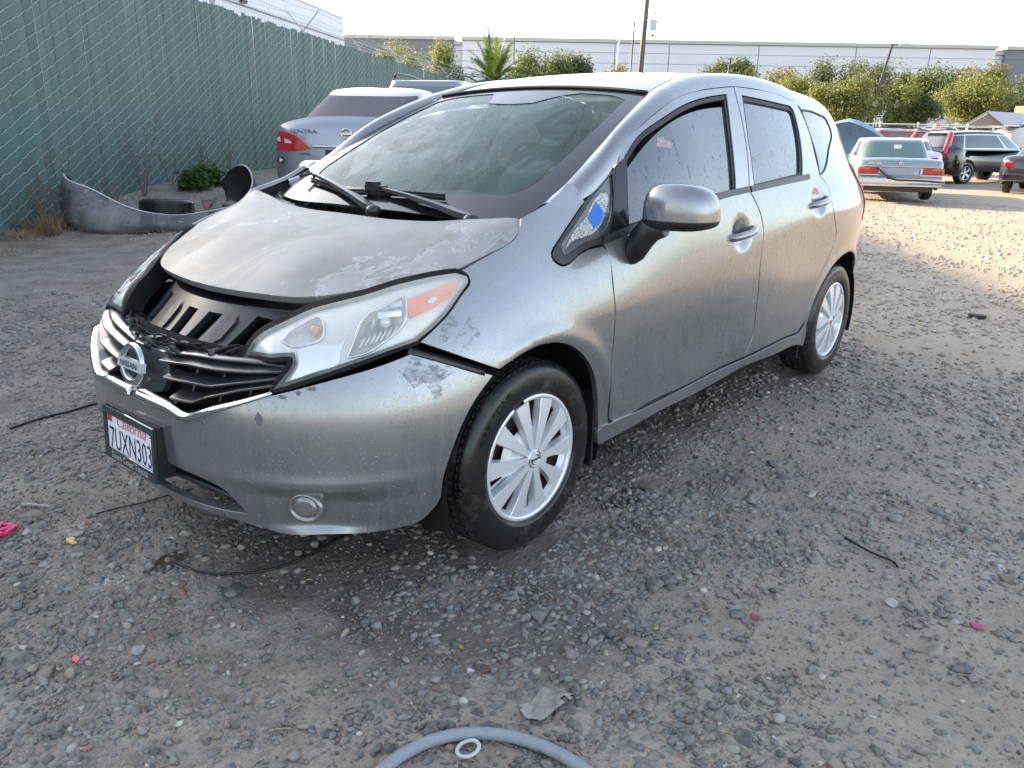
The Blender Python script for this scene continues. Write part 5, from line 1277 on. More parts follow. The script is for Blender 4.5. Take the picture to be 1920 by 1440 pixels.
# straw and twigs
r_ = np.random.default_rng(9); b = MB()
P = sampler(-1.2, 1.7, -1.2, 2.3, .5, .4)(r_, 150)
for x, y in P:
    L = r_.uniform(.012, .05); a = r_.uniform(0, 6.28); z = float(terrain(x, y))+.008; q_ = np.array([math.cos(a), math.sin(a), r_.uniform(-.1, .2)])*L
    b.tube([np.array([x, y, z])-q_/2, np.array([x, y, z+.002]), np.array([x, y, z])+q_/2], r_.uniform(.0006, .0014), 4)
o = b.build('straw', mat('dry_straw', (.42, .30, .14), .7)); o['kind'] = 'stuff'
# ---------------------------------------------------------------- slatted chain-link fence with barbed wire
def fpt(s, n, z): return np.array([F0[0]+FD[0]*s+FN[0]*n, F0[1]+FD[1]*s+FN[1]*n, z])
fence = empty('chain_link_fence', (0, 0, 0), 0, 'tall green slatted chain-link fence topped with barbed wire', 'fence')
def slat_mat():
    m = mat('green_slat', (.05, .115, .105), .5, spec=.4); k = NT(m); co = k.coord(); oi = k.n('ShaderNodeObjectInfo')
    st = k.noise(k.mapping(co, (30, 30, .8)), 1., 4, .6); n = k.noise(co, 1.3, 4, .55)
    col = k.mix(oi.outputs['Random'], (.058, .106, .099), (.088, .142, .131)); col = k.mix(k.math('MULTIPLY', k.ramp(st, [(.45, 0.), (.75, 1.)]), .35), col, (.12, .18, .165))
    col = k.mix(k.math('MULTIPLY', k.ramp(n, [(.4, 0.), (.75, 1.)]), .3), col, (.10, .13, .115)); k.to('Base Color', col); k.to('Roughness', k.math('ADD', .38, k.math('MULTIPLY', st, .3))); return m
M['slat'] = slat_mat(); M['galv'] = mat('galvanised_wire', (.50, .52, .53), .42, .45); M['galv_post'] = mat('galvanised_post', (.42, .43, .44), .5, .4)
PITCH = .145; TOP = 3.13
def slat_mesh(h, w=.1435):
    b = MB(); y = .006; V = []
    for z in (0, h): V += [(-w/2, 0, z), (-w*.25, y, z), (w*.25, y, z), (w/2, 0, z), (w/2, -.006, z), (-w/2, -.006, z)]
    b.add(V, [(i, (i+1) % 6, 6+(i+1) % 6, 6+i) for i in range(6)]+[(6, 7, 8, 9, 10, 11)]); return b
fr = math.atan2(FD[1], FD[0])
me0 = None
for i in range(190):
    s = .05+i*PITCH; p = fpt(s, -.008, 0); zb = float(terrain(*fpt(s, .05, 0)[:2]))-.06
    if me0 is None: o = slat_mesh(1.).build('slat', M['slat'], fence); me0 = o.data
    else: o = bpy.data.objects.new('slat', me0); COL.objects.link(o); o.parent = fence
    tz = TOP+.004*s+random.choice([0, 0, 0, -.03, -.06])*random.random()+random.uniform(-.03, .012)
    o.location = (p[0], p[1], zb); o.scale = (1, -1, tz-zb); o.rotation_euler = (random.uniform(-.004, .004), 0, fr+random.uniform(-.03, .03))
b = MB()
for i in list(range(-70, 0))+list(range(190, 480)):
    s = .05+i*PITCH; p = fpt(s, 0, 0); zb = float(terrain(p[0], p[1]))-.1; tz = TOP+.004*max(s, 0)+random.uniform(-.03, .012); d3 = np.array([FD[0], FD[1], 0])*.0722; n3 = np.array([FN[0], FN[1], 0])*.004
    p0 = np.array([p[0], p[1], zb]); h3 = np.array([0, 0, tz-zb]); b.hexa([p0-d3-n3, p0+d3-n3, p0+d3+n3, p0-d3+n3, p0-d3-n3+h3, p0+d3-n3+h3, p0+d3+n3+h3, p0-d3+n3+h3])
b.build('far_slats', M['slat'], fence)['kind'] = 'stuff'
# wire mesh: each wire climbs across the face of every slat
V = []; F = []; H = .14; n3 = np.array([FN[0], FN[1], 0])
rad = .0027
for i in range(-4, 470):
    s0 = .05+(i-.5)*PITCH; zt = TOP+.004*s0; zb = max(-.02, float(terrain(*fpt(s0, 0, 0)[:2]))-.02)
    big_ = 1 if i < 190 else 2
    for j in range(-1, 24):
        z = j*H+(i*.07) % H+.010*math.sin(j*2.1+i*.21)+.012*math.sin(i*.05+j*.3)
        if z < zb or z+.07 > zt: continue
        pts = [fpt(s0, .004, z+.004), fpt(s0+PITCH*.18, .016, z+.010), fpt(s0+PITCH*.5, .020, z+.042), fpt(s0+PITCH*.85, .016, z+.068), fpt(s0+PITCH, .004, z+.072)]
        if i > 120: pts = [pts[0], pts[2], pts[4]]
        b0 = len(V); rr_ = rad if i < 120 else rad*1.2
        for p in pts: V += [p+np.array([0, 0, rr_]), p+n3*rr_*.9-np.array([0, 0, rr_*.6]), p-n3*rr_*.9-np.array([0, 0, rr_*.6])]
        for a in range(len(pts)-1):
            for c in range(3): F.append((b0+a*3+c, b0+a*3+(c+1) % 3, b0+a*3+3+(c+1) % 3, b0+a*3+3+c))
mesh_fast('chain_link', V, F, M['galv'], fence, False)['kind'] = 'stuff'
# worn pale slat edges, twisted top selvage
b = MB()
for s, z0, z1 in ((.62, 1.6, 3.0), (1.15, .9, 2.9), (1.95, .5, 3.0), (3.05, 2.2, 3.05), (3.9, 1.2, 3.0), (5.1, 2.3, 3.1), (5.45, 2.5, 3.1), (6.9, .5, 2.5), (7.55, 2.55, 3.1), (9.2, .6, 2.7), (9.85, 1.6, 2.95), (11.4, 1.2, 2.6)):
    i = round((s-.05)/PITCH-.5)+.5; p0 = fpt(.05+i*PITCH, .006, z0); p1 = fpt(.05+i*PITCH, .006, z1); b.tube([p0, (p0+p1)/2+[0, 0, .0], p1], .0022 if s < 4 else .0038, 4)
b.build('worn_slat_edge', mat('bare_slat_edge', (.42, .47, .46), .5), fence)['kind'] = 'stuff'
b = MB()
for i in range(-4, 420):
    s = .05+i*PITCH; p = fpt(s, .012, TOP+.004*s-.01); b.tube([p, p+np.array([FD[0]*.03, FD[1]*.03, .045])], .004, 3, cap=False)
    b.tube([p+np.array([FD[0]*.05, FD[1]*.05, 0]), p+np.array([FD[0]*.02, FD[1]*.02, .045])], .004, 3, cap=False)
b.build('selvage', M['galv'], fence)['kind'] = 'stuff'
post_s = [-2.6, 1.6, 5.75, 9.95, 14.2, 18.3, 22.4, 26.9, 31.6, 36.2, 40.8, 45.4, 50, 54.6]
for s in post_s:
    b = MB(); b.tube([fpt(s, -.05, -.2), fpt(s, -.05, TOP+.004*s+.06)], .045, 10); o = b.build('post', M['galv_post'], fence)
    zt = TOP+.004*s+.02
    b = MB()
    for sg in (1, -1):
        tip = fpt(s, -.03+sg*.36, zt+.40); q0 = fpt(s, -.03, zt); side = np.array([FD[0], FD[1], 0])*.022
        b.hexa([q0-side, q0+side, q0+side+[0, 0, .03], q0-side+[0, 0, .03], tip-side*.7, tip+side*.7, tip+side*.7+[0, 0, .02], tip-side*.7+[0, 0, .02]])
    b.build('barb_arm', M['galv_post'], o)
for sg in (1, -1):
    for t in (.35, .66, .97):
        b = MB(); P = []
        ss = np.linspace(-3, 56, 240)
        for s in ss:
            j = np.searchsorted(post_s, s); a = post_s[max(0, j-1)]; c = post_s[min(len(post_s)-1, j)]; u = (s-a)/max(.1, c-a); sag = -.05*4*u*(1-u) if 0 < u < 1 else 0
            P.append(fpt(s, -.03+sg*.36*t, TOP+.004*s+.02+.40*t+sag))
        b.tube(P, .0042, 4, cap=False)
        for k in range(0, 400):
            s = -1+k*.13
            if s > 40: break
            i = np.interp(s, ss, np.arange(len(ss))); i0 = int(i); p = P[i0]*(1-(i-i0))+P[min(i0+1, len(P)-1)]*(i-i0); q_ = np.array([random.uniform(-.3, .3), random.uniform(-.3, .3), 1.])*.022
            b.tube([p-q_, p+q_], .0028, 3, cap=False)
        b.build('barbed_wire', M['galv'], fence)['kind'] = 'stuff'
# ---------------------------------------------------------------- buildings
def wallmat(name, base, rough=.7, amt=.25):
    m = mat(name, base, rough); k = NT(m); co = k.coord(); n = k.noise(co, .25, 5, .6); st = k.noise(k.mapping(co, (1.2, 1.2, .08)), 1., 4)
    k.to('Base Color', k.mix(k.math('MULTIPLY', k.math('ADD', n, k.math('MULTIPLY', st, .5)), amt), base, tuple(c*.72 for c in base))); return m
M['wall_white'] = wallmat('white_panel', (.76, .77, .79)); M['wall_pale'] = wallmat('pale_grey_panel', (.62, .63, .65)); M['wall_dark'] = wallmat('slate_panel', (.16, .17, .19)); M['coping'] = wallmat('beige_coping', (.44, .42, .38)); M['peach'] = wallmat('peach_band', (.62, .45, .36)); M['joint'] = mat('panel_joint', (.26, .27, .29), .8)
# white warehouse running parallel behind the fence
wb_ = empty('warehouse', (0, 0, 0), 0, 'long white warehouse rising directly behind the green fence', 'building')
def bslab(name, s0, s1, n0, n1, z0, z1, m, parent):
    b = MB(); b.hexa([fpt(s0, n0, z0), fpt(s1, n0, z0), fpt(s1, n1, z0), fpt(s0, n1, z0), fpt(s0, n0, z1), fpt(s1, n0, z1), fpt(s1, n1, z1), fpt(s0, n1, z1)]); return b.build(name, m, parent)
ND = -15.0; HB = 9.47
for k in range(13): bslab('wall', -22+6.36*k, -22+6.36*(k+1)-.03, ND-25, ND, 3.1 if k >= 0 else 0, HB, M['wall_white'], wb_)
bslab('base_course', -22, 60.7, ND-25, ND+.03, -.5, 6.15, M['peach'], wb_)
bslab('wall_band', -22, 60.66, ND-.1, ND+.06, 7.85-.0, 7.93, M['joint'], wb_)
bslab('parapet', -22.1, 60.75, ND-25.1, ND+.08, HB, HB+.14, M['wall_white'], wb_)
b = MB(); p = fpt(57, ND-3, HB); b.tube([p, p+[0, 0, 1.4]], .03, 6); b.build('roof_mast', M['galv_post'], wb_)
b = MB()
for s, z in ((24, 8.4), (41, 8.2)): c = fpt(s, ND+.18, z); b.box(c, (.35, .35, .5))
b.build('wall_light', M['frame_dark'], wb_)
def rebase(e, base):
    """move a thing's Empty to its base, leaving its parts where they stand"""
    base = Vector([float(v) for v in base]); e.location = base
    for c in e.children: c.location = Vector(c.location)-base
    return e
# distant distribution buildings face-on to the camera
fh = np.array([fw[0], fw[1], 0]); fh /= np.linalg.norm(fh); lat = np.array([-fh[1], fh[0], 0])*-1
if lat@np.array([rt[0], rt[1], 0]) < 0: lat = -lat
def vpt(d, l, z): return np.array([CAM[0]+fh[0]*d+lat[0]*l, CAM[1]+fh[1]*d+lat[1]*l, z])
def vslab(name, d0, d1, l0, l1, z0, z1, m, parent):
    b = MB(); b.hexa([vpt(d0, l0, z0), vpt(d1, l0, z0), vpt(d1, l1, z0), vpt(d0, l1, z0), vpt(d0, l0, z1), vpt(d1, l0, z1), vpt(d1, l1, z1), vpt(d0, l1, z1)]); return b.build(name, m, parent)
def shed(name, label, l0, l1, zt, m, seams, d0=110.):
    e = empty(name, (0, 0, 0), 0, label, 'building')
    def add(o): o.parent = e; return o
    zs = [-.5, 1.1, 2.75, 4.4, 6.05, 7.7, 9.35, 10.6, zt-.5]
    for k in range(len(zs)-1): add(vslab('wall_panel', d0, d0+40, l0, l1, zs[k]+.055, zs[k+1], m, None)); 
    add(vslab('wall_core', d0+.08, d0+39, l0+.05, l1-.05, -.5, zt-.2, M['joint'], None))
    add(vslab('coping', d0-.25, d0+40, l0-.1, l1+.1, zt-.42, zt, M['coping'], None))
    for l in seams: add(vslab('pilaster', d0-.03, d0+.2, l-.06, l+.06, -.5, zt-.42, M['joint'], None))
    return rebase(e, vpt(d0, (l0+l1)/2, 0))
shed('warehouse', 'dark slate warehouse block beyond the palm, left of the pale one', -22.3, -8.3, 12.28, M['wall_dark'], [])
shed('warehouse', 'very long pale grey warehouse with thin panel lines across the background', -7.1, 61.4, 12.25, M['wall_pale'], [-.5, 12.5, 19.5, 31, 43.5, 53])
shed('warehouse', 'dark slate warehouse block at the right edge of the skyline', 62.7, 90, 12.2, M['wall_dark'], [])
shed('building_link', 'low pale link between the slate and the pale warehouses', -8.3, -7.1, 11.75, M['wall_pale'], [], 110.6)
shed('building_link', 'low pale link at the right end of the long warehouse', 61.4, 62.7, 11.6, M['wall_pale'], [], 110.6)
# ---------------------------------------------------------------- poles and lamps
M['wood_pole'] = wallmat('weathered_pole', (.10, .085, .07)); M['lamp_steel'] = mat('bronze_lamp_steel', (.06, .05, .045), .5, .3); M['cabinet'] = mat('grey_cabinet', (.45, .46, .47), .5); M['pale_steel'] = mat('pale_steel', (.55, .55, .53), .5, .2)
def ppole(name, label, cat, d, l, z1, r, m, lean=0.):
    e = empty(name, (0, 0, 0), 0, label, cat); b = MB(); z0 = -.5
    b.tube([vpt(d, l-lean, z0), vpt(d, l, z1)], [r*1.15, r*.9], 12); b.build('pole', m, e); return e
e = ppole('utility_pole', 'tall dark pole with a grey camera cabinet, rising above the hatchback roof', 'pole', 43.5, 6.55, 11.5, .125, M['wood_pole'], .38)
l0 = 6.47
b = MB(); c = vpt(43.3, l0+.31, 6.28); b.hexa([c+lat*sx*.155+fh*sy*.1+np.array([0, 0, sz_*.25]) for sz_ in (-1, 1) for sx, sy in ((-1, -1), (1, -1), (1, 1), (-1, 1))]); b.build('cabinet', M['cabinet'], e)
b = MB(); b.tube([vpt(43.5, l0+.05, 6.62), vpt(43.5, l0+.25, 6.58), vpt(43.5, l0+.36, 6.68), vpt(43.5, l0+.40, 6.95)], .022, 6); b.box(vpt(43.5, l0+.42, 6.86), (.10, .10, .16)); b.build('antenna', M['cabinet'], e)
b = MB(); b.tube([vpt(43.3, l0+.27, 6.0), vpt(43.3, l0+.30, 5.88)], .02, 6); b.sphere(vpt(43.3, l0+.31, 5.80), .065, 10, 8); b.box(vpt(43.3, l0+.38, 5.78), (.09, .09, .06)); b.build('camera', M['lamp_steel'], e)
def street_lamp(label, d, l, z1, arm, dirn, r=.07, lean=0., m='lamp_steel'):
    e = ppole('street_lamp', label, 'street lamp', d, l, z1, r, M[m], lean)
    b = MB(); b.tube([vpt(d, l, z1-.06), vpt(d, l+dirn*arm*.6, z1-.02), vpt(d, l+dirn*arm, z1)], .035, 6); b.build('arm', M[m], e)
    b = MB(); c = vpt(d, l+dirn*(arm+.3), z1); b.hexa([c+lat*sx*.34+fh*sy*.15+np.array([0, 0, sz_*.05+(.03 if sx > 0 else 0)]) for sz_ in (-1, 1) for sx, sy in ((-1, -1), (1, -1), (1, 1), (-1, 1))]); b.build('lamp_head', M['pale_steel'] if m != 'lamp_steel' else M['cabinet'], e); return e
street_lamp('thin dark lamp post with long arm just left of the tall pole', 72, 9.7, 9.8, 1.5, 1, .07, .25)
street_lamp('pale slim lamp post standing before the warehouse, left of the dark pole', 92, 10.9, 11.2, .15, -1, .09, .4, m='pale_steel')
street_lamp('short-armed dark lamp post beyond the palm tree', 92, -.4, 10.7, .6, -1, .08)
street_lamp('brown leaning lamp post among the trees on the right', 61.5, 26.85, 7.4, .55, 1, .085, 1.5)
b = MB(); c = vpt(61.2, 26.1, 3.3); b.box(c, (.3, .3, .35)); o = b.build('junction_box', M['cabinet'], [x for x in bpy.data.objects if x.name == 'street_lamp.003'][0])
street_lamp('white lamp head poking up between the right-hand trees', 91, 48.2, 7.5, .3, -1, .07, m='pale_steel')
# ---------------------------------------------------------------- trees
def leaf_mat(name, c0, c1):
    m = mat(name, c0, .55, spec=.3); k = NT(m); at = k.n('ShaderNodeAttribute'); at.attribute_name = 'tint'; v = k.sep(at.outputs['Color'])
    col = k.mix(v[0], c0, c1); k.to('Base Color', col)
    tr = k.n('ShaderNodeBsdfTranslucent'); k.set(tr.inputs[0], k.mix(v[0], tuple(min(1, c*1.8) for c in c0), tuple(min(1, c*1.6) for c in c1)))
    mx = k.n('ShaderNodeMixShader'); mx.inputs[0].default_value = .34; out = k.t.nodes['Material Output']
    k.t.links.new(k.b.outputs[0], mx.inputs[1]); k.t.links.new(tr.outputs[0], mx.inputs[2]); k.t.links.new(mx.outputs[0], out.inputs[0]); return m
M['leaf_a'] = leaf_mat('olive_leaves', (.070, .092, .028), (.115, .138, .042)); M['leaf_b'] = leaf_mat('yellow_green_leaves', (.105, .125, .032), (.155, .170, .045)); M['leaf_c'] = leaf_mat('autumn_leaves', (.12, .115, .034), (.165, .150, .045)); M['leaf_d'] = leaf_mat('grey_green_leaves', (.075, .092, .044), (.11, .126, .058))
M['bark'] = wallmat('bark', (.09, .07, .05)); M['frond'] = leaf_mat('palm_fronds', (.045, .085, .02), (.10, .15, .03))
def leaves(name, C_, N_, size, m, parent, seed):
    """many small leaf-clump quads at C_, facing roughly N_"""
    r_ = np.random.default_rng(seed); n = len(C_); N_ = N_+r_.normal(0, .8, (n, 3)); N_ /= np.linalg.norm(N_, axis=1, keepdims=True)
    t = np.cross(N_, r_.normal(size=(n, 3))); t /= np.linalg.norm(t, axis=1, keepdims=True); u = np.cross(N_, t); s = size*r_.uniform(.5, 1.3, (n, 1))
    a, c = t*s, u*s*.55
    V = np.stack([C_-a, C_-a*.1+c, C_+a, C_-a*.1-c], 1).reshape(-1, 3); F = np.arange(n*4).reshape(-1, 4)
    o = mesh_fast(name, V, F, m, parent); at = o.data.attributes.new('tint', 'FLOAT_COLOR', 'POINT'); tv = np.repeat(r_.random(n), 4)
    at.data.foreach_set('color', np.stack([tv, tv, tv, np.ones_like(tv)], -1).astype(np.float32).ravel()); return o
def tree(name, label, d, l, zt, w, m, seed, n=2600, lobes=11, z0=.9, leaf=.15, group=None, trunk=True):
    n = int(n*4.2); lobes = int(lobes*1.7); w *= 1.15; z0 -= .6; zt += .25; leaf *= .58
    r_ = np.random.default_rng(seed); base = vpt(d, l, 0.); base[2] = .7; zt, z0 = zt-.7, z0-.7; e = empty(name, tuple(base), 0, label, 'tree' if name != 'bush' else 'bush', group)
    hw = w/2; hz = (zt-z0)/2; cz = (zt+z0)/2+.2; cen = []
    for k in range(lobes):
        v = r_.normal(size=3); v /= np.linalg.norm(v); v *= r_.uniform(.35, .80); cen.append((v*[hw*1.1, hw*1.1, hz]+[0, 0, cz], r_.uniform(.24, .46)))
    C_ = []; N_ = []
    per = n//lobes
    for c, f in cen:
        v = r_.normal(size=(per, 3)); v /= np.linalg.norm(v, axis=1, keepdims=True); rad = (r_.random(per)**.4)[:, None]
        rad = rad*(.7+.6*r_.random((per, 1)))
        C_.append(c+v*rad*np.array([hw*f*1.15, hw*f*1.15, hz*f*1.15])); N_.append(v+[0, 0, .5])
    leaves('crown', np.concatenate(C_), np.concatenate(N_), leaf, m, e, seed)
    b = MB(); b.tube([(0, 0, -.3), (r_.normal(0, .1), r_.normal(0, .1), cz*.5), (0, 0, cz)], [.16*hw**.5, .12*hw**.5, .05], 8)
    for k in range(6):
        c = cen[k % len(cen)][0]; q0 = np.array([0, 0, r_.uniform(.3, .7)*cz]); b.tube([q0, (q0+c)/2+r_.normal(0, .12, 3)-[0, 0, .1], c], [.07, .05, .02], 6)
    b.build('trunk', M['bark'], e); return e
PX = 1482.39
trees = [  # label, distance, lateral, top z, width, leaves, seed, n, lobes, lowest leaf
 ('tree', 'small round bright tree in front of the slate warehouse, above the fence', 80, -10.9, 8.1, 4.6, 'leaf_b', 1, 1800, 9, 4.2),
 ('tree', 'yellow-green tree left of the palm', 75, -5.9, 7.85, 4.4, 'leaf_b', 2, 2400, 9, 2.5),
 ('tree', 'broad dense olive tree directly right of the palm', 78, 2.4, 8.15, 6.0, 'leaf_a', 3, 4600, 14, 3.),
 ('tree', 'thin upright tree at the right end of the broad olive tree', 80, 5.7, 8.3, 2.4, 'leaf_d', 4, 1300, 7, 4.),
 ('tree', 'small orange-leaved tree left of the pale lamp post', 80, 8.1, 7.55, 3.6, 'leaf_c', 5, 1700, 8, 4.),
 ('tree', 'rounded green tree behind the hatchback aerial', 75, 19.1, 7.05, 4.4, 'leaf_a', 6, 2200, 9, 3.),
 ('tree', 'golden-brown tree behind the hatchback rear roof edge', 78, 24.1, 6.85, 4.6, 'leaf_c', 7, 2400, 9, 2.),
 ('tree', 'bright low tree behind the hatchback rear window', 66, 21.8, 5.2, 4.3, 'leaf_b', 8, 2800, 10, 1.8),
 ('tree', 'tall loose grey-green tree left of the leaning lamp post', 80, 29.5, 7.8, 5.2, 'leaf_d', 9, 2800, 12, 2.2),
 ('tree', 'tallest sparse tree crossing the leaning lamp post', 84, 35.5, 8.5, 6.0, 'leaf_d', 10, 3200, 13, 2.4),
 ('tree', 'wide yellow-green tree above the blue tarp', 62, 24.0, 5.0, 4.7, 'leaf_b', 11, 3800, 13, 1.5),
 ('tree', 'small bright tree with bare branches right of the leaning lamp post', 60, 27.5, 4.2, 2.6, 'leaf_b', 12, 1700, 9, 1.8),
 ('tree', 'smallest round tree above the red vehicle', 60, 29.1, 3.65, 2.0, 'leaf_a', 13, 1200, 7, 1.9),
 ('tree', 'dark wide-crowned tree in front of the pale wall', 76, 37.0, 6.75, 4.6, 'leaf_a', 14, 3000, 12, 3.2),
 ('tree', 'big golden tree behind the carport', 66, 36.0, 5.4, 5.1, 'leaf_b', 15, 4400, 15, 1.5),
 ('tree', 'tall pale-topped tree behind the golden tree', 76, 41.8, 7.1, 5.1, 'leaf_c', 16, 3000, 12, 2.4),
 ('tree', 'green tree at the right edge above the carport roof', 68, 40.0, 5.85, 4.3, 'leaf_a', 17, 2600, 11, 2.)]
for nm, lb, d, l, zt, w, lm, sd_, n, lo, z0 in trees: tree(nm, lb, d, l, zt, w, M[lm], sd_, n, lo, z0, leaf=.20 if d > 72 else .16, group='trees along the far side of the yard')
# palm
pe = empty('palm_tree', tuple(vpt(38.6, -1.05, 0)), 0, 'date palm with arching fronds behind the parked vehicles', 'palm tree')
r_ = np.random.default_rng(4); b = MB(); b.tube([(0, 0, -.2), (0, 0, 3.2)], [.28, .22], 10); b.build('trunk', M['bark'], pe)
for k in range(36):
    a = k*2.399; el_ = R(80-72*(k/36)); L = r_.uniform(2.1, 2.7); P = []
    for j in range(9):
        t = j/8; P.append(np.array([math.cos(a)*L*t*math.cos(el_)*1.0, math.sin(a)*L*t*math.cos(el_), 3.2+L*t*math.sin(el_)-.9*L*t*t*math.cos(el_)*.7]))
    V = []; F = []
    for j in range(40):
        t = .08+.92*j/40; i = t*8; i0 = min(7, int(i)); p = P[i0]*(1-(i-i0))+P[i0+1]*(i-i0); tg = P[i0+1]-P[i0]; tg /= np.linalg.norm(tg); sd3 = np.cross(tg, [0, 0, 1.]); sd3 /= np.linalg.norm(sd3)+1e-9
        ll = .42*(math.sin(math.pi*min(1, t*.9+.1))+.1)
        for sg in (1, -1):
            q_ = p+sd3*sg*ll*.8+tg*ll*.7+np.array([0, 0, r_.normal(.03, .05)]); w_ = tg*.030; b0 = len(V); V += [p-w_, p+w_, q_]; F.append((b0, b0+1, b0+2))
    o = mesh_fast('frond', V, F, M['frond'], pe); at = o.data.attributes.new('tint', 'FLOAT_COLOR', 'POINT'); at.data.foreach_set('color', np.tile([r_.random(), 0, 0, 1], len(V)).astype(np.float32))
# low hedge line and guard rail at the far side of the yard
hb = np.random.default_rng(3); C_ = np.array([vpt(hb.uniform(70, 82), l, max(.8, hb.normal(1.35, .35))) for l in hb.uniform(-14, 58, 5000)]); o = leaves('undergrowth', C_, np.tile([0, 0, 1.], (len(C_), 1)), .35, M['leaf_a'], None, 5); o['kind'] = 'stuff'
gr = empty('guard_rail', (0, 0, 0), 0, 'long grey rail fence at the back of the yard', 'fence')
for z in (1.15, 1.55, 1.9): 
    b = MB(); b.tube([vpt(55, 14, z), vpt(55, 60, z)], .045, 6); b.build('rail', M['galv_post'], gr)
for k in range(19):
    b = MB(); b.tube([vpt(55, 14+2.5*k, -.5), vpt(55, 14+2.5*k, 2.05)], .06, 6); b.build('post', M['galv_post'], gr)
# carport
cp = empty('carport', (0, 0, 0), 0, 'white-framed carport with a grey gable canopy at the right', 'carport')
M['canopy'] = mat('grey_canopy', (.36, .36, .38), .6); M['canopy_end'] = mat('brown_canopy_end', (.22, .17, .14), .7); M['frame_white'] = mat('white_frame', (.72, .72, .72), .4)
cd = 45.3; clx, cmx, crx = 24.5, 25.5, 26.5
ez, rz_ = 1.82, 2.46
def cpt(l, k, z): return vpt(cd+k*6., l+k*7.5, z)
for k in range(3):
    t = k/2
    for l in (clx, crx): 
        b = MB(); b.tube([cpt(l, t, -.5), cpt(l, t, ez)], .045, 6); b.build('post', M['frame_white'], cp)
    b = MB(); b.tube([cpt(clx, t, ez), cpt(cmx, t, rz_), cpt(crx, t, ez)], .045, 6); b.build('rafter', M['frame_white'], cp)
for l, z in ((clx, ez), (crx, ez), (cmx, rz_)):
    b = MB(); b.tube([cpt(l, 0, z), cpt(l, 1, z)], .04, 6); b.build('purlin', M['frame_white'], cp)
b = MB(); 
for (la, za, lb_, zb2) in ((clx, ez, cmx, rz_), (cmx, rz_, crx, ez)):
    P = [cpt(la, -.02, za+.05), cpt(lb_, -.02, zb2+.05), cpt(lb_, 1.02, zb2+.05), cpt(la, 1.02, za+.05)]; b.hexa(P+[p+np.array([0, 0, .03]) for p in P])
b.build('canopy', M['canopy'], cp)
b = MB(); P = [cpt(clx, 0, ez-.0), cpt(cmx, 0, rz_), cpt(crx, 0, ez)]; Q_ = [p+fh*.04 for p in P]; b.add(P+Q_, [(0, 1, 2), (5, 4, 3), (0, 2, 5, 3)]); b.build('gable_end', M['canopy_end'], cp)
# red container glimpsed behind the carport
rc = empty('container', (0, 0, 0), 0, 'red cargo container behind the carport at the right edge', 'container'); b = MB()
b.hexa([vpt(58, 35.6, 1.9), vpt(60, 35.6, 1.9), vpt(60, 46, 1.9), vpt(58, 46, 1.9), vpt(58, 35.6, 3.3), vpt(60, 35.6, 3.3), vpt(60, 46, 3.3), vpt(58, 46, 3.3)])
b.hexa([vpt(58, 35.6, -.5), vpt(60, 35.6, -.5), vpt(60, 46, -.5), vpt(58, 46, -.5), vpt(58, 35.6, 1.89), vpt(60, 35.6, 1.89), vpt(60, 46, 1.89), vpt(58, 46, 1.89)])
b.build('container_wall', mat('red_container', (.30, .07, .05), .6), rc)
b = MB()
for k in range(20): b.tube([vpt(57.95, 35.8+.48*k, -.4), vpt(57.95, 35.8+.48*k, 3.25)], .05, 4)
b.build('corrugation', mat('red_rib', (.26, .06, .045), .6), rc)['kind'] = 'stuff'

for e in [o for o in bpy.data.objects if o.parent is None and o.type == 'EMPTY' and o.name.split('.')[0] in ('utility_pole', 'street_lamp')]:
    P = [c for c in e.children if c.name.startswith('pole')][0].data.vertices; p = np.mean([P[i].co for i in range(12)], axis=0); rebase(e, p)
rebase(cp, cpt(cmx, .5, float(terrain(*cpt(cmx, .5, 0)[:2])))); rebase(rc, vpt(59, 38.6, -.3)); rebase(gr, vpt(55, 36, .4)); rebase(wb_, fpt(20, ND, 0)); rebase(fence, fpt(12, 0, 0))
# ---------------------------------------------------------------- other vehicles in the yard
M['bg_glass'] = mat('tinted_glass', (.03, .035, .04), .06, spec=.7, coat=1.); M['bg_glass_green'] = mat('green_glass', (.10, .15, .145), .08, spec=.7, coat=1.)
def simple_wheel(parent, x, y, r, w, rimm, spokes=5):
    b = MB(); b.lathe([(r*.62, -w/2), (r*.9, -w/2), (r, -w*.36), (r, w*.36), (r*.9, w/2), (r*.62, w/2), (r*.6, w*.3)], 28, 'y')
    o = b.build('wheel', M['tyre'], parent); o.location = (x, y, r)
    if y < 0: o.rotation_euler = (0, 0, math.pi)
    b = MB(); b.lathe([(.0, w*.20), (r*.5, w*.12), (r*.62, w*.42)], 28, 'y', m=1)
    for k in range(spokes):
        for dk in (-.12, .12):
            a = 2*math.pi*k/spokes+dk; d3 = np.array([math.cos(a), 0, math.sin(a)]); t3 = np.array([-math.sin(a), 0, math.cos(a)])*r*.05
            p0 = d3*r*.08+[0, w*.36, 0]; p1 = d3*r*.60+[0, w*.44, 0]; q_ = np.array([0, w*.10, 0]); b.hexa([p0-t3-q_, p0+t3-q_, p1+t3-q_, p1-t3-q_, p0-t3, p0+t3, p1+t3, p1-t3])
    b.tube([(r*.60*math.cos(t), w*.42, r*.60*math.sin(t)) for t in np.linspace(0, 2*math.pi, 25)[:-1]], r*.03, 6, closed=True); b.lathe([(0, w*.42), (r*.12, w*.40), (r*.14, w*.3)], 16, 'y')
    b.build('rim', [rimm, M['black']], o); return o
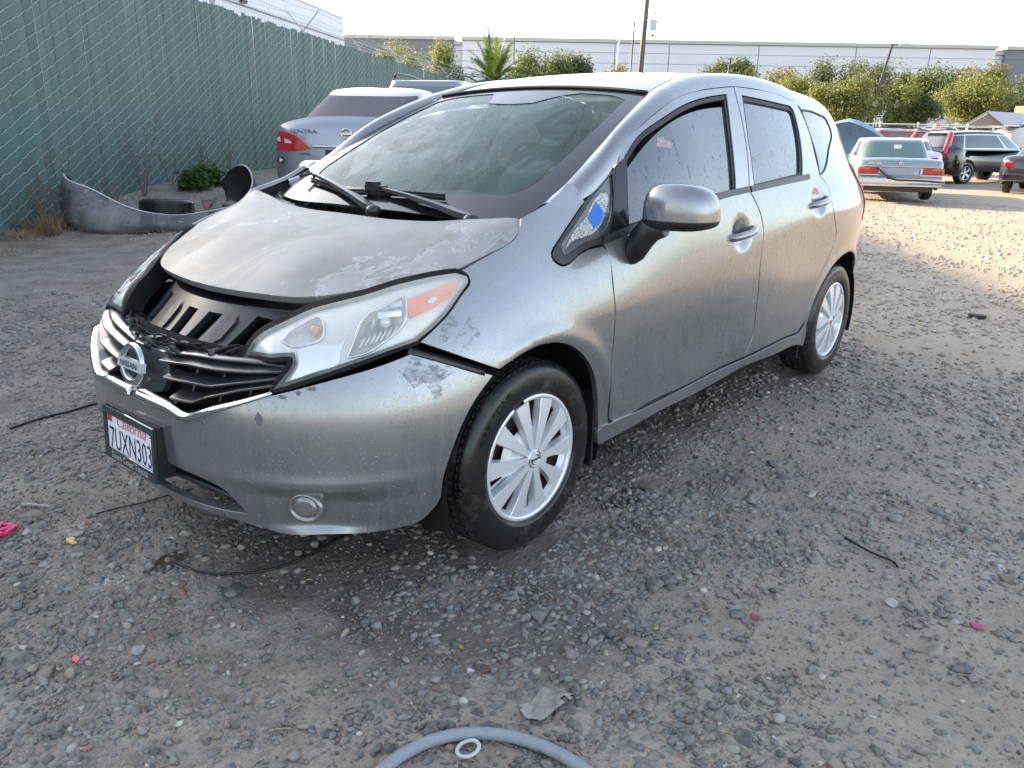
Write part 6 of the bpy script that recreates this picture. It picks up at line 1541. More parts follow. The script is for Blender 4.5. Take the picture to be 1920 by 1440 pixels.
class Body:
    """lofted body: control stations along x, each a half profile (y, z) from the sill to the centre line of the deck"""
    def __init__(s, st, roof):
        s.xs = np.array([a[0] for a in st]); s.P = np.array([a[1] for a in st]); s.roof = roof
        K = s.P.shape[1]; s.sp = [[Spline(s.xs, s.P[:, k, c]) for c in (0, 1)] for k in range(K)]; s.K = K
    def mesh(s, name, m, parent, n=44, mm=5):
        X = np.linspace(s.xs[0], s.xs[-1], n); V = []; 
        tt = np.linspace(0, s.K-1, (s.K-1)*mm+1)
        for x in X:
            q_ = np.array([[s.sp[k][0](x), s.sp[k][1](x)] for k in range(s.K)]); 
            half = np.stack([np.interp(tt, np.arange(s.K), q_[:, 0]), np.interp(tt, np.arange(s.K), q_[:, 1])], -1)
            # soften the corners of the section
            for _ in range(3): half[1:-1] = (half[:-2]+2*half[1:-1]+half[2:])/4
            ring = np.concatenate([half, half[::-1][1:]*[-1, 1]]); V.append(np.c_[np.full(len(ring), x), ring])
        L = len(V[0]); V = np.concatenate(V); F = [(i*L+j, i*L+j+1, (i+1)*L+j+1, (i+1)*L+j) for i in range(n-1) for j in range(L-1)]
        F = [f[::-1] for f in F]
        F.append(list(range(L))); F.append([(n-1)*L+j for j in range(L)][::-1])
        o = mesh_np(name, V, F, m, parent, True); s.V = V.reshape(n, L, 3); return o
    def G(s, t, a, off=0.):
        """greenhouse surface: t 0 belt .. 1 roof, a angle (0 front, pi rear)"""
        r = s.roof; t = np.asarray(t, float); a = np.asarray(a, float)
        xf = r['xf'][0]+(r['xf'][1]-r['xf'][0])*t; xr = r['xr'][0]+(r['xr'][1]-r['xr'][0])*t; w = r['w'][0]+(r['w'][1]-r['w'][0])*t**1.25
        z = r['z'][0]+(r['z'][1]-r['z'][0])*t; cx_ = (xf+xr)/2; hl = (xf-xr)/2; e = r.get('e', .42); ca, sa = np.cos(a), np.sin(a)
        x = cx_+hl*np.sign(ca)*np.abs(ca)**e; y = w*np.sign(sa)*np.abs(sa)**e
        z = z-r.get('drop', .03)*(np.abs(x-cx_)/hl)**2*t
        P = np.stack([x, y, z], -1); 
        return P+np.stack([np.cos(a), np.sin(a), 0*a], -1)*off
    def house(s, m, parent, nt=10, na=72):
        T = np.linspace(0, 1, nt); A = np.linspace(0, 2*math.pi, na, endpoint=False); A = A+.0*np.sin(4*A)
        rows = [s.G(np.full(na, t), A) for t in T]; c = rows[-1].mean(0); cr = s.roof.get('crown', .06)
        for k, f in enumerate((.93, .8, .55, .28)): r_ = c+(rows[nt-1]-c)*f; r_[:, 2] = rows[nt-1][:, 2]+cr*(1-f*f)**.8*(1 if True else 0)+(c[2]-rows[nt-1][:, 2])*(1-f); rows.append(r_)
        V = np.concatenate(rows+[[c+[0, 0, cr]]]); L = len(rows); F = [(i*na+j, i*na+(j+1) % na, (i+1)*na+(j+1) % na, (i+1)*na+j) for i in range(L-1) for j in range(na)]
        F += [((L-1)*na+j, (L-1)*na+(j+1) % na, L*na) for j in range(na)]; return mesh_np('roof', V, F, m, parent, True)
    def pane(s, name, t0, t1, a0, a1, m, parent, off=.006, n=14, a0t=None, a1t=None):
        V = []; F = []
        for i in range(7):
            u = i/6; t = t0+(t1-t0)*u; b0 = a0+((a0t if a0t is not None else a0)-a0)*u; b1 = a1+((a1t if a1t is not None else a1)-a1)*u
            V.append(s.G(np.full(n, t), np.linspace(b0, b1, n), off))
        V = np.concatenate(V); F = [(i*n+j, i*n+j+1, (i+1)*n+j+1, (i+1)*n+j) for i in range(6) for j in range(n-1)]; return mesh_np(name, V, F, m, parent, True)
def place(e, rear_centre, heading, L, ground):
    h = R(heading); e.rotation_euler = (0, 0, h); e.location = (rear_centre[0]+math.cos(h)*L/2, rear_centre[1]+math.sin(h)*L/2, ground)
def bx(name, c, d, m, parent, bev=0.012):
    b = MB(); b.box(c, d); o = b.build(name, m, parent)
    if bev:
        md = o.modifiers.new('bevel', 'BEVEL'); md.width = min(bev, min(d)*.45); md.segments = 2
    return o
def arches(parent, xs, y, r, w=.10):
    for x in xs:
        for s_ in (1, -1):
            b = MB(); V = []; n = 20
            for k in range(n+1):
                a = math.pi*(-.08+1.16*k/n); V += [(x+r*math.cos(a), s_*(y+.004), r*.92+r*math.sin(a)), (x+r*math.cos(a), s_*(y-w), r*.92+r*math.sin(a))]
            c0 = len(V); V.append((x, s_*(y+.004), r*.8)); F = [(2*k, 2*k+2, c0) for k in range(n)]; b.add(V, F); b.build('wheel_arch', M['black_dull'], parent)
def letters_rear(txt, parent, x, y, z, size, m, tilt=0., sx=1., bold=.0):
    # read from behind: the viewer's right is the car's right (-y)
    return lettering('lettering', txt, lambda a, b_: (x-b_*math.sin(tilt)*-1*0, y-a, z+b_), size, m, parent, bold=bold, sx=sx)
# --- silver saloon beside the fence
sal = empty('parked_car', (0, 0, 0), 0, 'silver saloon with red tail lamps and frosted rear window, nose along the fence', 'car')
Lb = 4.63; PS = paint('saloon_silver', (.30, .31, .335), .15, drops=False, rough=.34, metal=.6)
def prof(w, zs, zm, zb, zd, k=1.): return [(w*.90, zs), (w*.985, zs+.12), (w, zm), (w*.97, zb-.10), (w*.88, zb), (w*.5, zd), (0, zd+.01)]
st = [(-2.315, prof(.60, .40, .62, .93, .97)), (-2.28, prof(.74, .34, .62, .99, 1.05)), (-2.15, prof(.83, .28, .64, 1.02, 1.085)), (-1.8, prof(.872, .24, .66, 1.03, 1.09)), (-1.3, prof(.88, .22, .66, 1.03, 1.07)), (0, prof(.88, .2, .62, .98, 1.02)), (1.1, prof(.88, .2, .62, .94, .99)), (1.9, prof(.82, .22, .6, .82, .88)), (2.315, prof(.60, .3, .5, .64, .68))]
bd = Body(st, dict(xf=(1.15, .35), xr=(-2.02, -1.02), w=(.79, .58), z=(1.0, 1.44), e=.46, drop=.05, crown=.07)); bd.mesh('body', PS, sal, 60)
bd.house(PS, sal)
M['frost'] = mat('frosted_rear_glass', (.060, .056, .068), .55, spec=.25)
bd.pane('rear_window', .10, .90, math.pi-.86, math.pi+.86, M['frost'], sal, .010, 18, math.pi-.90, math.pi+.90)
for s_ in (1, -1): bd.pane('side_window', .12, .86, s_*.62, s_*1.9, M['bg_glass'], sal, .008, 18)
bd.pane('windscreen', .08, .9, -.9, .9, M['bg_glass'], sal, .008)
def rear_patch(nm, pts, m, parent, body, off=.012, th=.03):
    """patch hugging the tail: pts (y, z) outline; the depth follows the body"""
    V = body.V; L = V.shape[1]; n = len(V); xs_ = V[:, 0, 0]
    def xat(y, z):
        hw = np.array([np.interp(z, V[i][:L//2+1, 2], V[i][:L//2+1, 1], left=0, right=0) for i in range(n)]); a = abs(y)
        for i in range(n):
            if hw[i] >= a: return xs_[i] if i == 0 else xs_[i-1]+(xs_[i]-xs_[i-1])*(a-hw[i-1])/max(1e-6, hw[i]-hw[i-1])
        return xs_[n//3]
    def S(u, v): u = np.asarray(u, float); v = np.asarray(v, float); return np.stack([np.array([xat(a, c) for a, c in zip(u.ravel(), v.ravel())]).reshape(u.shape)-off, u, v], -1)
    return panel(nm, np.array(pts, float), S, m, parent, step=.035, gap=0, flange=th, out=(3., 0, .7))
for s_ in (1, -1):
    o = rear_patch('tail_lamp', [(s_*y, z) for y, z in ((.86, .955), (.72, .945), (.56, .895), (.40, .765), (.60, .735), (.80, .74), (.868, .77))], M['red_lens'], sal, bd)
    rear_patch('lamp_insert', [(s_*y, z) for y, z in ((.85, .885), (.76, .885), (.745, .83), (.85, .835))], M['clear_lens'], o, bd, .018, .02); rear_patch('lamp_insert', [(s_*y, z) for y, z in ((.70, .865), (.655, .855), (.60, .815), (.70, .82))], M['clear_lens'], o, bd, .018, .02)
bx('boot_trim', (-2.315, 0, .79), (.05, .78, .035), M['chrome'], sal); bx('plate_recess', (-2.30, 0, .68), (.04, .50, .16), M['black'], sal)
b = MB(); a = np.linspace(0, 2*math.pi, 25)[:-1]; b.tube([(-2.335, .055*math.cos(t), .925+.05*math.sin(t)) for t in a], .008, 6, closed=True); b.box((-2.338, 0, .925), (.012, .125, .022)); b.build('emblem', M['chrome'], sal)
letters_rear('SENTRA', sal, -2.336, .47, .925, .055, M['ink_black'], sx=1.5); letters_rear('CAPITAL', sal, -2.334, .47, .70, .030, M['ink_black'], bold=.02); letters_rear('NISSAN', sal, -2.334, .45, .672, .018, M['ink_grey'])
b = MB(); b.disc((-2.29, .75, .64), .042, 20, 0); o = b.build('sticker', M['ink_black'], sal); b = MB(); b.add([(-2.297, .765, .615), (-2.297, .765, .665), (-2.297, .725, .64)], [(0, 1, 2)]); b.build('sticker_mark', mat('sticker_cream', (.6, .58, .45), .5), o)
bx('lower_bumper', (-2.27, 0, .36), (.16, 1.45, .16), M['black'], sal, .05)
for x in (-1.35, 1.35):
    for y in (.82, -.82): simple_wheel(sal, x, y*.97, .315, .2, M['silver_plastic'])
arches(sal, (-1.35, 1.35), .878, .35)
for x in (-1.83,):
    b = MB(); 
cor = np.array([-3.36, -5.62]); hd = 217; rv = np.array([math.sin(R(hd)), -math.cos(R(hd))]); place(sal, cor+rv*.84, hd, Lb, .27)
# --- pale estate/SUV in front of the saloon
suv = empty('parked_car', (0, 0, 0), 0, 'pale silver estate with black roof rails, only its roof showing past the saloon', 'car')
st = [(-2.3, prof(.70, .40, .7, 1.0, 1.08)), (-2.2, prof(.86, .36, .7, 1.08, 1.14)), (-1.2, prof(.91, .28, .7, 1.10, 1.14)), (.9, prof(.91, .26, .7, 1.05, 1.10)), (1.7, prof(.86, .28, .66, .96, 1.02)), (2.3, prof(.66, .36, .6, .78, .84))]
bd2 = Body(st, dict(xf=(1.3, .45), xr=(-2.22, -1.98), w=(.84, .66), z=(1.08, 1.66), e=.26, drop=.03, crown=.05)); PS2 = paint('estate_silver', (.26, .265, .28), .2, drops=False, metal=.5); bd2.mesh('body', PS2, suv); bd2.house(PS2, suv)
bd2.pane('rear_window', .18, .84, math.pi-.8, math.pi+.8, M['bg_glass_green'], suv, .01)
for s_ in (1, -1):
    bd2.pane('side_window', .15, .84, s_*.5, s_*2.2, M['bg_glass'], suv, .008)
    b = MB(); b.tube([(-1.8, s_*.58, 1.70), (-1.7, s_*.58, 1.76), (-.6, s_*.58, 1.785), (.4, s_*.57, 1.75), (.5, s_*.57, 1.69)], .022, 6); b.build('roof_rail', M['black'], suv)
for x in (-1.4, 1.4):
    for y in (.82, -.82): simple_wheel(suv, x, y, .35, .22, M['silver_plastic'])
place(suv, (-8.35, -8.55), 214, 4.6, .42)
# --- old saloon with chrome bumper
old = empty('parked_car', (0, 0, 0), 0, 'vintage pale blue-silver saloon with ribbed tail lamps and hanging bumper strip', 'car')
PO = paint('old_blue_silver', (.22, .265, .30), .35, drops=False, rough=.38, metal=.35)
def prof2(w, zs, zm, zb, zd): return [(w*.92, zs), (w*.99, zs+.10), (w, zm), (w*.98, zb-.07), (w*.93, zb), (w*.55, zd), (0, zd+.005)]
st = [(-2.44, prof2(.87, .42, .66, .87, .90)), (-2.38, prof2(.905, .36, .66, .905, .935)), (-1.9, prof2(.925, .30, .66, .925, .96)), (-1.2, prof2(.935, .28, .66, .935, .97)), (0, prof2(.935, .27, .66, .93, .95)), (1.2, prof2(.93, .27, .66, .92, .97)), (2.1, prof2(.91, .30, .64, .88, .92)), (2.45, prof2(.86, .38, .62, .82, .85))]
bo = Body(st, dict(xf=(1.0, .45), xr=(-1.52, -1.12), w=(.82, .66), z=(.93, 1.40), e=.30, drop=.035, crown=.05)); bo.mesh('body', PO, old); bo.house(PO, old)
bo.pane('rear_window', .10, .88, math.pi-.78, math.pi+.78, M['bg_glass_green'], old, .008, 18)
b = MB(); c = bo.G(np.array([.6]), np.array([math.pi]))[0]; b.box(c+[-.02, -.06, .02], (.006, .16, .10)); b.build('window_paper', M['white_plastic'], old)
for s_ in (1, -1):
    bo.pane('side_window', .14, .86, s_*.62, s_*1.50, M['bg_glass'], old, .006); bo.pane('side_window', .14, .86, s_*1.58, s_*2.30, M['bg_glass'], old, .006); bo.pane('quarter_light', .14, .86, s_*2.36, s_*2.52, M['bg_glass'], old, .006, 6, s_*2.36, s_*2.42)
for s_ in (1, -1):
    o = bx('tail_lamp', (-2.44, s_*.685, .70), (.06, .43, .145), M['red_lens'], old)
    bx('indicator', (-2.425, s_*.885, .70), (.10, .06, .140), M['orange_lens'], o); bx('indicator', (-2.448, s_*.76, .735), (.06, .2, .055), M['orange_lens'], o, .006)
    bx('reversing_lamp', (-2.445, s_*.445, .70), (.06, .05, .13), M['clear_lens'], o)
    b = MB()
    for k in range(4): b.box((-2.476, s_*.685, .65+.033*k), (.012, .43, .008))
    b.build('lamp_rib', M['red_lens'], o)
    bx('chrome_strip', (-2.45, s_*.66, .605), (.06, .50, .03), M['chrome'], old, .01)
bx('boot_lip', (-2.455, 0, .795), (.03, 1.5, .02), M['chrome'], old, .006); bx('plate_recess', (-2.462, 0, .69), (.012, .62, .17), mat('primer_blue', (.26, .30, .36), .6), old, .004)
o = bx('bumper', (-2.50, 0, .475), (.12, 1.86, .15), M['chrome'], old, .04); bx('bumper_lower', (-2.48, 0, .375), (.10, 1.80, .055), M['chrome'], old, .02)
for s_ in (1, -1): bx('bumper_side', (-2.2, s_*.935, .475), (.62, .045, .13), M['chrome'], old, .02)
b = MB(); b.tube(spline_pts([(-2.52, .50, .76), (-2.56, .36, .64), (-2.575, .18, .53), (-2.575, -.1, .50), (-2.57, -.6, .49), (-2.56, -.93, .47)], .04), .022, 6); b.build('loose_strip', M['black'], old)
bx('valance', (-2.36, 0, .30), (.16, 1.5, .14), M['rust'], old, .03)
b = MB(); a = np.linspace(0, 2*math.pi, 25)[:-1]; b.tube([(-2.475, .045*math.cos(t), .855+.045*math.sin(t)) for t in a], .006, 6, closed=True)
for t in (math.pi/2, math.pi/2+2.094, math.pi/2+4.189): b.tube([(-2.475, 0, .855), (-2.475, .042*math.cos(t), .855+.042*math.sin(t))], .005, 5)
b.build('badge', M['chrome'], old); letters_rear('450 SEL', old, -2.474, .56, .838, .075, M['chrome'], sx=1.25, bold=.015)
for x in (-1.42, 1.44):
    for y in (.80, -.80): simple_wheel(old, x, y, .33, .21, M['silver_plastic'])
arches(old, (-1.42, 1.44), .925, .37)
place(old, (-18.35, -3.20), 205, 4.9, -.22)
# --- black SUV with tall red lamps
blk = empty('parked_car', (0, 0, 0), 0, 'black SUV with tall red tail lamps and chrome window line', 'car')
PB = mat('black_paint', (.008, .008, .009), .18, coat=1., coat_rough=.03)
st = [(-2.38, prof(.74, .46, .72, 1.02, 1.06)), (-2.30, prof(.88, .40, .72, 1.09, 1.12)), (-1.4, prof(.94, .34, .74, 1.10, 1.14)), (.9, prof(.94, .32, .72, 1.06, 1.12)), (1.8, prof(.90, .34, .70, 1.00, 1.06)), (2.38, prof(.70, .42, .62, .84, .90))]
bb_ = Body(st, dict(xf=(1.35, .55), xr=(-2.28, -1.92), w=(.86, .66), z=(1.08, 1.68), e=.38, drop=.06, crown=.08)); bb_.mesh('body', PB, blk); bb_.house(PB, blk)
bb_.pane('rear_window', .16, .88, math.pi-.66, math.pi+.66, M['bg_glass'], blk, .010, 18)
for s_ in (1, -1):
    bb_.pane('window_frame', .08, .88, s_*.46, s_*2.40, M['chrome'], blk, .006, 26); bb_.pane('side_window', .13, .83, s_*.52, s_*1.42, M['bg_glass_green'], blk, .012, 16); bb_.pane('side_window', .13, .83, s_*1.46, s_*1.80, M['bg_glass'], blk, .012, 12); bb_.pane('side_window', .13, .83, s_*1.84, s_*2.34, M['bg_glass'], blk, .012, 12)
    P = [(-2.34, s_*.82, .80), (-2.34, s_*.86, 1.02), (-2.27, s_*.83, 1.16), (-2.18, s_*.79, 1.36), (-2.05, s_*.71, 1.62)]; b = MB(); b.tube(spline_pts(P, .06), [.09]*1+[.085]*0 or .08, 8); b.build('tail_lamp', M['red_lens'], blk)
    bx('lamp_insert', (-2.41, s_*.78, .93), (.06, .12, .14), M['clear_lens'], blk, .02); bx('reflector', (-2.39, s_*.70, .60), (.06, .36, .07), M['red_lens'], blk, .01)
    b = MB(); b.tube([(-1.9, s_*.62, 1.78), (-1.8, s_*.62, 1.82), (.2, s_*.60, 1.83), (.3, s_*.60, 1.78)], .022, 6); b.build('roof_rail', M['silver_plastic'], blk)
bx('spoiler', (-1.99, 0, 1.74), (.20, 1.1, .05), PB, blk, .02); bx('license_plate', (-2.40, .12, .98), (.02, .32, .16), M['plate_white'], blk, .005); bx('plate_recess', (-2.385, 0, .98), (.02, .90, .20), M['silver_plastic'], blk, .02); bx('rear_bumper', (-2.33, 0, .52), (.22, 1.76, .26), mat('bumper_grey', (.14, .13, .12), .6), blk, .06)
letters_rear('VOLVO', blk, -2.405, 0, 1.10, .08, M['chrome'], sx=1.6)
for x in (-1.40, 1.46):
    for y in (.86, -.86): simple_wheel(blk, x, y, .36, .23, M['silver_plastic'])
arches(blk, (-1.40, 1.46), .935, .42)
place(blk, (-28.45, -5.30), 149, 4.76, -.28)
# --- dark saloon at the right edge
dk = empty('parked_car', (0, 0, 0), 0, 'dark grey saloon cut off by the right edge, tail towards the camera', 'car')
PD = mat('dark_grey_paint', (.018, .018, .02), .25, .3, coat=1., coat_rough=.05)
bq = Body([(x, p) for x, p in [(-2.3, prof(.68, .44, .62, .86, .90)), (-2.2, prof(.82, .36, .64, .94, .98)), (-1.6, prof(.88, .28, .66, .97, 1.02)), (0, prof(.88, .24, .64, .94, .98)), (1.4, prof(.87, .24, .62, .88, .94)), (2.3, prof(.62, .32, .54, .68, .72))]], dict(xf=(1.1, .4), xr=(-1.75, -1.05), w=(.79, .62), z=(.95, 1.38), e=.36, drop=.04, crown=.05)); bq.mesh('body', PD, dk); bq.house(PD, dk)
bq.pane('rear_window', .1, .88, math.pi-.8, math.pi+.8, M['bg_glass'], dk, .008)
for s_ in (1, -1): bq.pane('side_window', .12, .85, s_*.6, s_*2.1, M['bg_glass'], dk, .008); bx('tail_lamp', (-2.26, s_*.70, .80), (.12, .22, .15), M['red_lens'], dk, .03)
bx('license_plate', (-2.325, .0, .80), (.02, .31, .16), mat('dull_plate', (.30, .30, .30), .5), dk, .004); bx('rear_bumper', (-2.30, 0, .48), (.16, 1.66, .22), PD, dk, .06); bx('tyre_scuff', (-2.2, .82, .2), (.02, .02, .02), M['black'], dk, 0)
b = MB(); b.tube([(-2.33, .03*math.cos(t), .91+.03*math.sin(t)) for t in np.linspace(0, 2*math.pi, 17)[:-1]], .006, 5, closed=True); b.build('badge', M['chrome'], dk)
for x in (-1.35, 1.35):
    for y in (.80, -.80): simple_wheel(dk, x, y, .32, .2, M['silver_plastic'])
arches(dk, (-1.35, 1.35), .876, .36)
place(dk, (-24.15, -1.30), 180, 4.6, -.26)
# --- white saloon between them
wt = empty('parked_car', (0, 0, 0), 0, 'white saloon half hidden between the vintage saloon and the black SUV', 'car')
PW = mat('white_paint', (.55, .56, .59), .3, coat=.8, coat_rough=.05)
bw = Body(st_ := [(-2.3, prof(.66, .44, .62, .92, .96)), (-2.2, prof(.82, .36, .64, .98, 1.02)), (-1.6, prof(.88, .28, .66, 1.0, 1.05)), (0, prof(.88, .24, .64, .96, 1.0)), (1.4, prof(.87, .24, .62, .9, .95)), (2.3, prof(.62, .32, .54, .68, .72))], dict(xf=(1.1, .4), xr=(-1.85, -.95), w=(.79, .62), z=(.98, 1.42), e=.36, drop=.04, crown=.05)); bw.mesh('body', PW, wt); bw.house(PW, wt)
bw.pane('rear_window', .1, .88, math.pi-.8, math.pi+.8, M['bg_glass'], wt, .008)
for s_ in (1, -1): bw.pane('side_window', .14, .84, s_*.6, s_*2.2, M['bg_glass'], wt, .008); bx('tail_lamp', (-2.24, s_*.70, .82), (.14, .22, .13), M['red_lens'], wt, .03)
for x in (-1.35, 1.35):
    for y in (.80, -.80): simple_wheel(wt, x, y, .32, .2, M['silver_plastic'])
place(wt, (-25.6, -4.95), 200, 4.6, -.27)
# --- red four-by-four seen from the side
rd = empty('parked_car', (0, 0, 0), 0, 'red four-by-four with roof rack and dark side windows behind the vintage saloon', 'car')
PR = mat('red_paint', (.22, .025, .03), .35, coat=.6, coat_rough=.1)
br_ = Body([(-2.25, prof(.80, .5, .8, 1.06, 1.10)), (-2.2, prof(.86, .42, .8, 1.08, 1.12)), (0, prof(.88, .36, .78, 1.08, 1.12)), (1.3, prof(.87, .36, .76, 1.06, 1.12)), (2.25, prof(.78, .44, .7, .98, 1.02))], dict(xf=(1.0, .6), xr=(-2.2, -2.12), w=(.82, .72), z=(1.08, 1.70), e=.2, drop=.015, crown=.04)); br_.mesh('body', PR, rd); br_.house(PR, rd)
for s_ in (1, -1):
    for a0, a1 in ((.42, 1.05), (1.2, 1.75), (1.9, 2.62)): br_.pane('side_window', .16, .84, s_*a0, s_*a1, M['bg_glass'], rd, .008, 10)
    b = MB(); b.tube([(-2.0, s_*.6, 1.83), (.5, s_*.6, 1.83)], .022, 6); b.build('roof_rail', M['black'], rd)
for x in (-1.8, -1.0, -.2, .4): 
    b = MB(); b.tube([(x, -.6, 1.84), (x, .6, 1.84)], .02, 6); b.build('rack_bar', M['black'], rd)
br_.pane('rear_window', .16, .84, math.pi-.5, math.pi+.5, M['bg_glass'], rd, .008)
for x in (-1.35, 1.35):
    for y in (.80, -.80): simple_wheel(rd, x, y, .37, .24, M['silver_plastic'])
arches(rd, (-1.35, 1.35), .88, .42)
place(rd, (-34.2, -8.9), 121, 4.5, -.30)
# --- blue tarpaulin over a load
tp = empty('tarp_load', (0, 0, 0), 0, 'blue tarpaulin stretched over a tall load behind the hatchback', 'tarpaulin')
def tarp_mat():
    m = mat('blue_tarp', (.10, .20, .34), .55); k = NT(m); co = k.coord(); n = k.noise(k.mapping(co, (.8, 3, 2)), 1.6, 4, .55); k.to('Base Color', k.mix(n, (.085, .17, .30), (.13, .25, .40))); k.to('Normal', k.bump(n, .5, .08)); return m
pr = [(-1.4, 1.50), (-1.0, 1.76), (-.55, 1.93), (-.25, 1.99), (.0, 1.94), (.35, 1.86), (.55, 1.80), (.7, 1.70), (1.05, 1.64), (1.35, 1.55)]
V = []; nk = 9
for k in range(nk):
    v = -1+2*k/(nk-1)
    for y, z in pr: V.append((v*1.3, y*(1-.06*v*v), z-.10*v*v-.03*math.sin(3*y+2*v)))
L = len(pr); F = [(i*L+j, i*L+j+1, (i+1)*L+j+1, (i+1)*L+j) for i in range(nk-1) for j in range(L-1)]
def wallrow(idx):
    global V, F
    b0 = len(V); V += [(V[i][0]*1.03, V[i][1]*1.03, .25) for i in idx]; F += [(idx[j], idx[j+1], b0+j+1, b0+j) for j in range(len(idx)-1)]
wallrow(list(range(L))); wallrow([(nk-1)*L+j for j in range(L)]); wallrow([i*L for i in range(nk)]); wallrow([i*L+L-1 for i in range(nk)])
mesh_np('tarpaulin', V, F, tarp_mat(), tp, True); bx('trailer_bed', (0, 0, .35), (2.6, 2.5, .2), M['black'], tp, .02)
for x in (-.7, .7):
    for y in (1.1, -1.1): simple_wheel(tp, x, y, .33, .2, M['silver_plastic'])
tp.rotation_euler = (0, 0, R(200)); tp.location = (-26.6, -7.55, -.26)
# orange cone-like beacon on the roof line and a few car roofs further back
bc = empty('beacon', (0, 0, 0), 0, 'orange warning beacon peeping over the white saloon', 'beacon'); b = MB(); b.tube([(0, 0, -1.9), (0, 0, -.1)], .03, 6); b.build('beacon_post', M['black'], bc); b = MB(); b.lathe([(.14, -.10), (.13, 0), (.08, .06), (0, .08)], 16, 'z'); b.build('beacon_dome', mat('beacon_orange', (.65, .16, .02), .4), bc)
bc.location = (-32.6, -6.0, 1.62)
for i, (px_, d_, col, lb) in enumerate([(17.9, 44, (.05, .05, .06), 'dark car roof far behind the red four-by-four'), (21.0, 46, (.45, .46, .48), 'silver car far back, left of the carport'), (23.2, 47, (.06, .06, .07), 'black car far back under the carport edge'), (29.5, 47, (.55, .55, .56), 'white car far back, right of the carport posts')]):
    e = empty('parked_car', (0, 0, 0), 0, lb, 'car', 'cars at the far end of the yard'); pm = mat('far_paint', col, .3, coat=.7)
    bf = Body([(-2.2, prof(.7, .44, .62, .92, .96)), (-2.0, prof(.86, .3, .64, .98, 1.02)), (1.4, prof(.86, .26, .62, .9, .95)), (2.2, prof(.66, .34, .54, .72, .76))], dict(xf=(1.1, .4), xr=(-1.85, -1.2), w=(.78, .62), z=(.97, 1.42), e=.34, drop=.04, crown=.05)); bf.mesh('body', pm, e, 20, 3); bf.house(pm, e, 6, 40)
    for s_ in (1, -1): bf.pane('side_window', .14, .84, s_*.6, s_*2.4, M['bg_glass'], e, .01, 10)
    bf.pane('rear_window', .14, .84, math.pi-.7, math.pi+.7, M['bg_glass'], e, .01, 8)
    for x in (-1.3, 1.3):
        for y in (.8, -.8): 
            b = MB(); b.lathe([(0, -.1), (.3, -.1), (.31, 0), (.3, .1), (0, .1)], 14, 'y'); o = b.build('wheel', M['black'], e); o.location = (x, y, .31)
    p = vpt(d_, px_, 0); e.location = (p[0], p[1], float(terrain(p[0], p[1]))); e.rotation_euler = (0, 0, R(130 if i % 2 else 300))
# ---------------------------------------------------------------- things lying about
def gz(x, y): return float(terrain(x, y))
def noisy_tube(name, pts, r, m, label, cat, step=.01, lift=0., n=8, jit=0.):
    P = spline_pts(np.array(pts, float), step); P3 = np.c_[P, [gz(x, y)+r*.9+lift for x, y in P]]
    k = np.ones(9)/9; z = np.convolve(np.r_[[P3[0, 2]]*4, P3[:, 2], [P3[-1, 2]]*4], k, 'valid'); P3[:, 2] = np.maximum(z, P3[:, 2]-.3*r)
    if jit: P3 += rng.normal(0, jit, P3.shape)
    b = MB(); b.tube(P3-np.mean(P3, 0)*[1, 1, 0]*1, r, n); o = b.build(name, m); c = np.mean(P3, 0); o.location = (c[0], c[1], 0); return tag(o, label, cat)
def hose_mat():
    m = mat('grey_hose', (.21, .235, .255), .6); k = NT(m); co = k.coord(); n = k.noise(co, 60, 4, .6); b_ = k.noise(co, 9, 4, .6); f = k.noise(k.mapping(co, (1, 1, 1)), 420, 2)
    c = k.mix(n, (.17, .195, .215), (.27, .295, .315)); c = k.mix(k.ramp(b_, [(.62, 0.), (.70, .8)]), c, (.06, .06, .06)); c = k.mix(k.ramp(b_, [(.28, .6), (.40, 0.)]), c, (.30, .27, .24)); k.to('Base Color', c); k.to('Normal', k.bump(k.math('ADD', n, f), .35, .002)); return m
noisy_tube('hose', [(1.10, 1.19), (1.02, 1.186), (.954, 1.184), (.901, 1.182), (.848, 1.191), (.787, 1.219), (.735, 1.266), (.699, 1.321), (.68, 1.38), (.672, 1.438), (.673, 1.501), (.694, 1.581), (.75, 1.66)], .0135, hose_mat(), 'grey rubber hose arching along the bottom edge', 'hose', .008, .004, 16)
b = MB(); a = np.linspace(0, 2*math.pi, 41)[:-1]; b.lathe([(.0205, 0), (.0205, .005), (.0275, .006), (.0285, .003), (.0275, 0)], 40, 'z', closed=True); o = b.build('ring', mat('worn_white_ring', (.50, .49, .44), .5)); tag(o, 'small worn white metal ring lying inside the hose curve', 'ring')
o.location = (.787, 1.273, gz(.787, 1.273)+.012); o.rotation_euler = (.22, .12, 0)
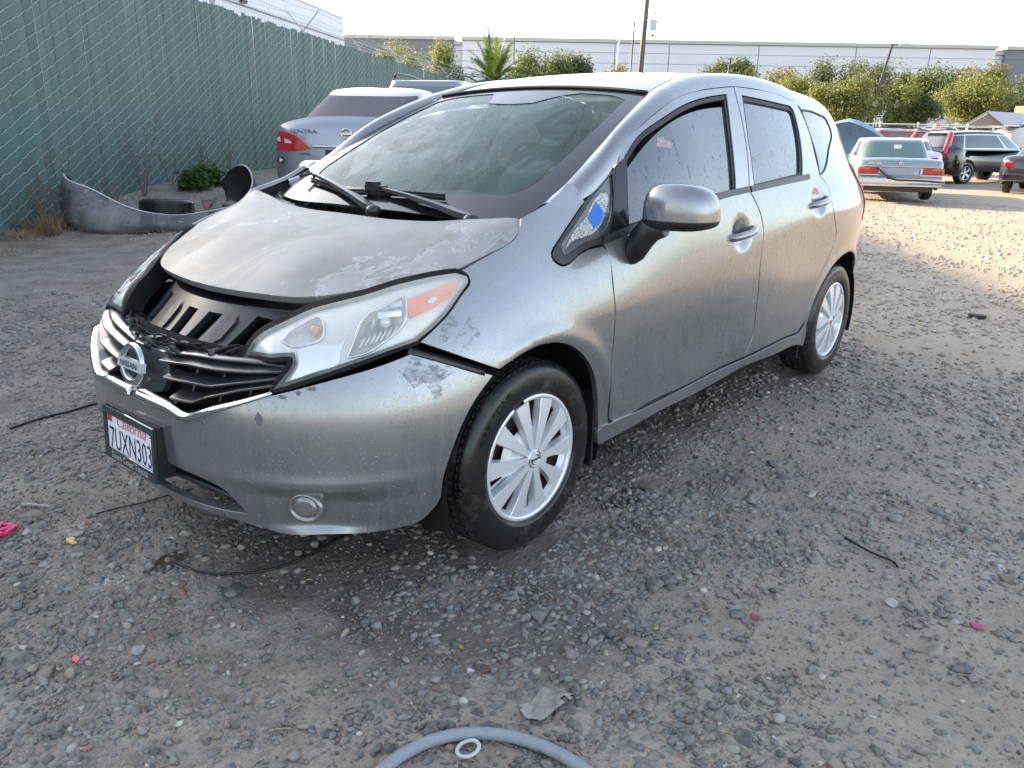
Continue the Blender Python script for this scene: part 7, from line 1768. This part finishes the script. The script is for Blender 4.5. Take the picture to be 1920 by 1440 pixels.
# muddy flattened wrapper
def wrap_mat():
    m = mat('muddy_wrapper', (.2, .18, .16), .45); k = NT(m); co = k.coord(); n = k.noise(co, 26, 6, .65); w = k.noise(co, 70, 4, .7); p = k.sep(co)
    band = k.math('MULTIPLY', k.ramp(p[1], [(.46, 0.), (.50, 1.)]), k.ramp(w, [(.44, 0.), (.54, 1.)]))
    c = k.mix(k.ramp(n, [(.35, 0.), (.7, 1.)]), (.19, .16, .14), (.36, .32, .285)); c = k.mix(k.math('MULTIPLY', band, .85), c, (.66, .66, .68)); k.to('Base Color', c); k.to('Normal', k.bump(k.math('ADD', n, k.math('MULTIPLY', w, .5)), .8, .006)); return m
c0 = np.array([.632, 1.272]); e1 = np.array([.505, 1.265])-c0+np.array([0, .02]); e2 = np.array([.625, 1.337])-c0
V = []; F = []; nu, nv = 26, 18
for i in range(nu+1):
    for j in range(nv+1):
        u, v = i/nu, j/nv; p = c0+e1*(u+.02*math.sin(9*v))+e2*(v+.05*math.sin(7*u)); 
        z = gz(*p)+.017+.006*math.sin(11*u+3*v)*math.cos(5*v)+.004*float(VN(u*9, v*7)); V.append((*p, z))
F = [(i*(nv+1)+j, (i+1)*(nv+1)+j, (i+1)*(nv+1)+j+1, i*(nv+1)+j+1) for i in range(nu) for j in range(nv) if not (i > 22 and j > 14) and not (i < 2 and j < 3) and not (17 < i < 21 and j > 13)]
V = np.array(V); cm = V.mean(0); o = mesh_np('wrapper', V-cm*[1, 1, 0], F, None, None, True); o.location = (cm[0], cm[1], 0)
wm = wrap_mat(); o.data.materials.append(wm); tag(o, 'muddy torn plastic wrapper pressed flat behind the hose', 'wrapper')
for nd in wm.node_tree.nodes:
    pass
M['cable'] = mat('black_cable', (.012, .012, .012), .4)
noisy_tube('cable', [(.815, .035), (.812, .09), (.79, .18), (.74, .25), (.69, .295), (.62, .325), (.54, .335), (.44, .322), (.34, .305), (.2, .30)], .0042, M['cable'], 'thin black cable curving out from under the front bumper', 'cable', .01, .003, 8)
noisy_tube('cable', [(.86, -.43), (.78, -.42), (.70, -.40), (.62, -.39), (.52, -.38)], .003, M['cable'], 'short black wire on the gravel below the number plate', 'cable', .01, .003, 6)
noisy_tube('cable', [(.75, -1.50), (.62, -1.53), (.50, -1.54), (.38, -1.57), (.28, -1.56)], .006, M['cable'], 'black cord lying on the dirt left of the hatchback', 'cable', .02, .003, 6)
noisy_tube('rod', [(-.735, 1.555), (-.715, 1.60), (-.69, 1.67), (-.668, 1.735), (-.655, 1.742)], .0042, M['cable'], 'thin black plastic rod on the dirt at the right', 'rod', .01, .006, 6)
def flat_piece(name, pts, th, m, label, cat, tilt=0., lift=.006, holes=False):
    P = np.array(pts, float); c = P.mean(0); Q_ = P-c; n = len(P); z = gz(*c)+lift
    V = [(x, y, 0+tilt*x) for x, y in Q_]+[(x*.92, y*.92, th+tilt*x) for x, y in Q_]; F = [list(range(n))[::-1], list(range(n, 2*n))]+[(i, (i+1) % n, n+(i+1) % n, n+i) for i in range(n)]
    o = mesh_np(name, V, F, m); o.location = (c[0], c[1], z); return tag(o, label, cat)
# pink plastic lattice, cut by the left edge
M['pink'] = mat('pink_plastic', (.72, .035, .16), .4); e = np.array([1.115, -.515])
b = MB(); ring_ = [(-.055, -.035), (.0, -.045), (.045, -.02), (.05, .03), (.01, .05), (-.05, .035)]
zz = .012
def bar(p, q_): b.tube([(p[0], p[1], zz+.35*abs(p[0])*.3), (q_[0], q_[1], zz+.1*abs(q_[0]))], .0075, 6)
for i in range(6): bar(ring_[i], ring_[(i+1) % 6])
for i in range(6): bar(ring_[i], (0, 0))
o = b.build('plastic_toy', M['pink']); o.location = (1.125, -.505, gz(1.125, -.505)+.006); o.rotation_euler = (.1, -.1, .4); tag(o, 'bright pink plastic lattice piece at the left edge', 'plastic piece')
flat_piece('plastic_chip', [(.965, -.315), (.985, -.312), (.992, -.295), (.985, -.27), (.97, -.265), (.975, -.285), (.962, -.292)], .006, mat('yellow_plastic', (.55, .36, .04), .45), 'small yellow plastic chip on the gravel near the plate', 'plastic chip', .1)
flat_piece('plastic_scrap', [(.99, -.68), (.97, -.665), (.93, -.60), (.915, -.575), (.925, -.60), (.955, -.665), (.985, -.70)], .005, mat('grey_scrap', (.24, .23, .225), .5), 'torn grey plastic strip on the dirt left of the number plate', 'plastic scrap')
flat_piece('leaf', [(-.12, 1.50), (-.10, 1.515), (-.105, 1.535), (-.125, 1.53)], .003, mat('magenta_petal', (.28, .03, .09), .5), 'dark pink petal lying right of the front wheel', 'leaf')
flat_piece('leaf', [(-.47, 1.98), (-.45, 1.995), (-.455, 2.02), (-.48, 2.01)], .003, bpy.data.materials['magenta_petal'], 'pale magenta petal beside the white stone', 'leaf')
flat_piece('leaf', [(.30, 1.865), (.315, 1.87), (.345, 1.905), (.335, 1.915), (.31, 1.885)], .003, mat('maroon_leaf', (.14, .015, .03), .5), 'dark red leaf on the gravel near the bottom right', 'leaf')
flat_piece('leaf', [(1.205, .30), (1.22, .315), (1.215, .34), (1.20, .325)], .003, mat('red_scrap', (.55, .02, .05), .4), 'tiny bright red scrap in the bottom left corner', 'plastic chip')
flat_piece('leaf', [(.52, .99), (.535, 1.0), (.53, 1.015)], .003, mat('dry_leaf', (.45, .25, .06), .5), 'small orange dry leaf on bare mud before the bumper', 'leaf')
flat_piece('rag', [(-4.86, 1.07), (-4.78, 1.08), (-4.75, 1.14), (-4.80, 1.20), (-4.90, 1.19), (-4.92, 1.12)], .016, mat('black_rag', (.015, .014, .014), .8), 'black crumpled scrap lying on the sunlit yard right of the rear wheel', 'rag', .1)
# a few single stones that stand out
def stone(x, y, s_, col, label, seed):
    D_, T_ = rock_shape(3, seed, 16); o = mesh_np('stone', D_*[s_, s_*.8, s_*.6], [list(t) for t in T_], None, None, False); mm = mat('single_stone', col, .6); k = NT(mm); co = k.coord(); n = k.noise(co, 60, 5, .65); k.to('Base Color', k.mix(k.ramp(n, [(.35, 0.), (.7, 1.)]), tuple(c*.6 for c in col), col)); k.to('Normal', k.bump(n, .5, .004))
    o.data.materials.append(mm); o.location = (x, y, gz(x, y)+s_*.3); o.rotation_euler = (0, 0, seed); return tag(o, label, 'stone')
stone(-.439, 1.788, .022, (.45, .43, .40), 'pale rounded stone standing out on the dirt at the right', 501)
stone(.585, 1.085, .011, (.62, .60, .58), 'tiny white pebble among grey gravel before the front wheel', 502)
stone(.555, 1.115, .018, (.20, .085, .065), 'rust-red stone next to the white pebble', 503)
stone(1.09, .40, .019, (.28, .28, .27), 'light grey stone alone on the mud at the lower left', 504)
stone(.95, -.33, .022, (.40, .38, .34), 'pale chalky stone in front of the number plate', 505)
stone(.60, 1.93, .030, (.10, .11, .085), 'dark mossy stone in the lower right gravel drift', 506)
stone(.66, 1.12, .024, (.17, .13, .10), 'brown flat stone left of the wrapper', 507)
# ---- discarded bumper, tyre, rubble and weeds by the fence
def scrap_mat():
    m = mat('scraped_bumper', (.09, .09, .095), .55); k = NT(m); co = k.coord(); n = k.noise(co, 2.2, 6, .65, .5); w = k.noise(k.mapping(co, (3, 3, 14)), 2, 5, .6); p = k.sep(co)
    c = k.mix(k.ramp(n, [(.42, 0.), (.66, 1.)]), (.055, .055, .058), (.19, .19, .195)); c = k.mix(k.ramp(w, [(.60, 0.), (.74, .6)]), c, (.42, .42, .42)); k.to('Base Color', c); return m
sb = empty('discarded_bumper', (0, 0, 0), 0, 'scraped grey car bumper lying upturned against the fence', 'car bumper')
ex = np.array([-.545, .838, 0])      # to the right along the picture
ex = np.array([FD[0], FD[1], 0])*.35+np.array([rt[0], rt[1], 0])*.65; ex /= np.linalg.norm(ex); ey = np.array([-ex[1], ex[0], 0])
if ey@np.array([fw[0], fw[1], 0]) < 0: ey = -ey        # away from the camera
ctl = np.array([  # along the picture, away from the camera, lower edge, upper edge
 (-.98, .62, .16, .50), (-1.06, .36, .10, .62), (-1.0, .12, .04, .56), (-.80, -.02, .0, .48), (-.55, -.09, -.03, .33), (-.2, -.12, -.03, .20), (.15, -.12, -.02, .165), (.5, -.08, -.01, .20), (.78, .0, .0, .25), (.98, .14, .02, .36), (1.10, .38, .05, .56), (1.02, .62, .08, .70), (.86, .74, .10, .60), (.76, .78, .12, .50)])
cc = spline_pts(ctl, .05); L = len(cc); K = 7; V = []
for x, y, z0_, z1_ in cc:
    for j in range(K):
        t = j/(K-1); out_ = .10*math.sin(math.pi*(t*.75+.18))-.06; c = np.array([x, y]); cen_ = np.array([0, .55]); d2 = c-cen_; d2 /= np.linalg.norm(d2); c = c+d2*out_
        V.append(ex*c[0]+ey*c[1]+np.array([0, 0, z0_+(z1_-z0_)*t+.02]))
F = [(i*K+j, i*K+j+1, (i+1)*K+j+1, (i+1)*K+j) for i in range(L-1) for j in range(K-1)]
shell_ = mesh_np('shell', V, F, scrap_mat(), sb, True); md = shell_.modifiers.new('thickness', 'SOLIDIFY'); md.thickness = .012
inn = mesh_np('shell_inside', [np.array(v)+(ex*0+ey*.0)-(lambda q_: q_/np.linalg.norm(q_))(np.array(v)-ey*.55-np.array([0, 0, v[2]]))*.022 for v in V], [f[::-1] for f in F], M['black'], sb, True)
b = MB(); b.tube([V[i*K+K-1]+np.array([0, 0, .004]) for i in range(L)], .011, 6); b.build('torn_edge', mat('pale_plastic_edge', (.48, .52, .54), .4), sb)
sb.location = (-2.80, -7.02, gz(-2.80, -7.02)-.02); 
ot = empty('old_tyre', (0, 0, 0), 0, 'worn muddy tyre lying flat inside the discarded bumper', 'tyre')
b = MB(); pf = [(.19, .06), (.20, .0), (.24, -.0), (.30, .02), (.315, .05)]+[v for k in range(4) for v in ((.318, .06+.025*k), (.310, .066+.025*k), (.310, .072+.025*k), (.318, .078+.025*k))]+[(.315, .165), (.30, .195), (.24, .215), (.20, .21), (.19, .16)]
b.lathe(pf, 48, 'z'); b.build('tyre_casing', tyre_mat(), ot); b = MB(); b.lathe([(0, .10), (.10, .10), (.16, .12), (.19, .18), (.2, .195)], 32, 'z'); b.build('wheel_disc', M['rust'], ot); ot.location = (-2.98, -7.38, gz(-2.98, -7.38)+.05); ot.rotation_euler = (.05, -.06, 0)
M['brick'] = mat('old_brick', (.26, .10, .07), .8); M['concrete'] = wallmat('concrete_lump', (.24, .21, .20))
for i, (x, y, d, m_, lb) in enumerate([(-3.50, -7.35, (.22, .10, .07), 'brick', 'broken red brick beside the old tyre'), (-3.72, -7.20, (.34, .16, .09), 'concrete', 'pinkish concrete slab fragment right of the brick'), (-3.66, -7.55, (.16, .14, .12), 'concrete', 'small grey rubble lump behind the concrete slab')]):
    D_, T_ = rock_shape(3, 600+i, 12); o = mesh_np('rubble', D_*np.array(d)*.6, [list(t) for t in T_], M[m_], None, False); o.location = (x, y, gz(x, y)+d[2]*.4+.08); o.rotation_euler = (0, 0, .7+i); tag(o, lb, 'rubble')
M['dry_weed'] = mat('dry_weed', (.25, .17, .09), .8); M['dry_weed_dark'] = mat('dry_weed_stem', (.14, .085, .06), .8); M['green_weed'] = leaf_mat('green_weed', (.03, .07, .015), (.07, .13, .03))
def weed(s, n, h, seed, label, m='dry_weed_dark', stems=5, spread=.25):
    r_ = np.random.default_rng(seed); p = fpt(s, n, 0); b = MB()
    for k in range(stems):
        a = r_.uniform(0, 6.28); hh = h*r_.uniform(.5, 1); q0 = np.array([r_.normal(0, .05), r_.normal(0, .05), 0]); tip = q0+[math.cos(a)*spread*hh, math.sin(a)*spread*hh, hh]; mid = (q0+tip)/2+r_.normal(0, .03, 3); P = spline_pts([q0, mid, tip], .1); b.tube(P, np.linspace(.007, .003, len(P)), 4)
        for j in range(int(hh*14)):
            t = r_.uniform(.2, 1); c = q0*(1-t)+tip*t+(mid-(q0+tip)/2)*4*t*(1-t)*.5; d3 = r_.normal(0, 1, 3); d3[2] = abs(d3[2])*.8; d3 *= r_.uniform(.04, .12)/np.linalg.norm(d3); b.tube([c, c+d3*.6, c+d3], [.0035, .003, .006], 3)
    o = b.build('dry_weed', M[m]); o.location = (p[0], p[1], gz(p[0], p[1])-.02); return tag(o, label, 'weed', 'dry weeds along the fence foot')
for i, (s, n, h, lb) in enumerate([(.55, .35, 1.0, 'tall dry weed stalk at the left, against the fence'), (.2, .45, .65, 'broken dry weed stalks nearest the left edge'), (2.5, .25, 1.1, 'tall thin dry weed behind the discarded bumper'), (3.3, .3, .55, 'low dry weed above the old tyre'), (4.3, .25, .8, 'dry branching weed right of the old tyre'), (1.5, .4, .5, 'short dry weed at the left end of the bumper'), (5.2, .3, .7, 'grey dry weed near the upright bumper end')]): weed(s, n, h, 40+i, lb)
def tuft(x, y, r0, h, n, m, seed, label, cat='grass'):
    r_ = np.random.default_rng(seed); V = []; F = []
    for k in range(n):
        a, q_ = r_.uniform(0, 6.28), r0*r_.random()**.6; c = np.array([q_*math.cos(a), q_*math.sin(a), 0]); d3 = np.array([math.cos(a)*r_.uniform(.2, 1.2), math.sin(a)*r_.uniform(.2, 1.2), 1.])+r_.normal(0, .3, 3); L = h*r_.uniform(.5, 1.1); t3 = np.array([-math.sin(a), math.cos(a), 0])*.004; b0 = len(V)
        V += [c-t3, c+t3, c+d3*L*.6+t3*.6, c+d3*L*.6-t3*.6, c+d3*L*.9-[0, 0, L*.25]]; F += [(b0, b0+1, b0+2, b0+3), (b0+3, b0+2, b0+4)]
    o = mesh_np('grass_tuft', V, F, m); o.location = (x, y, gz(x, y)); o['kind'] = 'stuff'; return o
for i, (x, y, r0, h, n) in enumerate([(-1.75, -7.75, .32, .22, 420), (-1.35, -7.45, .3, .12, 260), (-2.2, -7.6, .35, .07, 300), (-2.7, -7.2, .5, .05, 320), (-3.3, -7.2, .5, .05, 280), (-1.0, -6.9, .5, .06, 260)]): tuft(x, y, r0, h, n, M['dry_weed'], 70+i, '')
r_ = np.random.default_rng(8)
for i, (s, n, w_, h) in enumerate([(3.0, .75, .16, .20), (3.5, .7, .22, .24), (.95, .45, .12, .22)]):
    p = fpt(s, n, 0); C_ = r_.normal(0, 1, (700 if i < 2 else 250, 3))*[w_*.55, w_*.55, h*.35]+[0, 0, h*.45]; C_[:, 2] = np.abs(C_[:, 2]); e = leaves('green_weed', C_, np.tile([0, 0, 1.], (len(C_), 1)), .05, M['green_weed'], None, 90+i); e.location = (p[0], p[1], gz(p[0], p[1])+.02); tag(e, ['bushy green weed just right of the old tyre', 'bushy green weed beside the upright bumper end', 'small green weed behind the dry grass at the left'][i], 'weed')
